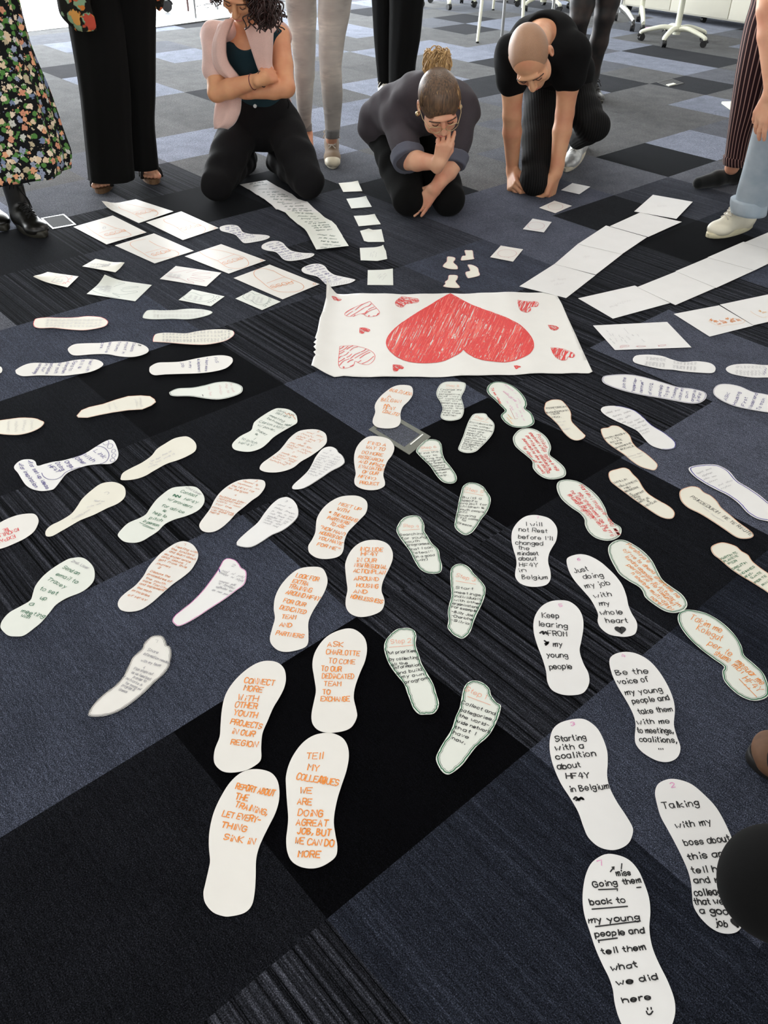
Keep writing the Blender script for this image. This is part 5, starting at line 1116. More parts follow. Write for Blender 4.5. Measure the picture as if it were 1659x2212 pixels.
def add_head(B, c, R, k=1.0, ears=True):
    """skull, face and ears; c = middle of the head, R rows = right, forward, up"""
    c = np.asarray(c, float); P = lambda r, f, u: c + (R[0] * r + R[1] * f + R[2] * u) * k
    E = lambda r, f, u, rr, kk=.012, sub=False: B.ell(P(r, f, u), np.array(rr) * k, R, kk, sub)
    E(0, -.012, .028, (.076, .096, .088)); E(0, .030, -.040, (.057, .068, .082), .02)
    E(0, .068, -.098, (.026, .024, .020), .02)
    for s in (-1, 1):
        E(s * .044, .035, -.072, (.018, .035, .030), .02); E(s * .040, .066, -.022, (.022, .024, .020), .015)
        E(s * .031, .098, .004, (.020, .013, .013), .008, True); E(s * .030, .079, .003, (.0145, .012, .0115), .004)
        if ears:
            E(s * .080, -.008, -.010, (.008, .019, .032), .006); E(s * .084, -.002, -.008, (.004, .009, .018), .004, True)
    E(0, .086, .028, (.045, .012, .009), .012)
    B.cap(P(0, .092, .014), P(0, .113, -.026), .0085 * k, .0125 * k, .010)
    for s in (-1, 1): E(s * .011, .104, -.029, (.008, .009, .008), .006)
    E(0, .088, -.056, (.026, .012, .012), .010); E(0, .096, -.060, (.021, .008, .0055), .004); E(0, .095, -.071, (.019, .008, .006), .004)
    return P
def rotv(v, ax, a): v, ax = np.asarray(v), unit(ax); return v * math.cos(a) + np.cross(ax, v) * math.sin(a) + ax * (ax @ v) * (1 - math.cos(a))
def add_hand(B, w, d, n, side, curl=(20, 20, 22, 25), thumb=(40, 20), k=1.0, spread=5, fr=1.0):
    """palm, four fingers of different lengths and a thumb; w wrist, d towards the knuckles, n out of the palm, side +1/-1 where the thumb is"""
    w = np.asarray(w, float); d = unit(d); n = unit(np.asarray(n) - d * (np.asarray(n) @ d)); sd = np.cross(d, n) * side; bend = np.cross(d, n)
    B.cap(w - d * .03 * k, w + d * .012 * k, .024 * k, .024 * k, .02)
    off = (.030, .011, -.009, -.027); ln = (.072, .080, .075, .060); kn = (.090, .095, .090, .081)
    tips = []
    for i in range(4):
        K = w + d * kn[i] * k + sd * off[i] * k
        B.cap(w + d * .012 * k + sd * off[i] * .55 * k, K, .0155 * k, .0115 * k, .012)
        c = math.radians(curl[i]); base = rotv(d, n, -side * math.radians(spread) * (off[i] / .03) * (1 if True else 0))
        p = K; r = (.0098, .0090, .0080, .0066)
        for sgm, (fr_, a) in enumerate(((.46, .8), (.30, 1.75), (.24, 2.35))):
            v = rotv(base, bend, c * a); q = p + v * ln[i] * fr_ * k; B.cap(p, q, r[sgm] * k * fr, r[sgm + 1] * k * fr, .0035); p = q
        tips.append(p)
    t0 = w + d * .022 * k + sd * .022 * k + n * .006 * k
    a1, a2 = math.radians(thumb[0]), math.radians(thumb[1])
    v = unit(d * math.cos(a1) + sd * math.sin(a1) + n * .35); t1 = t0 + v * .046 * k; v2 = unit(d * math.cos(a2) + sd * math.sin(a2) + n * .45); t2 = t1 + v2 * .032 * k; v3 = unit(v2 - sd * .25); t3 = t2 + v3 * .024 * k
    B.cap(t0, t1, .016 * k, .0115 * k, .010); B.cap(t1, t2, .0112 * k, .0098 * k, .004); B.cap(t2, t3, .0098 * k, .0075 * k, .004)
    return tips
def loft(rings, n=40, close=True):
    """rings: (centre, side vector, front vector, function of angle giving a factor); returns verts, faces, (around, along)"""
    v, at_ = [], []
    for i, (c, a, b, fn) in enumerate(rings):
        for k in range(n):
            t = 2 * math.pi * k / n; g = fn(t) if fn else 1.0
            v.append(np.asarray(c) + (np.asarray(a) * math.cos(t) + np.asarray(b) * math.sin(t)) * g); at_.append((k / n, i / (len(rings) - 1)))
    f = [(i * n + k, i * n + (k + 1) % n, (i + 1) * n + (k + 1) % n, (i + 1) * n + k) for i in range(len(rings) - 1) for k in range(n)]
    if close: f += [tuple(range(n - 1, -1, -1)), tuple(range((len(rings) - 1) * n, len(rings) * n))]
    return v, f, at_
def px_rings(rows, depth=.9, folds=None, sub=4, tilt=None):
    """rings from silhouette rows (left x, right x, y, distance) of the photograph; depth = front-to-back over side-to-side"""
    R = crom(np.array(rows, float), sub); out = []
    for i, (xl, xr, y, Y) in enumerate(R):
        a, b = at(xl, y, Y), at(xr, y, Y); c = (a + b) / 2; hw = np.linalg.norm(b - a) / 2
        s = unit(b - a); s[2] = 0; s = unit(s); fr = np.array([-s[1], s[0], 0])
        t = i / (len(R) - 1)
        out.append((c, s * hw, fr * hw * depth, (lambda t_: (lambda th: folds(th, t_)))(t) if folds else None))
    return out
def lofted(name, ringsets, mat, parent, n=48, label=None):
    V, F_, A = [], [], []
    for rg in ringsets:
        v, f, a = loft(rg, n); o = len(V); V += v; F_ += [tuple(i + o for i in q) for q in f]; A += a
    ob = mesh_obj(name, V, F_, mat, parent, True, label)
    at_ = ob.data.attributes.new('around', 'FLOAT', 'POINT'); at_.data.foreach_set('value', [q[0] for q in A])
    return ob
def polytube(name, paths, rad, mat, parent, n=6, label=None):
    m = MB()
    for p in paths:
        r = rad if np.isscalar(rad) else rad
        m.tube(p, r, n)
    return m.build(name, mat, parent, True, label)

# ---------------------------------------------------------------- furniture at the far side
WHITEP = plain('white_plastic', srgb(236, 236, 216), .35, 0, .03, 20)
CASTER = plain('black_caster_plastic', (.012, .012, .013), .45, 0, .1, 60)
GREYM = plain('grey_metal_leg', (.33, .33, .33), .35, .7, .05, 50)
SILVER = plain('polished_aluminium', (.72, .72, .70), .22, .95, .04, 40)
SEATF = cloth('grey_seat_fabric', (.10, .10, .11))
def caster(c, yaw, root, r=.03):
    """twin-wheel castor: wheels, hood and stem"""
    c = np.asarray(c, float); d = np.array([math.cos(yaw), math.sin(yaw), 0]); s = np.array([-d[1], d[0], 0])
    m = MB()
    for q in (-1, 1): m.cyl(c + np.array([0, 0, r]) + s * q * .012, s, r, .016, 18)
    m.tube([c + np.array([0, 0, r]) + d * .0 + s * x for x in (-.004, .004)], r * .75, 14)
    m.tube([c + np.array([0, 0, r * 1.0]), c + np.array([0, 0, r * 2.1])], .007, 8)
    hood = [c + np.array([0, 0, r]) + (d * math.cos(a) + np.array([0, 0, 1]) * math.sin(a)) * r * 1.12 for a in np.linspace(math.radians(10), math.radians(150), 7)]
    m.tube(hood, .009, 8, True, (1.6, .5))
    auto_smooth(m.build('caster', CASTER, root), 40)
def swivel_chair(c, yaw, label, pole_top=.42, tilt=(0, 0), legs=5, R=.32):
    root = empty('swivel_chair', c, label, 'chair', 'white swivel chairs')
    c = np.asarray(c, float); hub = c + np.array([0, 0, .115])
    m = MB(); m.tube([hub + np.array([0, 0, -.045]), hub + np.array([0, 0, .03])], [.036, .042], 20)
    for k in range(legs):
        a = yaw + 2 * math.pi * k / legs; d = np.array([math.cos(a), math.sin(a), 0])
        P = crom([hub + d * .02, hub + d * .12 + np.array([0, 0, .012]), hub + d * .22 + np.array([0, 0, -.006]), hub + d * R + np.array([0, 0, -.035]), hub + d * (R + .012) + np.array([0, 0, -.055])], 4)
        m.tube(P, np.linspace(.032, .020, len(P)), 10, True, (1.0, .75))
    auto_smooth(m.build('base', WHITEP, root), 50)
    for k in range(legs):
        a = yaw + 2 * math.pi * k / legs; caster(c + np.array([math.cos(a), math.sin(a), 0]) * R, a + .6, root)
    m = MB(); top = c + np.array([tilt[0], tilt[1], pole_top]); m.tube([hub, top], [.029, .027], 16); auto_smooth(m.build('pole', WHITEP, root), 40)
    m = MB(); m.box(top + np.array([0, 0, .045]), (.23, .23, .035), None, .03); auto_smooth(m.build('seat', SEATF, root), 50)
    b = top + np.array([math.cos(yaw + .6) * .23, math.sin(yaw + .6) * .23, .36]); n = np.array([math.cos(yaw + .6), math.sin(yaw + .6), 0]); s = np.array([-n[1], n[0], 0])
    m = MB(); m.box(b, (.21, .02, .23), (s, n, np.array([0, 0, 1.])), .018); m.tube([top + np.array([0, 0, .03]), top + n * .2 + np.array([0, 0, .05]), b - np.array([0, 0, .15])], .014, 8); auto_smooth(m.build('backrest', WHITEP, root), 50)
    return root
swivel_chair(fl(1457, 92), .35, 'white swivel chair base with five arms on black casters, in front of the white cabinet', .46)
swivel_chair(fl(966, 13), .95, 'white swivel chair base behind the black wide trousers', .42)
swivel_chair(fl(1172, 19), .15, 'white swivel chair base behind the kneeling man', .42)
def table(feet, topz, label, mats, size=None, name='table', inset_=.1):
    F_ = [fl(*p) for p in feet]; cen = sum(F_) / len(F_); root = empty(name, (cen[0], cen[1], 0), label, 'table', 'white tables at the far side')
    for p, mt in zip(F_, mats):
        q = cen + (p - cen) * .86; q[2] = topz - .02
        m = MB(); m.tube([p + np.array([0, 0, .012]), q], [.014, .019], 12); auto_smooth(m.build('leg', mt, root), 40)
        m = MB(); m.cyl(p + np.array([0, 0, .007]), (0, 0, 1), .016, .014, 14); m.build('foot_cap', CASTER, root)
    hx = max(abs(p[0] - cen[0]) for p in F_) + .02; hy = max(abs(p[1] - cen[1]) for p in F_) + .05
    m = MB(); m.box((cen[0], cen[1], topz), (hx, hy, .0125), None, .008); auto_smooth(m.build('tabletop', WHITEP, root), 50); return root
tb = table([(1031, 93), (1126, 88), (1065, 22), (1128, 20)], .73, 'white table with slanting round legs, nearest behind the bun and the kneeling man', (WHITEP, WHITEP, WHITEP, WHITEP))
for px_, mt in (((1084, 80), GREYM), ((1187, 84), SILVER)):  # straight legs of a second table, grouped under this one
    p = fl(*px_); m = MB(); m.tube([p + np.array([0, 0, .005]), p + np.array([0, 0, .72])], .015, 12); auto_smooth(m.build('second_table_leg', mt, tb, label='grey metal leg of a second table'), 40)
table([(1026, 7), (1095, 5), (1040, -8), (1102, -9)], .75, 'table with slim straight legs, farthest behind the kneeling man', (WHITEP, GREYM, GREYM, GREYM))
# mobile flip table with T-shaped feet on castors, right of the far legs
root = empty('mobile_table', fl(1386, 72), 'mobile table on angled aluminium feet with black casters, beside the white cabinet', 'table')
def bar(m, P, w, h_): m.tube(P, 1.0, 4, True, (w, h_))
ca, cb, cc = fl(1365, 68), fl(1386, 72), fl(1350, 24)
ped = (fl(1462, 75) * .0 + np.array([cb[0] + .10, cb[1] + .55, 0]))
ped2 = np.array([ca[0] - .02, ca[1] + .52, 0])
for n_, (cst, pd, mt) in enumerate(((ca, ped2, SILVER), (cb, ped, WHITEP))):
    m = MB(); m.tube([cst + np.array([0, 0, .085]), cst * .5 + pd * .5 + np.array([0, 0, .13]), pd + np.array([0, 0, .15])], [.022, .03, .034], 12, True, (.8, 1.1))
    m.tube([pd + np.array([0, 0, .10]), pd + np.array([0, 0, .70])], .026, 12); auto_smooth(m.build('leg', mt, root), 40)
    caster(cst, 1.2, root, .034); caster(pd + (pd - cst) * .35, 1.2, root, .034)
m = MB(); mid = (ped + ped2) / 2; m.box((mid[0] - .25, mid[1] - .2, .72), (.40, .30, .0125), None, .008); auto_smooth(m.build('tabletop', WHITEP, root), 50)
# long white cabinet on castors
A, Bc = fl(1470, 30, .06), fl(1640, 56, .06); d = unit(np.append((Bc - A)[:2], 0)); nrm = np.array([-d[1], d[0], 0]); nrm = nrm if nrm[1] > 0 else -nrm
A2 = A - d * .9; L = 3.0; cen = A2 + d * L / 2 + nrm * .23
root = empty('cabinet', (cen[0], cen[1], 0), 'long low white cabinet on small casters at the far right', 'cabinet')
CABW = plain('cabinet_white_gloss', srgb(226, 222, 206), .28, 0, .02, 5)
ax3 = (d, nrm, np.array([0, 0, 1.]))
m = MB(); m.box((cen[0], cen[1], .06 + .39), (L / 2, .22, .39), ax3, .006); auto_smooth(m.build('body', CABW, root), 40)
for k in range(4):
    q = A2 + d * (L / 4 * (k + .5)) - nrm * .0
    m = MB(); m.box((q[0] + nrm[0] * .001, q[1] + nrm[1] * .001, .45), (L / 8 - .004, .009, .375), ax3, .003); o = auto_smooth(m.build('door', CABW, root), 40)
    m = MB(); hq = q + d * (L / 8 - .06) * (1 if k % 2 == 0 else -1) - nrm * .02; m.tube([hq + np.array([0, 0, .48]), hq + np.array([0, 0, .62])], .006, 8); m.build('handle', GREYM, o)
for q in (-1, 1):
    for w_ in (-1, 1): caster(np.array([cen[0], cen[1], 0]) + d * q * (L / 2 - .12) + nrm * w_ * .15, .3, root, .028)
    caster(np.array([cen[0], cen[1], 0]) + d * q * .35 - nrm * .15, .3, root, .028)
# back left: castored stand, thin table legs and a cable
root = empty('rolling_stand', fl(362, 26), 'black wheeled stand at the window side behind the black trousers', 'stand')
c0 = fl(362, 26, .006); caster(c0, .4, root, .055); m = MB(); m.tube([c0 + np.array([0, 0, .1]), c0 + np.array([.01, 0, .75])], .018, 10); m.tube([c0 + np.array([-.25, 0, .75]), c0 + np.array([.3, 0, .75])], .02, 8); auto_smooth(m.build('column', GREYM, root), 40)
caster(c0 + np.array([-.42, .25, 0]), .4, root, .055); m = MB(); m.tube([c0 + np.array([0, 0, .12]), c0 + np.array([-.42, .25, .12])], .016, 8); m.build('foot_bar', GREYM, root)
BROWN = plain('dark_wood_leg', (.10, .05, .045), .4)
def side_table(feet, label, mats):
    F_ = [fl(*p, .006) for p in feet]; cen = sum(F_) / len(F_); root = empty('side_table', (cen[0], cen[1], 0.006), label, 'table')
    for p, mt in zip(F_, mats):
        m = MB(); m.tube([p, p + np.array([0, 0, .70])], [.012, .018], 10); auto_smooth(m.build('leg', mt, root), 40)
    m = MB(); m.box((cen[0], cen[1], .715), (max(abs(p[0] - cen[0]) for p in F_) + .06, max(abs(p[1] - cen[1]) for p in F_) + .06, .014), None, .006); auto_smooth(m.build('tabletop', WHITEP, root), 50)
side_table([(407, 24), (423, 39), (470, 20), (455, 6)], 'small table with thin legs behind the pink cardigan', (BROWN, GREYM, GREYM, BROWN))
p = [fl(x, y, .012) for x, y in ((425, 14), (440, 10), (452, 14), (446, 17), (436, 12), (450, 8), (470, 12))]
tag(polytube('cable', [crom(p, 5)], .005, CASTER, None), 'dark tangled cable on the floor by the small table', 'cable')
# floor boxes
FB = plain('floor_box_grey', srgb(96, 98, 88), .4, .3, .05, 40); DKC = None
def floor_box(Pb, Pr, Pl, label, fw_, carpet, lid_mat, group=None, h=.0014):
    b, r_, l = fl(*Pb), fl(*Pr), fl(*Pl); ex, ey = r_ - b, l - b; Lx, Ly = np.linalg.norm(ex), np.linalg.norm(ey); ex, ey = ex / Lx, ey / Ly; ey = unit(ey - ex * (ex @ ey) * .0)
    cen = b + ex * Lx / 2 + ey * Ly / 2; root = empty('floor_box', (cen[0], cen[1], 0), label, 'floor box', group)
    ax = (ex, ey, np.array([0, 0, 1.])); m = MB()
    def rect(x0, x1, y0, y1, z, mm): q = b + ex * (x0 + x1) / 2 + ey * (y0 + y1) / 2; mm.box((q[0], q[1], z / 2 + .0003), ((x1 - x0) / 2, (y1 - y0) / 2, z / 2), ax)
    rect(0, Lx, 0, fw_, h, m); rect(0, Lx, Ly - fw_ * .5, Ly, h, m); rect(0, fw_ * .5, fw_, Ly - fw_ * .5, h, m); rect(Lx - fw_ * .5, Lx, fw_, Ly - fw_ * .5, h, m)
    m.build('frame', lid_mat, root)
    m = MB(); rect(fw_ * .5, Lx - fw_ * .5, fw_, Ly - fw_ * .5, h * .5, m); m.build('carpet_inlay', carpet, root)
    return root, b, ex, ey, Lx, Ly
def inlay(name, col):
    t_ = NT(name); n_ = t_.noise(t_.coord(), 330, 3, .65)
    t_.set(Base_Color=t_.mix(1.0, (*col, 1), t_.ramp(n_, [(.30, (.2,) * 3), (.5, (.8,) * 3), (.64, (1.8,) * 3), (.74, (3.2,) * 3)]), 'MULTIPLY'), Roughness=.9, Sheen_Weight=.08); t_.bump(n_, .5, .004); return t_.m
r_, b_, ex_, ey_, Lx_, Ly_ = floor_box((884, 983), (931, 944), (796, 929), 'grey framed floor box lid with blue carpet, between BUILD/JOIN and Step 6', .035, inlay('blue_inlay', COL['B']), FB)
m = MB(); q = b_ + ex_ * (Lx_ * .62) + ey_ * .027; m.box((q[0], q[1], .0022), (.035, .0025, .0006), (ex_, ey_, np.array([0, 0, 1.]))); m.build('latch', steel, r_)
floor_box((114, 495), (164.6, 485.6), (88.6, 472), 'small floor box with thin pale metal rim, beside the black boot', .012, inlay('dark_inlay', COL['D']), steel)
r_, b_, ex_, ey_, Lx_, Ly_ = floor_box((1445, 188), (1478, 180), (1418, 178), 'dark floor box in the carpet behind the kneeling man and the striped trousers', .02, inlay('black_inlay', COL['K']), CASTER)
m = MB(); q = b_ + ex_ * Lx_ * .3 + ey_ * Ly_ * .2; m.box((q[0], q[1], .004), (.05, .02, .002), (ex_, ey_, np.array([0, 0, 1.]))); m.build('socket_flap', WHITEP, r_)
q = [fl(x, y) for x, y in ((1558, 224), (1640, 221), (1655, 250), (1580, 240))]
m = MB(); m.add([tuple(p + np.array([0, 0, .001])) for p in q] + [tuple(p + np.array([0, 0, .014])) for p in q], [(3, 2, 1, 0), (4, 5, 6, 7), (0, 1, 5, 4), (1, 2, 6, 5), (2, 3, 7, 6), (3, 0, 4, 7)])
tag(m.build('paper_pad', WHITEP), 'white pad of paper on the carpet behind the striped trousers', 'paper pad')
q = [fl(x, y) for x, y in ((1394, 60), (1410, 58), (1411, 61), (1395, 63))]
m = MB(); m.add([tuple(p + np.array([0, 0, .001])) for p in q] + [tuple(p + np.array([0, 0, .004])) for p in q], [(3, 2, 1, 0), (4, 5, 6, 7), (0, 1, 5, 4), (1, 2, 6, 5), (2, 3, 7, 6), (3, 0, 4, 7)])
tag(m.build('pink_note', INK['pink']), 'small pink slip on the carpet below the white cabinet', 'paper note')

# ---------------------------------------------------------------- people
SKIN_A = skin('warm_skin', srgb(222, 164, 122), srgb(206, 138, 104)); SKIN_B = skin('light_skin', srgb(226, 176, 144), srgb(214, 146, 118)); SKIN_C = skin('tanned_skin', srgb(218, 166, 128), srgb(204, 140, 108))
BLACKD = cloth('black_denim', srgb(17, 16, 18), .95, 700, .35, .25, .02, 14); BLACKT = cloth('black_trouser_cloth', srgb(9, 9, 9), 1.0, 900, .2, .2, .015, 8)
EYEB = plain('eyebrow_hair', srgb(72, 50, 38), .7); LIP = plain('lip_skin', srgb(196, 116, 100), .45, 0, .08, 60); DARKGAP = plain('dark_line', srgb(70, 40, 32), .6)
SOLEW = plain('pale_rubber', srgb(206, 198, 178), .6, 0, .06, 40); LACEW = cloth('white_lace', srgb(214, 208, 196), .9, 500); LACEB = cloth('black_lace', srgb(18, 18, 18), .9, 500)
ZUP = np.array([0, 0, 1.0]); FRONT = np.array([0, -1.0, 0])
def P3(*q): return at(*q)
def person(loc, label, group='people around the paper circle'): return empty('person', (loc[0], loc[1], 0), label, 'person', group)
def torso(B, pel, waist, chest, sl, sr, neck, f, k=1.0, k2=.04):
    up_ = unit(chest - pel); R = frame(f, up_)
    B.ell(pel, np.array((.165, .115, .12)) * k, R, k2).ell((pel + waist) / 2, np.array((.145, .105, .12)) * k, R, k2).ell(waist, np.array((.125, .092, .12)) * k, R, k2)
    R2 = frame(f, unit(neck - waist)); B.ell(chest, np.array((.148, .105, .15)) * k, R2, k2)
    B.cap(sl, sr, .048 * k, .048 * k, .05); B.cap((chest + neck) / 2, neck, .075 * k, .05 * k, .05)
def arm(B, s, e, w, k=1.0):
    B.cap(s, s * .45 + e * .55, .050 * k, .043 * k, .02); B.cap(s * .45 + e * .55, e, .043 * k, .036 * k, .015)
    m = e * .7 + w * .3; B.cap(e, m, .036 * k, .038 * k, .015); B.cap(m, w, .038 * k, .024 * k, .012)
def line_mesh(name, P, r, mat, parent, label=None): return polytube(name, [crom(np.array(P), 5)], r, mat, parent, 6, label)
def face_marks(P, root, body_closed=True, brow=EYEB):
    """eyebrows, lashes and the line of the mouth"""
    for s in (-1, 1):
        line_mesh('eyebrow', [P(s * x, f, u) for x, f, u in ((.014, .0985, .024), (.030, .0965, .027), (.046, .0855, .019), (.053, .076, .010))], [.0026] * 16, brow, root)
        line_mesh('eyelash', [P(s * x, f, u) for x, f, u in ((.018, .0885, -.002), (.030, .0925, -.006), (.042, .0865, -.002))], [.0017] * 11, DARKGAP, root)
    line_mesh('lips', [P(x, f, u) for x, f, u in ((-.021, .094, -.064), (-.008, .1035, -.062), (0, .1045, -.0635), (.008, .1035, -.062), (.021, .094, -.064))], [.0040] * 21, LIP, root)
def curls(root, seeds, down, n, length, rad, mat, seed=1, amp=.012, name='hair_curls'):
    r = random.Random(seed); paths = []
    for _ in range(n):
        c = np.array(r.choice(seeds)) + np.array([r.gauss(0, .012) for _ in range(3)]); L = length * r.uniform(.55, 1.2); a = amp * r.uniform(.6, 1.5)
        d = unit(np.array(down) + np.array([r.gauss(0, .22) for _ in range(3)])); s = unit(np.cross(d, [1, .3, 0])); t_ = np.cross(d, s); ph = r.uniform(0, 6.3); tw = r.uniform(16, 26) / .2
        out = unit(np.array([r.gauss(0, 1), r.gauss(0, 1), 0]))
        paths.append([c + d * L * q + out * .03 * q * (1 - q) + (s * math.cos(ph + q * L * tw) + t_ * math.sin(ph + q * L * tw)) * a * min(1, q * 3) for q in np.linspace(0, 1, 22)])
    return polytube(name, paths, rad, mat, root, 5)
def strand_sheet(paths_fn, n, seed, rad, mat, root, name='hair_strands'):
    r = random.Random(seed); return polytube(name, [crom(np.array(paths_fn(r)), 4) for _ in range(n)], rad, mat, root, 5)
def band_patch(name, L, R, mat, parent, thick=.006, ripple=.0, freq=3, n=14, m=8, label=None):
    """a hanging piece of cloth between two edge lines, with real thickness and soft folds"""
    L, R = crom(np.array(L), 5), crom(np.array(R), 5); q = min(len(L), len(R)); L, R = L[np.linspace(0, len(L) - 1, n).astype(int)], R[np.linspace(0, len(R) - 1, n).astype(int)]
    V = []; nv = []
    for i in range(n):
        for j in range(m + 1):
            t = j / m; p = L[i] * (1 - t) + R[i] * t; V.append(p)
    V = np.array(V).reshape(n, m + 1, 3); du = np.gradient(V, axis=0); dv = np.gradient(V, axis=1); N = np.cross(du, dv); N /= np.linalg.norm(N, axis=2)[:, :, None] + 1e-9
    if N[:, :, 1].mean() > 0: N = -N
    tt = np.linspace(0, 1, m + 1)[None, :, None]; ss = np.linspace(0, 1, n)[:, None, None]
    off = ripple * np.sin(tt * freq * 2 * math.pi + ss * 2.5) + .022 * np.sin(tt * math.pi)
    T = V + N * (off + thick); Bk = V + N * off; a = T.reshape(-1, 3); b = Bk.reshape(-1, 3); k = n * (m + 1); F_ = []
    for i in range(n - 1):
        for j in range(m):
            q0 = i * (m + 1) + j; F_.append((q0, q0 + 1, q0 + m + 2, q0 + m + 1)); F_.append((k + q0, k + q0 + m + 1, k + q0 + m + 2, k + q0 + 1))
    ed = [i * (m + 1) for i in range(n)] + [(n - 1) * (m + 1) + j for j in range(1, m + 1)] + [i * (m + 1) + m for i in range(n - 2, -1, -1)] + [j for j in range(m - 1, 0, -1)]
    for i in range(len(ed)): x, y = ed[i], ed[(i + 1) % len(ed)]; F_.append((x, y, k + y, k + x))
    return mesh_obj(name, np.vstack([a, b]), F_, mat, parent, True, label)
def shoe(root, heel, toe, h, w, upper, sole, lace, name='shoe', collar=None, laces=5, toe_cap=None, high=0.0, solec=.024):
    """a lace-up shoe standing on the floor from heel to toe; high = how far the shaft rises"""
    heel, toe = np.asarray(heel, float), np.asarray(toe, float); d = unit(toe - heel); L = np.linalg.norm(toe - heel); s = np.array([d[1], -d[0], 0]); z = heel[2]
    X = lambda a, b, c: heel + d * a * L + s * b + np.array([0, 0, c])
    B = Blob(); B.ell(X(.20, 0, h * .45), (w * .40, L * .22, h * .52), np.array([s, d, ZUP]), .03).ell(X(.42, 0, h * .44), (w * .42, L * .28, h * .50), np.array([s, d, ZUP]), .03).ell(X(.74, 0, h * .26), (w * .50, L * .24, h * .30), np.array([s, d, ZUP]), .03)
    if high: B.cap(X(.22, 0, h * .5), X(.18, 0, h + high), w * .40, w * .44, .02); B.plane(X(.18, 0, h + high * .92), ZUP)
    else:
        B.ell(X(.17, 0, h * .98), (w * .26, L * .12, h * .30), np.array([s, d, ZUP]), .012, True)
    B.plane(X(0, 0, .012), -ZUP); r = empty(name, heel) if False else None
    o = B.build(name, upper, root, .004)
    S_ = Blob()
    ctr = []
    n = 26; V = []
    for k in range(n):
        t = 2 * math.pi * k / n; a = .5 + .52 * math.cos(t); wd = w * (.36 + .17 * a - .10 * max(0, a - .78) / .22 * .6); V.append((a, wd * math.sin(t) * (1.0)))
    vs = []; 
    for zz, gsc in ((.0, .96), (.004, 1.0), (solec - .003, 1.0), (solec, .97)):
        vs += [X((a - .5) * (1 + (gsc - 1)) + .5, b * gsc, zz) for a, b in V]
    fs = [(i * n + k, i * n + (k + 1) % n, (i + 1) * n + (k + 1) % n, (i + 1) * n + k) for i in range(3) for k in range(n)] + [tuple(range(n - 1, -1, -1)), tuple(range(3 * n, 4 * n))]
    auto_smooth(mesh_obj('sole', vs, fs, sole, o), 50)
    if toe_cap:
        T = Blob().ell(X(.86, 0, h * .20), (w * .46, L * .165, h * .27), np.array([s, d, ZUP]), .02); T.plane(X(0, 0, .014), -ZUP).plane(X(.78, 0, 0), -d); T.build('toe_cap', toe_cap, o, .004)
    if lace:
        pa = []
        VV = np.array([v.co[:] for v in o.data.vertices]) + np.array(root.location)
        def on(a, b):
            p = X(a, b, 0); q = VV[np.hypot(VV[:, 0] - p[0], VV[:, 1] - p[1]) < .009]; p[2] = (q[:, 2].max() if len(q) else z + h * .5) + .002; return p
        for i in range(laces):
            a = (.36 if not high else .34) + .30 * i / max(1, laces - 1)
            for sg in (-1, 1): pa.append([on(a, sg * w * .20), on(a + .015, sg * w * .1), on(a + .025, 0) + ZUP * .002, on(a + .04, -sg * w * .1), on(a + .05, -sg * w * .20)])
        b0 = on(.35, 0) + ZUP * .004
        for sg in (-1, 1): pa.append([b0, b0 + s * sg * .03 + ZUP * .012, b0 + s * sg * .045 - ZUP * .005, b0 + s * sg * .02 - ZUP * .004, b0]); pa.append([b0, b0 + s * sg * .03 + d * .02, b0 + s * sg * .05 + d * .03 - ZUP * .03])
        polytube('lace', [crom(np.array(q), 4) for q in pa], .0028, lace, o, 5)
    return o
def upper_body(root, hip, hgt, f, shirt, skin_m, hair_m, lean=0.0, arms='folded', hair_len=.1, shirt_name='shirt', k=1.0, pelvis_skin=True):
    """torso, arms and head of a standing person above the picture's upper edge"""
    f = unit(f); R = frame(f, ZUP); hip = np.asarray(hip, float); u = unit(ZUP + f * lean)
    V = lambda r, q, z: hip + R[0] * r + f * q + u * z
    pel, waist, chest, neck = V(0, 0, .02), V(0, 0, .20), V(0, .01, .38), V(0, .0, .54); sl, sr = V(-.17 * k, 0, .49), V(.17 * k, 0, .49)
    hc = V(0, .04, .70); B = Blob(); torso(B, pel, waist, chest, sl, sr, neck, f, k); B.cap(neck - u * .03, hc - u * .06 - f * .01, .055, .052, .02); Pf = add_head(B, hc, frame(unit(f - ZUP * .35), ZUP))
    T = Blob(); torso(T, pel, waist, chest, sl, sr, neck - u * .02, f, k); T = T.grow(.012)
    for sg, s_ in ((-1, sl), (1, sr)):
        e = V(sg * .23 * k, .06, .22); w = V(-sg * .02, .23 if sg > 0 else .20, .24 + .04 * sg)
        arm(B, s_, e, w); add_hand(B, w, unit(V(-sg * .20, .20, .25) - w), -f, sg, (35, 35, 38, 40)); T.cap(s_, e, .058, .050, .02); T.cap(e, e * .5 + w * .5, .050, .046, .02)
    B.build('body', skin_m, root, .009); face_marks(Pf, root); T.plane(neck - u * .0, u); T.build(shirt_name, shirt, root, .010, rough=.003)
    Hh = Blob().ell(hc - f * .018 + ZUP * .03, (.088, .105, .100), R, .02).cap(hc - f * .06, hc - f * .08 - ZUP * hair_len, .07, .05, .03); Hh.ell(hc + f * .10 - ZUP * .06, (.075, .09, .10), R, .02, True); Hh.build('hair', hair_m, root, .009, rough=.004)
HAIRBR = strands('brown_hair', srgb(52, 34, 26), srgb(104, 72, 50)); HAIRBL = strands('streaked_blonde_hair', srgb(120, 88, 54), srgb(218, 180, 124)); HAIRMB = strands('mid_brown_hair', srgb(50, 37, 28), srgb(112, 84, 58)); HAIRDK = strands('dark_curly_hair', srgb(24, 14, 13), srgb(62, 34, 30))

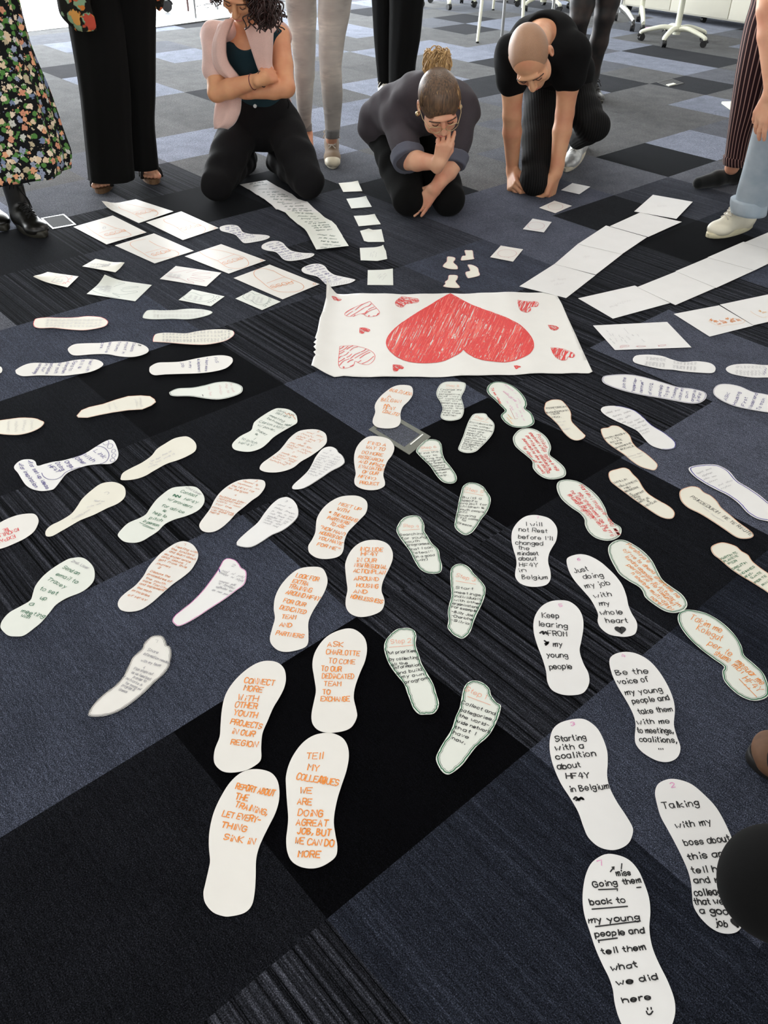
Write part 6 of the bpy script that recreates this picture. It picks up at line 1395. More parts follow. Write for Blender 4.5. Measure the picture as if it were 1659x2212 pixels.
# ---- the kneeling woman in the pink cardigan
root = person(fl(566, 400), 'person kneeling with crossed arms, pink cardigan over a teal top, black jeans')
pel, waist, chest, neck = P3(566, 268, 4.80), P3(562, 222, 4.73), P3(545, 120, 4.60), P3(533, 58, 4.56)
sl, sr = P3(466, 84, 4.60), P3(600, 78, 4.61)
B = Blob(); torso(B, pel, waist, chest, sl, sr, neck, FRONT, .98)
hc = P3(522, -30, 4.32); HR = frame((-.26, -.66, -.70), (0, -.6, .8))
B.cap(neck + np.array([0, .02, -.02]), hc - HR[2] * .05 - HR[1] * .02, .054, .052, .03); Pf = add_head(B, hc, HR, 1.10)
eL, wL = P3(468, 200, 4.44), P3(566, 171, 4.36); eR, wR = P3(618, 190, 4.46), P3(528, 200, 4.43)
arm(B, sl, eL, wL, 1.18); arm(B, sr, eR, wR, 1.18)
add_hand(B, wL, unit(P3(598, 158, 4.46) - wL), np.array([.1, .9, -.2]), 1, (40, 44, 46, 48), (30, 5), 1.02, 2)
add_hand(B, wR, unit(P3(480, 190, 4.50) - wR), np.array([0, .9, .3]), -1, (25, 25, 28, 30), (35, 15), .95)
hl, hr = P3(520, 275, 4.76), P3(612, 275, 4.76); kl, kr = fl(467, 398, .078) , fl(667, 395, .078); al, ar = fl(532, 350, .06), fl(596, 348, .06)
for h_, k_, a_ in ((hl, kl, al), (hr, kr, ar)): B.cap(h_, k_, .075, .05, .03); B.cap(k_, a_, .05, .035, .02)
B.build('body', SKIN_A, root, .0045); face_marks(Pf, root)
J = Blob(); RR = frame(FRONT, unit(waist - pel)); J.ell(pel, (.178, .13, .12), RR, .04).ell((pel * .4 + waist * .6), (.148, .115, .10), RR, .03)
for h_, k_, a_ in ((hl, kl, al), (hr, kr, ar)):
    m_ = h_ * .45 + k_ * .55; J.cap(h_, m_, .108, .095, .03); J.cap(m_, k_, .095, .078, .02); J.cap(k_, a_, .074, .056, .02)
    J.cap(a_, a_ + np.array([0, .10, -.01]), .05, .045, .02)
torso_j = Blob(); torso(torso_j, pel, waist, chest, sl, sr, neck, FRONT, .98); J.join(torso_j.grow(.020)); J.plane(waist + unit(waist - pel) * .055, unit(waist - pel)); J.plane((0, 0, .003), -ZUP); jeans = J.build('jeans', BLACKD, root, .006, rough=.0035, seed=4)
b_ = P3(551, 229, 4.585); m = MB(); m.cyl(b_ + FRONT * .0, FRONT, .009, .006, 14); m.build('button', steel, jeans)
line_mesh('belt_loop', [P3(621, 216, 4.62), P3(624, 224, 4.61), P3(622, 234, 4.62)], [.004] * 11, BLACKD, jeans)
TEAL = cloth('teal_jersey', srgb(22, 46, 54), .85, 800, .25, .15, .05, 10); PINK = cloth('pink_knit', srgb(222, 186, 176), .95, 320, .6, .08, .4, 16)
T = Blob(); torso(T, pel, waist, chest, sl, sr, neck, FRONT, .98); T = T.grow(.010); T.plane(waist + unit(waist - pel) * .02, -unit(waist - pel))
T.ell(P3(518, 58, 4.44), (.105, .13, .115), None, .01, True); T.plane(P3(466, 74, 4.6), (-.2, -.5, 1)); T.build('top', TEAL, root, .005, rough=.0025, seed=2)
K_ = Blob(); torso(K_, pel, waist, chest, sl, sr, neck + np.array([0, .02, -.01]), FRONT, 1.0); K_ = K_.grow(.022); K_.plane((waist + pel) / 2 + np.array([0, .03, 0]), np.cross(unit(neck - waist), (-1, 0, 0)) * (1 if np.cross(unit(neck - waist), (-1, 0, 0))[1] < 0 else -1)); K_.plane(waist - ZUP * .10, -ZUP)
K_.cap(sl + np.array([0, .0, .01]), sl * .42 + eL * .58, .066, .064, .03); K_.cap(sl, P3(500, 66, 4.55), .058, .045, .03); K_.cap(sr + np.array([-.01, .01, .0]), P3(570, 58, 4.56), .052, .045, .03)
card = K_.build('cardigan', PINK, root, .006, rough=.004, seed=9)
band_patch('front_panel', [P3(474, 62, 4.50), P3(462, 110, 4.47), P3(470, 150, 4.45), P3(500, 172, 4.45)], [P3(506, 44, 4.47), P3(489, 85, 4.44), P3(492, 130, 4.43), P3(520, 168, 4.44)], PINK, card, .012, .004, 1.5)
band_patch('front_panel', [P3(528, 62, 4.48), P3(540, 100, 4.45), P3(556, 148, 4.44), P3(562, 158, 4.44)], [P3(592, 52, 4.50), P3(590, 95, 4.47), P3(588, 135, 4.46), P3(592, 150, 4.46)], PINK, card, .012, .005, 1.5)
band_patch('front_flap', [P3(472, 196, 4.52), P3(466, 235, 4.50), P3(464, 262, 4.49), P3(466, 277, 4.49)], [P3(522, 210, 4.50), P3(519, 240, 4.47), P3(508, 265, 4.46), P3(492, 279, 4.46)], PINK, card, .012, .005, 1.5)
scalp = Blob().ell(hc + HR[2] * .036 - HR[1] * .020, (.100, .116, .108), HR, .02); scalp.ell(hc + HR[1] * .125 - HR[2] * .060, (.074, .085, .100), HR, .02, True)
hair = scalp.build('hair', HAIRDK, root, .006, rough=.005)
sd = [hc + HR[0] * a + HR[1] * b + HR[2] * c for a, b, c in ((-.095, .0, .03), (-.10, -.01, .0), (-.10, -.04, .02), (-.095, .02, .05), (-.09, -.05, -.02), (-.085, .05, .07), (-.10, .01, .05), (-.085, -.05, .05))]
curls(hair, sd, (.16, .05, -1), 330, .14, .0030, HAIRDK, 3, .010)
sd = [hc + HR[0] * a + HR[1] * b + HR[2] * c for a, b, c in ((.095, -.01, .01), (.10, .0, .03), (.095, -.04, .0), (.095, .01, .05))]
curls(hair, sd, (-.30, .05, -1), 130, .085, .0028, HAIRDK, 5, .010)
for q, t_ in ((0, .0), (1, .018)):
    c = wL * (1 - t_ / .09) + eL * (t_ / .09) if q else wL; dd = unit(wL - eL); s1 = unit(np.cross(dd, ZUP)); s2 = np.cross(dd, s1)
    polytube('bracelet', [[c + (s1 * math.cos(a) + s2 * math.sin(a)) * .0345 for a in np.linspace(0, 2 * math.pi, 22)]], .0022, plain('bracelet_bead_%d' % q, srgb(110, 50, 58) if q else srgb(40, 32, 40), .4), root)

# ---- the kneeling woman with the bun
root = person(fl(915, 425), 'person kneeling with blonde bun and glasses, chin on hand, dark grey shirt')
pel, neck = P3(846, 268, 4.66), P3(935, 225, 4.27); waist, chest = P3(868, 232, 4.56), P3(918, 222, 4.40)
sl, sr = P3(862, 262, 4.36), P3(1000, 240, 4.33)
eL, wL = P3(882, 346, 4.16), P3(948, 352, 4.00); eR, wR = P3(978, 354, 4.16), P3(941, 406, 4.09)
hc = P3(949, 222, 4.02); HR = frame((.17, -.70, -.70), (0, -.8, .6))
B = Blob(); torso(B, pel, waist, chest, sl, sr, neck, (.1, -.6, -.8), 1.0)
B.cap(neck, hc - HR[2] * .05 - HR[1] * .02, .054, .052, .03); Pf = add_head(B, hc, HR, 1.12)
arm(B, sl, eL, wL, 1.18); arm(B, sr, eR, wR, 1.18)
chin = Pf(0, .07, -.115)
add_hand(B, wL, unit(P3(958, 318, 3.98) - wL), np.array([.1, .8, .5]), -1, (30, 45, 60, 70), (28, -5), .98)
hk = add_hand(B, wR, unit(P3(893, 464, 4.12) - wR), np.array([0, .75, -.6]), -1, (-16, -14, -10, -6), (34, 20), 1.02, 9)
hl, hr = P3(840, 285, 4.68), P3(915, 285, 4.70); kl, kr = fl(884, 430, .078), fl(968, 428, .078); al, ar = fl(850, 360, .06), fl(930, 358, .06)
for h_, k_, a_ in ((hl, kl, al), (hr, kr, ar)): B.cap(h_, k_, .075, .05, .03); B.cap(k_, a_, .05, .035, .02)
B.build('body', SKIN_B, root, .0045); face_marks(Pf, root)
J = Blob(); J.ell(pel, (.165, .15, .15), None, .04)
for h_, k_, a_ in ((hl, kl, al), (hr, kr, ar)):
    m_ = h_ * .45 + k_ * .55; J.cap(h_, m_, .105, .100, .03); J.cap(m_, k_, .100, .080, .02); J.cap(k_, a_, .074, .056, .02); J.cap(a_, a_ + np.array([0, .10, -.01]), .05, .045, .02)
J.plane((0, 0, .003), -ZUP); J.build('trousers', BLACKT, root, .006, rough=.003, seed=6)
SHIRT = cloth('dark_grey_shirt', srgb(62, 57, 62), .9, 500, .3, .16, .06, 11); CUFF = cloth('grey_blue_cuff', srgb(92, 94, 106), .9, 500, .3, .1, .06, 11)
T = Blob(); torso(T, pel, waist, chest, sl, sr, neck - np.array([0, 0, .02]), (.1, -.6, -.8), 1.0); T = T.grow(.022)
T.cap(sl, sl * .12 + eL * .88, .078, .070, .04); T.cap(sr, sr * .10 + eR * .90, .076, .062, .04)
for ptx in ((905, 205, 4.45, .10), (975, 215, 4.42, .095), (860, 245, 4.46, .09)): T.ell(P3(*ptx[:3]), (ptx[3],) * 3, None, .06)
shirt = T.build('shirt', SHIRT, root, .006, rough=.0045, seed=12)
for s_, e_, w_ in ((sl, eL, wL), (sr, eR, wR)):
    a0, a1 = s_ * .16 + e_ * .84, s_ * .01 + e_ * .99; Cf = Blob().cap(a0, a1, .084 if s_ is sl else .074, .078 if s_ is sl else .064, .01); dn = unit(e_ - s_); Cf.plane(a1 + dn * .012, dn).plane(a0, -dn); Cf.build('cuff', CUFF, shirt, .005, 'rolled grey-blue cuff', .002)
Hh = Blob().ell(hc + HR[2] * .030 - HR[1] * .016, (.092, .114, .104), HR, .02); Hh.ell(hc + HR[1] * .122 - HR[2] * .058, (.080, .080, .112), HR, .015, True); Hh.ell(hc - HR[2] * .12 + HR[1] * .03, (.08, .09, .06), HR, .02, True)
hair = Hh.build('hair', HAIRMB, root, .005)
top = P3(942, 169, 4.10)
def comb(r):
    a = r.uniform(-2.2, 2.2); f0 = .036 * math.cos(a) - .002; s0 = .089 * math.sin(a); u0_ = .102 - .066 * abs(math.sin(a)) ** 2
    st = hc + HR[0] * s0 + HR[1] * (f0 + .02) + HR[2] * u0_
    md = hc + HR[0] * s0 * .75 + HR[1] * (f0 * .3 - .05) + HR[2] * (.132 - .022 * abs(math.sin(a)))
    en = top + HR[0] * s0 * .25
    return [st, st * .6 + md * .4 + (HR[2] * .012), md * .55 + en * .45 + HR[2] * .004, en]
strand_sheet(comb, 190, 4, .0035, HAIRMB, hair); strand_sheet(comb, 38, 14, .0036, HAIRBL, hair, 'blonde_streaks')
bun_c = P3(944, 146, 4.13)
def bunp(r):
    a = r.uniform(0, 6.3); b2 = r.uniform(0, 6.3); e1 = unit(np.array([math.cos(a), math.sin(a) * .6, math.sin(b2) * .5])); 
    e2 = unit(np.array([math.cos(a + r.uniform(.5, 1.6)), math.sin(a + 1) * .6, .4])); return [top + e1 * .012, top * .5 + bun_c * .5 + e1 * .020, bun_c + e1 * r.uniform(.048, .066) + ZUP * r.uniform(-.005, .022), bun_c + (e1 + e2) * .028 + ZUP * r.uniform(.02, .05), bun_c + e2 * r.uniform(.02, .066) + ZUP * r.uniform(-.01, .035)]
bun_c = bun_c + np.array([0, 0, .004]); Bn = Blob().ell(bun_c, (.050, .046, .040), None, .02).cap(top, bun_c, .026, .028, .02); bo = Bn.build('bun', HAIRBL, hair, .005, rough=.004); strand_sheet(bunp, 150, 8, .0028, HAIRBL, hair, 'bun_strands')
polytube('hair_tie', [[top + (unit(np.cross(bun_c - top, [0, 1, 0])) * math.cos(a) + unit(np.cross(bun_c - top, np.cross(bun_c - top, [0, 1, 0]))) * math.sin(a)) * .040 for a in np.linspace(0, 6.3, 20)]], .011, strands('sandy_hair', srgb(150, 104, 58), srgb(206, 160, 100)), hair, 8)
GOLD = plain('pale_gold_wire', srgb(214, 192, 150), .3, .8, .04, 60)
gl = []
for s_ in (-1, 1):
    gl.append([Pf(s_ * (.033 + .025 * math.cos(a)), .112 - .010 * abs(math.cos(a)) * (1 if math.cos(a) > 0 else .2), .0 + .021 * math.sin(a)) for a in np.linspace(0, 2 * math.pi, 20)]); gl.append([Pf(s_ * .058, .102, .006), Pf(s_ * .076, .06, .006), Pf(s_ * .084, .0, .004)])
gl.append([Pf(-.009, .114, .004), Pf(0, .118, .008), Pf(.009, .114, .004)])
polytube('glasses', gl, .0016, GOLD, root, 6)
for s_ in (-1, 1):
    m = MB(); q = Pf(s_ * .086, .0, -.050); m.ball(q, .011); m.tube([Pf(s_ * .086, .0, -.036), q], .0015, 6); m.build('earring', GOLD, root, True)
dk = unit(P3(893, 464, 4.12) - wR); nk = np.array([0, .75, -.6]); nk = unit(nk - dk * (nk @ dk)); pk = wR + dk * .092 + np.cross(dk, nk) * .009
polytube('ring', [[hk[2] * .55 + pk * .45 + (unit(np.cross(hk[2] - pk, ZUP)) * math.cos(a) + unit(np.cross(hk[2] - pk, np.cross(hk[2] - pk, ZUP))) * math.sin(a)) * .0095 for a in np.linspace(0, 6.3, 14)]], .0013, steel, root)

# ---- the kneeling man
root = person(fl(1165, 400), 'person kneeling on one knee with shaved head, black t-shirt, fists on the carpet')
pel, waist, chest, neck = P3(1205, 165, 5.02), P3(1188, 120, 4.90), P3(1172, 95, 4.70), P3(1163, 92, 4.54)
sl, sr = P3(1108, 116, 4.54), P3(1234, 114, 4.56)
eL, wL = P3(1106, 248, 4.55), P3(1107, 368, fl(1113, 405)[1] + .02); eR, wR = P3(1220, 245, 4.56), P3(1201, 372, fl(1190, 418)[1] - .02)
hc = P3(1146, 122, 4.20); HR = frame((.06, -.50, -.86), (-.42, -.75, .5))
B = Blob(); torso(B, pel, waist, chest, sl, sr, neck, (.05, -.55, -.8), 1.06)
B.cap(neck + np.array([.01, .03, .03]), hc - HR[2] * .05 - HR[1] * .03, .060, .058, .03); Pf = add_head(B, hc, HR, 1.14)
arm(B, sl, eL, wL, 1.26); arm(B, sr, eR, wR, 1.26)
add_hand(B, wL, unit(fl(1108, 398, .035) - wL), np.array([.75, .65, .0]), 1, (62, 64, 66, 68), (24, -18), 1.22)
add_hand(B, wR, unit(fl(1191, 408, .035) - wR), np.array([-.75, .65, .0]), -1, (62, 64, 66, 68), (24, -18), 1.22)
hL, hR = P3(1172, 200, 4.98), P3(1240, 205, 4.99); kL, aL = fl(1156, 388, .072), fl(1176, 330, .07); kR, aR = P3(1284, 272, 4.72), P3(1250, 300, 5.02)
B.cap(hL, kL, .08, .055, .03); B.cap(kL, aL, .05, .036, .02); B.cap(hR, kR, .08, .055, .03); B.cap(kR, aR, .05, .036, .02)
B.build('body', SKIN_C, root, .0045); face_marks(Pf, root)
RIB = NT('black_ribbed_trousers'); w_ = RIB.new('ShaderNodeTexWave', wave_type='BANDS', bands_direction='X'); w_.inputs['Scale'].default_value = 26; RIB.link(RIB.coord(), w_.inputs['Vector']); RIB.set(Base_Color=RIB.ramp(w_.outputs[0], [(.3, srgb(13, 13, 13)), (.8, srgb(27, 26, 26))]), Roughness=.9); RIB.b.inputs['Specular IOR Level'].default_value = .2; RIB.bump(w_.outputs[0], .3, .003)
J = Blob(); J.ell(pel, (.175, .14, .14), None, .05); J.ell(pel * .5 + waist * .5, (.155, .13, .12), None, .05)
for h_, k_, a_ in ((hL, kL, aL), (hR, kR, aR)):
    m_ = h_ * .45 + k_ * .55; J.cap(h_, m_, .100, .088, .04); J.cap(m_, k_, .088, .070, .02); J.cap(k_, a_, .074, .055, .03)
J.plane((0, 0, .003), -ZUP); J.build('trousers', RIB.m, root, .006, rough=.003, seed=15)
TEE = cloth('black_tshirt', srgb(11, 11, 12), .95, 800, .25, .2, .0, 9)
T = Blob(); torso(T, pel, waist, chest, sl, sr, neck - np.array([0, -.02, .015]), (.05, -.55, -.8), 1.06); T = T.grow(.024)
T.cap(sl, sl * .62 + eL * .38, .086, .084, .05); T.cap(sr, sr * .62 + eR * .38, .086, .084, .05); T.ell(P3(1180, 75, 4.82), (.15, .12, .10), None, .05); T.ell(P3(1175, 130, 4.66), (.15, .1, .12), None, .05)
T.ell(neck + np.array([.01, .00, .06]), (.072, .085, .07), None, .01, True)
shirt = T.build('tshirt', TEE, root, .006, rough=.004, seed=22)
polytube('collar', [crom(np.array([P3(1150, 72, 4.60), P3(1160, 55, 4.66), P3(1176, 44, 4.70), P3(1190, 55, 4.66), P3(1198, 78, 4.60)]), 5)], .007, TEE, shirt, 8)
BUZZ = strands('shaved_hair', srgb(146, 108, 82), srgb(186, 144, 112), (300, 300, 300))
Hh = Blob().ell(hc + HR[2] * .033 - HR[1] * .015, (.0874, .1104, .1011), HR, .01); Hh.ell(hc + HR[1] * .150 + HR[2] * .030, (.082, .105, .125), HR, .02, True); Hh.ell(hc - HR[2] * .135, (.12, .15, .095), HR, .02, True)
Hh.build('shaved_hair', BUZZ, root, .0045)
TR = np.array([0, -1, 0])
SILV = plain('silver_sneaker', srgb(190, 190, 188), .35, .15, .25, 45)
shoe(root, fl(1262, 318), fl(1222, 372), .125, .10, SILV, SOLEW, LACEW, 'sneaker')
shoe(root, fl(1196, 300), fl(1178, 338), .10, .095, SILV, SOLEW, None, 'sneaker')

# ---- standing people: the picture shows them from the thighs down
def flower_cloth(name, ground, cols, scale, size=.33, leaf=None, seed=0):
    """small printed flowers: round petals around cell centres, each cell its own colour"""
    t = NT(name); v = t.coord('Object')
    w = t.noise(v, scale * 2.2, 2); vv = t.new('ShaderNodeVectorMath', operation='MULTIPLY_ADD'); t.link(v, vv.inputs[0]); vv.inputs[1].default_value = (1, 1, 1); off = t.new('ShaderNodeVectorMath', operation='SCALE'); nz = t.new('ShaderNodeTexNoise'); nz.inputs['Scale'].default_value = scale * 3; t.link(v, nz.inputs['Vector']); t.link(nz.outputs['Color'], off.inputs[0]); off.inputs['Scale'].default_value = .35 / scale; t.link(off.outputs[0], vv.inputs[2])
    vo = t.new('ShaderNodeTexVoronoi', feature='F1'); vo.inputs['Scale'].default_value = scale; t.link(vv.outputs[0], vo.inputs['Vector'])
    sep = t.new('ShaderNodeSeparateColor'); t.link(vo.outputs['Color'], sep.inputs[0])
    n = len(cols); pal = t.ramp(sep.outputs[0], [(i / n, c) for i, c in enumerate(cols)], 'CONSTANT')
    v2 = t.new('ShaderNodeTexVoronoi', feature='F1'); v2.inputs['Scale'].default_value = scale * 3.1; t.link(vv.outputs[0], v2.inputs['Vector'])
    pet = t.math('ADD', vo.outputs['Distance'], t.math('MULTIPLY', v2.outputs['Distance'], .42))
    fac = t.ramp(pet, [(size + .33, (1, 1, 1)), (size + .37, (0, 0, 0))])
    eye = t.ramp(vo.outputs['Distance'], [(.07, (1, 1, 1)), (.10, (0, 0, 0))])
    c = t.mix(fac, ground, pal); c = t.mix(t.math('MULTIPLY', eye, .5), c, (.05, .04, .03, 1))
    if leaf:
        v3 = t.new('ShaderNodeTexVoronoi', feature='F1'); v3.inputs['Scale'].default_value = scale * 1.25; t.link(t.mapping(vv.outputs[0], loc=(3.1, 1.7, .4)), v3.inputs['Vector'])
        s3 = t.new('ShaderNodeSeparateColor'); t.link(v3.outputs['Color'], s3.inputs[0])
        lf = t.math('MULTIPLY', t.ramp(v3.outputs['Distance'], [(.44, (1, 1, 1)), (.50, (0, 0, 0))]), t.ramp(s3.outputs[1], [(.38, (0, 0, 0)), (.39, (1, 1, 1))]))
        c = t.mix(t.math('MULTIPLY', lf, t.math('SUBTRACT', 1.0, fac)), c, leaf)
    t.set(Base_Color=c, Roughness=.85); t.b.inputs['Specular IOR Level'].default_value = .2; t.bump(t.noise(v, 14, 3), .2, .006); return t.m
SKIRTM = flower_cloth('small_flower_print', srgb(16, 17, 19), [srgb(226, 200, 168), srgb(232, 168, 128), srgb(150, 158, 180), srgb(206, 206, 196), srgb(190, 176, 146), srgb(236, 216, 190), srgb(120, 134, 164), srgb(216, 150, 120)], 34, .30, srgb(84, 132, 66))
ROSEM = flower_cloth('rose_print', srgb(26, 24, 20), [srgb(214, 130, 60), srgb(190, 78, 60), srgb(222, 160, 84), srgb(206, 104, 70)], 14, .36, srgb(142, 172, 138))
def fold(n, a, ph=0, seed=0):
    return lambda th, t: 1 + a * (.25 + .75 * t) * math.sin(n * th + ph + 1.3 * math.sin(t * 3 + seed)) + a * .5 * math.sin((n * 2 + 1) * th + seed + 2 * t)
def legs_skin(B, P, R): B.chain(P, R, .02)

# far left: flowered skirt and black lace-up boots
root = person(fl(50, 478), 'person at the left edge in a long flowered skirt and black lace-up boots')
SK = [(-205, 28, -60, 4.02), (-215, 38, 0, 4.0), (-225, 62, 100, 3.98), (-235, 100, 200, 3.95), (-245, 128, 290, 3.92), (-250, 142, 332, 3.90), (-254, 141, 368, 3.88)]
sk = lofted('skirt', [px_rings(SK, .62, fold(9, .035, .4, 2), 6)], SKIRTM, root, 120)
ROOTHIP = P3(-85, -70, 4.02)
BOOTL = plain('worn_black_leather', srgb(26, 25, 23), .3, 0, .5, 24, .25); BOOTS = plain('boot_rubber_sole', srgb(46, 44, 36), .55, 0, .1, 40)
B = Blob()
BOOTS_AT = ((fl(40, 484), fl(97, 514)), (fl(-45, 458), fl(14, 499)))
for hx, kx, (bh, bt) in (((-60, 0), (20, 250), BOOTS_AT[0]), ((-120, 0), (-60, 250), BOOTS_AT[1])): B.chain([P3(hx[0], hx[1], 4.0), P3(kx[0], kx[1], 3.95), bh + unit(bt - bh) * .05 + ZUP * .19], [.07, .05, .036], .02)
B.build('legs', SKIN_B, root, .006, 'bare shins between skirt and boots')
for hl_, to_ in BOOTS_AT:
    o = shoe(root, hl_, to_, .115, .108, BOOTL, BOOTS, LACEB, 'boot', high=.115, solec=.03, laces=6)
    d = unit(to_ - hl_); sv = np.array([d[1], -d[0], 0])
    if hl_[0] > -1.9:
        k0 = hl_ + d * .055 + ZUP * .21
        polytube('loose_lace', [crom(np.array([k0, k0 + np.array([.035, -.02, .02]), k0 + np.array([.05, -.03, -.005]), k0 + np.array([.03, -.03, -.02]), k0 + np.array([.07, -.05, -.06]), k0 + np.array([.085, -.06, -.10])]), 5), crom(np.array([k0, k0 + np.array([.04, -.03, -.03]), k0 + np.array([.07, -.05, -.075]), k0 + np.array([.075, -.05, -.13])]), 5)], .0028, LACEB, o, 5)
upper_body(root, ROOTHIP, 1.7, (.5, -1, 0), cloth('dark_jumper', srgb(30, 32, 40)), SKIN_B, HAIRBR)

# black wide trousers, rose blouse and sandals
root = person(fl(272, 400), 'person standing in wide black trousers, rose-print blouse and black sandals')
LG = [(118, 262, -60, 4.58), (138, 262, 0, 4.56), (152, 268, 70, 4.53), (172, 280, 195, 4.49), (183, 284, 302, 4.46), (192, 290, 387, 4.44)]
RG = [(236, 344, -60, 4.62), (240, 338, 0, 4.62), (246, 336, 70, 4.61), (262, 335, 200, 4.60), (272, 333, 265, 4.59), (276, 338, 326, 4.58), (282, 342, 364, 4.57)]
lofted('trousers', [px_rings(LG, .72, fold(5, .03, .4, 1), 5), px_rings(RG, .78, fold(5, .03, 2, 3), 5)], BLACKT, root, 60)
B = Blob()
SOLEK = plain('cork_sole', srgb(112, 84, 58), .7, 0, .15, 120); STRAP = plain('black_strap', srgb(20, 19, 19), .5, 0, .1, 60)
for (hx, hy), (tx, ty) in (((232, 392), (218, 418)), ((322, 380), (334, 398))):
    h_, t_ = fl(hx, hy), fl(tx, ty); d = unit(t_ - h_); h_ = t_ - d * .245; sv = np.array([d[1], -d[0], 0])
    B.cap(h_ + d * .04 + ZUP * .05, h_ + d * .16 + ZUP * .045, .034, .034, .02); B.cap(h_ + d * .05 + ZUP * .05, h_ + d * .03 + ZUP * .45, .036, .05, .02)
    for i, (o_, l_, r_) in enumerate(((.030, .236, .0145), (.010, .236, .0105), (-.008, .229, .0098), (-.024, .220, .0092), (-.038, .208, .0088))):
        sg = 1 if tx < 270 else -1; B.cap(h_ + d * .15 + sv * sg * o_ * .8 + ZUP * .042, h_ + d * l_ * .97 + sv * sg * o_ + ZUP * .034, r_ * 1.3, r_, .004)
    n = 24; vs = []
    for zz in (.0, .024):
        for k in range(n):
            a = 2 * math.pi * k / n; x = .5 + .54 * math.cos(a); vs.append(h_ + d * x * .245 + sv * math.sin(a) * (.036 + .016 * x) + ZUP * zz)
    so = mesh_obj('sandal', vs, [tuple(range(n - 1, -1, -1)), tuple(range(n, 2 * n))] + [(k, (k + 1) % n, n + (k + 1) % n, n + k) for k in range(n)], SOLEK, root)
    for x in (.14, .185):
        polytube('strap', [crom(np.array([h_ + d * x + sv * q + ZUP * z for q, z in ((-.052, .018), (-.046, .055), (-.02, .083), (.02, .085), (.046, .057), (.052, .018))]), 4)], .010, STRAP, so, 8)
    m = MB(); m.box(h_ + d * .185 + sv * (-.046 if tx < 270 else .046) + ZUP * .062, (.009, .012, .007), (d, sv, ZUP), .002); m.build('buckle', steel, so)
B.build('feet', SKIN_B, root, .0045, 'bare toes in the sandals')
blm = [band_patch('blouse_hem', [P3(122, -60, 4.44), P3(126, 0, 4.42), P3(136, 36, 4.41), P3(168, 66, 4.40)], [P3(214, -60, 4.38), P3(194, 0, 4.38), P3(204, 42, 4.38), P3(209, 66, 4.38)], ROSEM, root, .008, .006, 1.5),
       band_patch('blouse_hem', [P3(326, -60, 4.47), P3(334, 0, 4.48), P3(336, 8, 4.48), P3(336, 14, 4.49)], [P3(364, -60, 4.50), P3(353, 0, 4.50), P3(352, 8, 4.50), P3(348, 15, 4.50)], ROSEM, root, .008, .003, 1)]
upper_body(root, P3(240, -85, 4.60), 1.72, (.25, -1, 0), ROSEM, SKIN_B, HAIRBR, 0, shirt_name='blouse')

# grey jeans and brown canvas sneakers
root = person(fl(705, 360), 'person standing in grey skinny jeans and brown canvas sneakers')
t = NT('washed_grey_denim'); v = t.coord(); n1, n2 = t.noise(v, 5, 3), t.noise(t.mapping(v, (14, 14, 60)), 1, 3); t.set(Base_Color=t.mix(t.ramp(n2, [(.35, (0, 0, 0)), (.7, (1, 1, 1))]), t.ramp(n1, [(.35, srgb(138, 134, 130)), (.65, srgb(198, 190, 180))]), srgb(166, 160, 154)), Roughness=.9, Sheen_Weight=.1); t.b.inputs['Specular IOR Level'].default_value = .2; t.bump(t.noise(v, 420, 2), .25, .002); GDEN = t.m
def creased(th, t_): return 1 + .035 * math.exp(-((t_ - .56) / .06) ** 2) * math.sin(t_ * 160 + 2 * math.sin(th)) + .02 * math.sin(t_ * 34 + th * 2)
L4 = [(606, 688, -70, 5.12), (616, 684, 0, 5.10), (624, 683, 60, 5.10), (633, 681, 120, 5.09), (636, 680, 160, 5.08), (638, 677, 190, 5.10), (644, 673, 250, 5.14), (650, 672, 282, 5.17)]
R4 = [(686, 776, -70, 5.02), (687, 761, 0, 5.0), (688, 750, 60, 4.99), (689, 740, 120, 4.97), (691, 738, 160, 4.96), (694, 740, 190, 4.97), (699, 738, 240, 5.0), (704, 733, 290, 5.02)]
jn = lofted('jeans', [px_rings(L4, .95, creased, 7), px_rings(R4, .95, creased, 7)], GDEN, root, 48)
for ra in (((650, 674, 266, 5.16), (651, 674, 282, 5.17)), ((702, 734, 278, 5.01), (703, 733, 297, 5.03))):
    lofted('cuff', [px_rings([ra[0], tuple((a + b) / 2 for a, b in zip(*ra)), ra[1]], 1.0, None, 2)], cloth('grey_denim_underside', srgb(128, 126, 124), .9, 500), jn, 32)
B = Blob(); B.chain([P3(717, 278, 5.02), P3(716, 302, 5.06), fl(716, 330) + ZUP * .05], [.028, .029, .032], .01).chain([P3(662, 266, 5.16), P3(664, 290, 5.19), fl(664, 318, .05)], [.028, .030, .036], .01); B.build('ankles', SKIN_B, root, .005, 'bare ankles')
CANV = cloth('brown_canvas', srgb(128, 108, 88), .9, 600, .3, .12); CAPM = plain('cream_toe_cap', srgb(206, 196, 172), .5)
shoe(root, fl(716, 322), fl(719, 366), .135, .098, CANV, SOLEW, LACEW, 'sneaker', laces=6, toe_cap=CAPM)
shoe(root, fl(662, 312), fl(652, 345), .12, .098, CANV, SOLEW, LACEW, 'sneaker', laces=6, toe_cap=CAPM)
upper_body(root, P3(690, -60, 5.08), 1.7, (.1, -1, 0), cloth('light_blouse', srgb(196, 190, 182)), SKIN_B, HAIRBL)

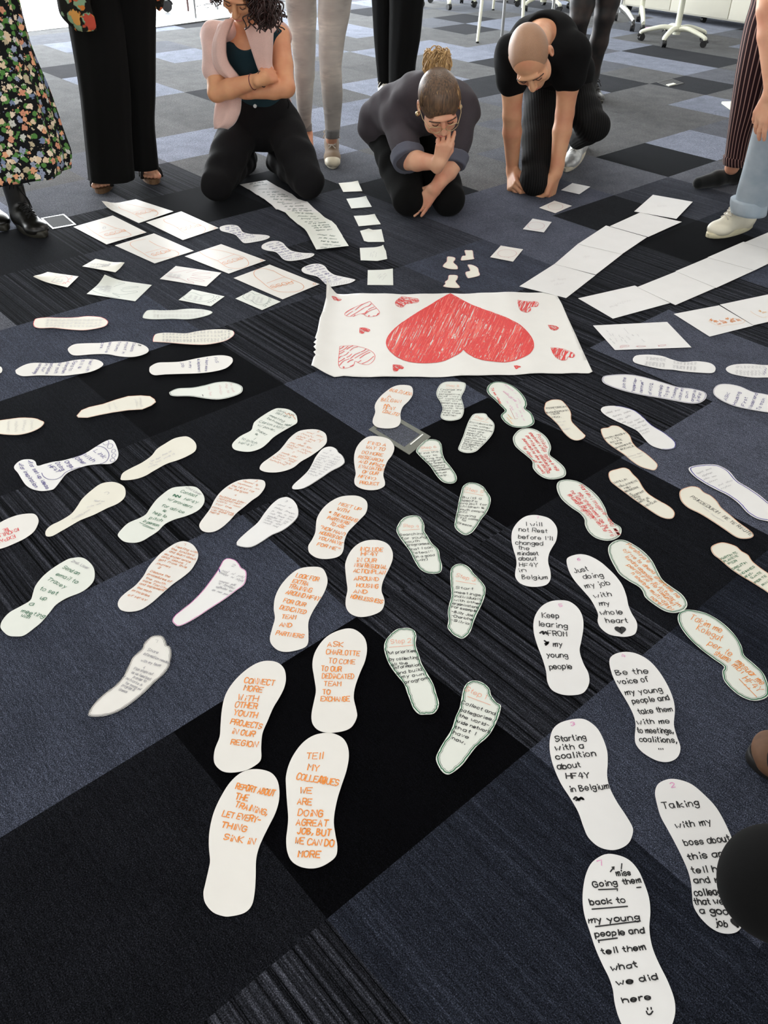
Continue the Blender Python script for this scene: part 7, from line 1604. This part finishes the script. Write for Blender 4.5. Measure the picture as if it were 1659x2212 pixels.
# black wide trousers far behind the bun
root = person(fl(858, 210), 'person standing in loose black trousers, behind the person with the bun')
lofted('trousers', [px_rings([(798, 862, -40, 6.75), (803, 860, 0, 6.74), (808, 852, 80, 6.72), (813, 846, 140, 6.71), (818, 843, 194, 6.70)], .9, fold(4, .03, 1, 2), 5), px_rings([(838, 922, -40, 6.60), (842, 916, 0, 6.60), (841, 908, 80, 6.60), (840, 898, 140, 6.60), (840, 896, 203, 6.60)], .9, fold(4, .03, 2, 5), 5)], BLACKT, root, 48)
shoe(root, fl(826, 204), fl(836, 222), .10, .095, plain('white_canvas', srgb(214, 210, 206), .7), SOLEW, LACEW, 'sneaker'); shoe(root, fl(864, 214), fl(856, 236), .10, .095, plain('white_canvas_upper', srgb(214, 210, 206), .7), SOLEW, LACEW, 'sneaker')
upper_body(root, P3(858, -75, 6.68), 1.7, (0, -1, 0), cloth('navy_top', srgb(38, 42, 58)), SKIN_B, HAIRBR)

# black tights and boots behind the kneeling man
root = person(fl(1282, 215), 'person standing in sheer black tights and dark boots, behind the kneeling man')
t = NT('sheer_black_tights'); lw = t.new('ShaderNodeTexNoise'); lw.inputs['Scale'].default_value = 9; t.link(t.coord(), lw.inputs['Vector']); t.set(Base_Color=t.ramp(lw.outputs[0], [(.42, srgb(17, 15, 15)), (.68, srgb(58, 43, 37))]), Roughness=.6); TIGHT = t.m
B = Blob(); B.chain([P3(1262, -60, 6.55), P3(1258, 10, 6.52), P3(1252, 40, 6.50), P3(1246, 90, 6.58), P3(1240, 150, 6.62), fl(1238, 186, .06)], [.088, .078, .062, .056, .042, .038], .03)
B.chain([P3(1312, -60, 6.65), P3(1312, 0, 6.62), P3(1306, 34, 6.60), P3(1294, 90, 6.64), P3(1280, 160, 6.68), fl(1274, 200, .06)], [.090, .082, .066, .060, .044, .038], .03)
B.ell(P3(1285, -75, 6.6), (.17, .12, .12), None, .05); B.build('legs', TIGHT, root, .006, 'legs in sheer black tights')
DRESS = cloth('dark_skirt_cloth', srgb(30, 28, 30)); lofted('skirt', [px_rings([(1236, 1338, -110, 6.6), (1232, 1340, -60, 6.6), (1230, 1344, -14, 6.58)], .7, fold(6, .02), 5)], DRESS, root, 48)
for h_, t_ in ((fl(1268, 200), fl(1298, 224)), (fl(1226, 190), fl(1246, 210))): shoe(root, h_, t_, .095, .09, plain('dark_boot_leather', srgb(26, 22, 20), .35), BOOTS, LACEB, 'boot', high=.16, laces=4)
upper_body(root, P3(1285, -95, 6.62), 1.7, (0, -1, 0), DRESS, SKIN_B, HAIRBR)

# right: striped trousers and black socks
root = person(fl(1580, 392), 'person standing in maroon striped trousers and black socks, right')
t = NT('maroon_stripes'); a_ = t.new('ShaderNodeAttribute', attribute_name='around'); fr_ = t.math('FRACT', t.math('MULTIPLY', a_.outputs['Fac'], 24.0)); t.set(Base_Color=t.ramp(fr_, [(.0, srgb(40, 18, 22)), (.74, srgb(40, 18, 22)), (.77, srgb(150, 112, 104)), (.86, srgb(188, 150, 138)), (.97, srgb(150, 112, 104)), (.99, srgb(40, 18, 22))]), Roughness=.85, Sheen_Weight=.1); t.b.inputs['Specular IOR Level'].default_value = .2; STRP = t.m
S1 = [(1634, 1745, -60, 4.68), (1626, 1730, 0, 4.66), (1609, 1702, 60, 4.64), (1592, 1672, 150, 4.62), (1580, 1648, 230, 4.61), (1572, 1626, 290, 4.60), (1564, 1612, 354, 4.60)]
S2 = [(1700, 1800, -60, 4.52), (1690, 1790, 0, 4.50), (1672, 1770, 100, 4.46), (1655, 1752, 180, 4.42), (1640, 1720, 260, 4.40), (1640, 1700, 340, 4.38)]
tr_ = lofted('trousers', [px_rings(S1, .95, fold(4, .02), 5), px_rings(S2, .95, fold(4, .02), 5)], STRP, root, 72)
lofted('cuff', [px_rings([(1563, 1613, 338, 4.60), (1562, 1613, 347, 4.60), (1562, 1614, 356, 4.60)], .97, None, 2)], STRP, tr_, 72)
B = Blob(); B.chain([P3(1590, 330, 4.61), P3(1581, 362, 4.63), fl(1578, 392) + ZUP * .08], [.04, .034, .032], .01); B.chain([P3(1690, 320, 4.40), fl(1680, 400, .07)], [.05, .04], .01); B.build('ankles', SKIN_B, root, .005, 'bare ankle above the sock')
SOCK = cloth('black_sock', srgb(20, 22, 22), .95, 600)
for hx, ty in (((1584, 395), (1506, 408)), ((1690, 405), (1640, 420))):
    h_, t_ = fl(*hx), fl(*ty); Sb = Blob().cap(h_ + ZUP * .045, h_ + ZUP * .105, .044, .046, .02).cap(h_ + ZUP * .045, h_ * .5 + t_ * .5 + ZUP * .040, .042, .038, .03).cap(h_ * .5 + t_ * .5 + ZUP * .038, t_ + ZUP * .030, .040, .030, .02); dd = unit(t_ - h_)
    Sb.plane(h_ + ZUP * .112, ZUP).plane((0, 0, .003), -ZUP); Sb.build('sock', SOCK, root, .005)
upper_body(root, P3(1720, -60, 4.60), 1.7, (-.9, -1, 0), cloth('maroon_top', srgb(60, 28, 34)), SKIN_B, HAIRBR)

# right edge: pale jeans and white sneaker, bending with a hand on the knee
root = person(fl(1610, 480), 'person bending at the right edge in pale blue jeans and white sneakers')
t = NT('pale_blue_denim'); v = t.coord(); t.set(Base_Color=t.ramp(t.noise(v, 6, 4), [(.3, srgb(140, 156, 170)), (.7, srgb(186, 196, 204))]), Roughness=.9, Sheen_Weight=.1); t.b.inputs['Specular IOR Level'].default_value = .2; t.bump(t.noise(v, 16, 3), .3, .006); PDEN = t.m
Jp = [(1655, 1775, 180, 3.72), (1640, 1760, 240, 3.72), (1624, 1742, 300, 3.76), (1606, 1700, 370, 3.82), (1592, 1668, 420, 3.87), (1588, 1656, 448, 3.90)]
pj = lofted('jeans', [px_rings(Jp, .85, fold(3, .03, 1, 2), 5)], PDEN, root, 48)
kn_, hp_ = P3(1712, 190, 3.72), P3(1830, -60, 4.15)
Jb = Blob().cap(kn_, hp_, .082, .11, .03).ell(hp_, (.17, .14, .14), None, .05).cap(hp_ + np.array([.1, -.05, 0]), P3(1850, 190, 3.75), .11, .085, .03).cap(P3(1850, 190, 3.75), fl(1800, 440, .12), .085, .07, .03); Jb.build('jeans_seat', PDEN, root, .008)
lofted('cuff', [px_rings([(1580, 1655, 430, 3.89), (1578, 1657, 444, 3.895), (1580, 1655, 461, 3.90)], .9, fold(3, .02), 3)], PDEN, pj, 40)
B = Blob(); sh_ = P3(1668, -150, 3.85); el_ = P3(1668, 60, 3.62); wr_ = P3(1672, 190, 3.60)
el_ = P3(1660, 20, 3.66); wr_ = P3(1668, 200, 3.58)
arm(B, sh_, el_, wr_, 1.15); add_hand(B, wr_, unit(P3(1640, 262, 3.60) - wr_), np.array([.8, .6, -.2]), 1, (14, 16, 20, 26), (34, 14), 1.1)
B.cap(sh_, P3(1800, -170, 4.0), .06, .09, .05); B.build('body', SKIN_B, root, .005)
sh0, sh1 = fl(1622, 490), fl(1528, 514); Sb = Blob().cap(sh0 + unit(sh1 - sh0) * .055 + ZUP * .06, P3(1617, 440, 3.95), .033, .036, .01); Sb.build('sock', SOCK, root, .005)
WL = plain('white_leather', srgb(226, 220, 200), .4, 0, .05, 20, .1); shoe(root, sh0, sh1, .125, .105, WL, plain('cream_sole', srgb(216, 208, 176), .5), LACEW, 'sneaker', laces=6)
shoe(root, fl(1990, 470), fl(1910, 476), .105, .098, WL, SOLEW, LACEW, 'sneaker')
upper_body(root, hp_ + ZUP * .02, 1.7, (-.8, -.6, 0), cloth('grey_tshirt', srgb(150, 150, 152)), SKIN_B, HAIRBR, .75)

# right foreground: black knee and brown shoe of a crouching person
root = person((1.0, .75), 'person crouching at the right edge nearest the camera, black trousers and brown shoe')
kn = P3(1673, 1908, .60); hp = np.array([1.02, .46, .30]); an = np.array([.98, .42, .07])
J = Blob().cap(kn, kn * .5 + hp * .5, .073, .092, .03).cap(kn * .5 + hp * .5, hp, .090, .12, .03).cap(kn, an, .066, .05, .03).ell(hp + np.array([.02, .10, .04]), (.15, .18, .14), None, .05)
k2 = np.array([.86, .98, .42]); a2 = fl(1728, 1650, .10); J.cap(hp + np.array([0, .2, .03]), k2, .10, .08, .03).cap(k2, a2, .075, .055, .03); J.plane((0, 0, .004), -ZUP)
J.build('trousers', BLACKT, root, .006, rough=.002, seed=31)
BR = plain('brown_suede', srgb(96, 66, 44), .75, 0, .2, 40, .15); shoe(root, fl(1790, 1668), fl(1612, 1640), .105, .105, BR, plain('dark_rubber', srgb(24, 22, 20), .6), LACEB, 'shoe')
shoe(root, np.array([1.05, .40, 0]), np.array([.86, .50, 0]), .10, .10, BR, plain('dark_rubber_sole', srgb(24, 22, 20), .6), LACEB, 'shoe')
upper_body(root, hp + np.array([.02, .10, .06]), 1.75, (-1, .1, 0), cloth('black_jumper', srgb(22, 22, 24)), SKIN_B, HAIRBR, .15)
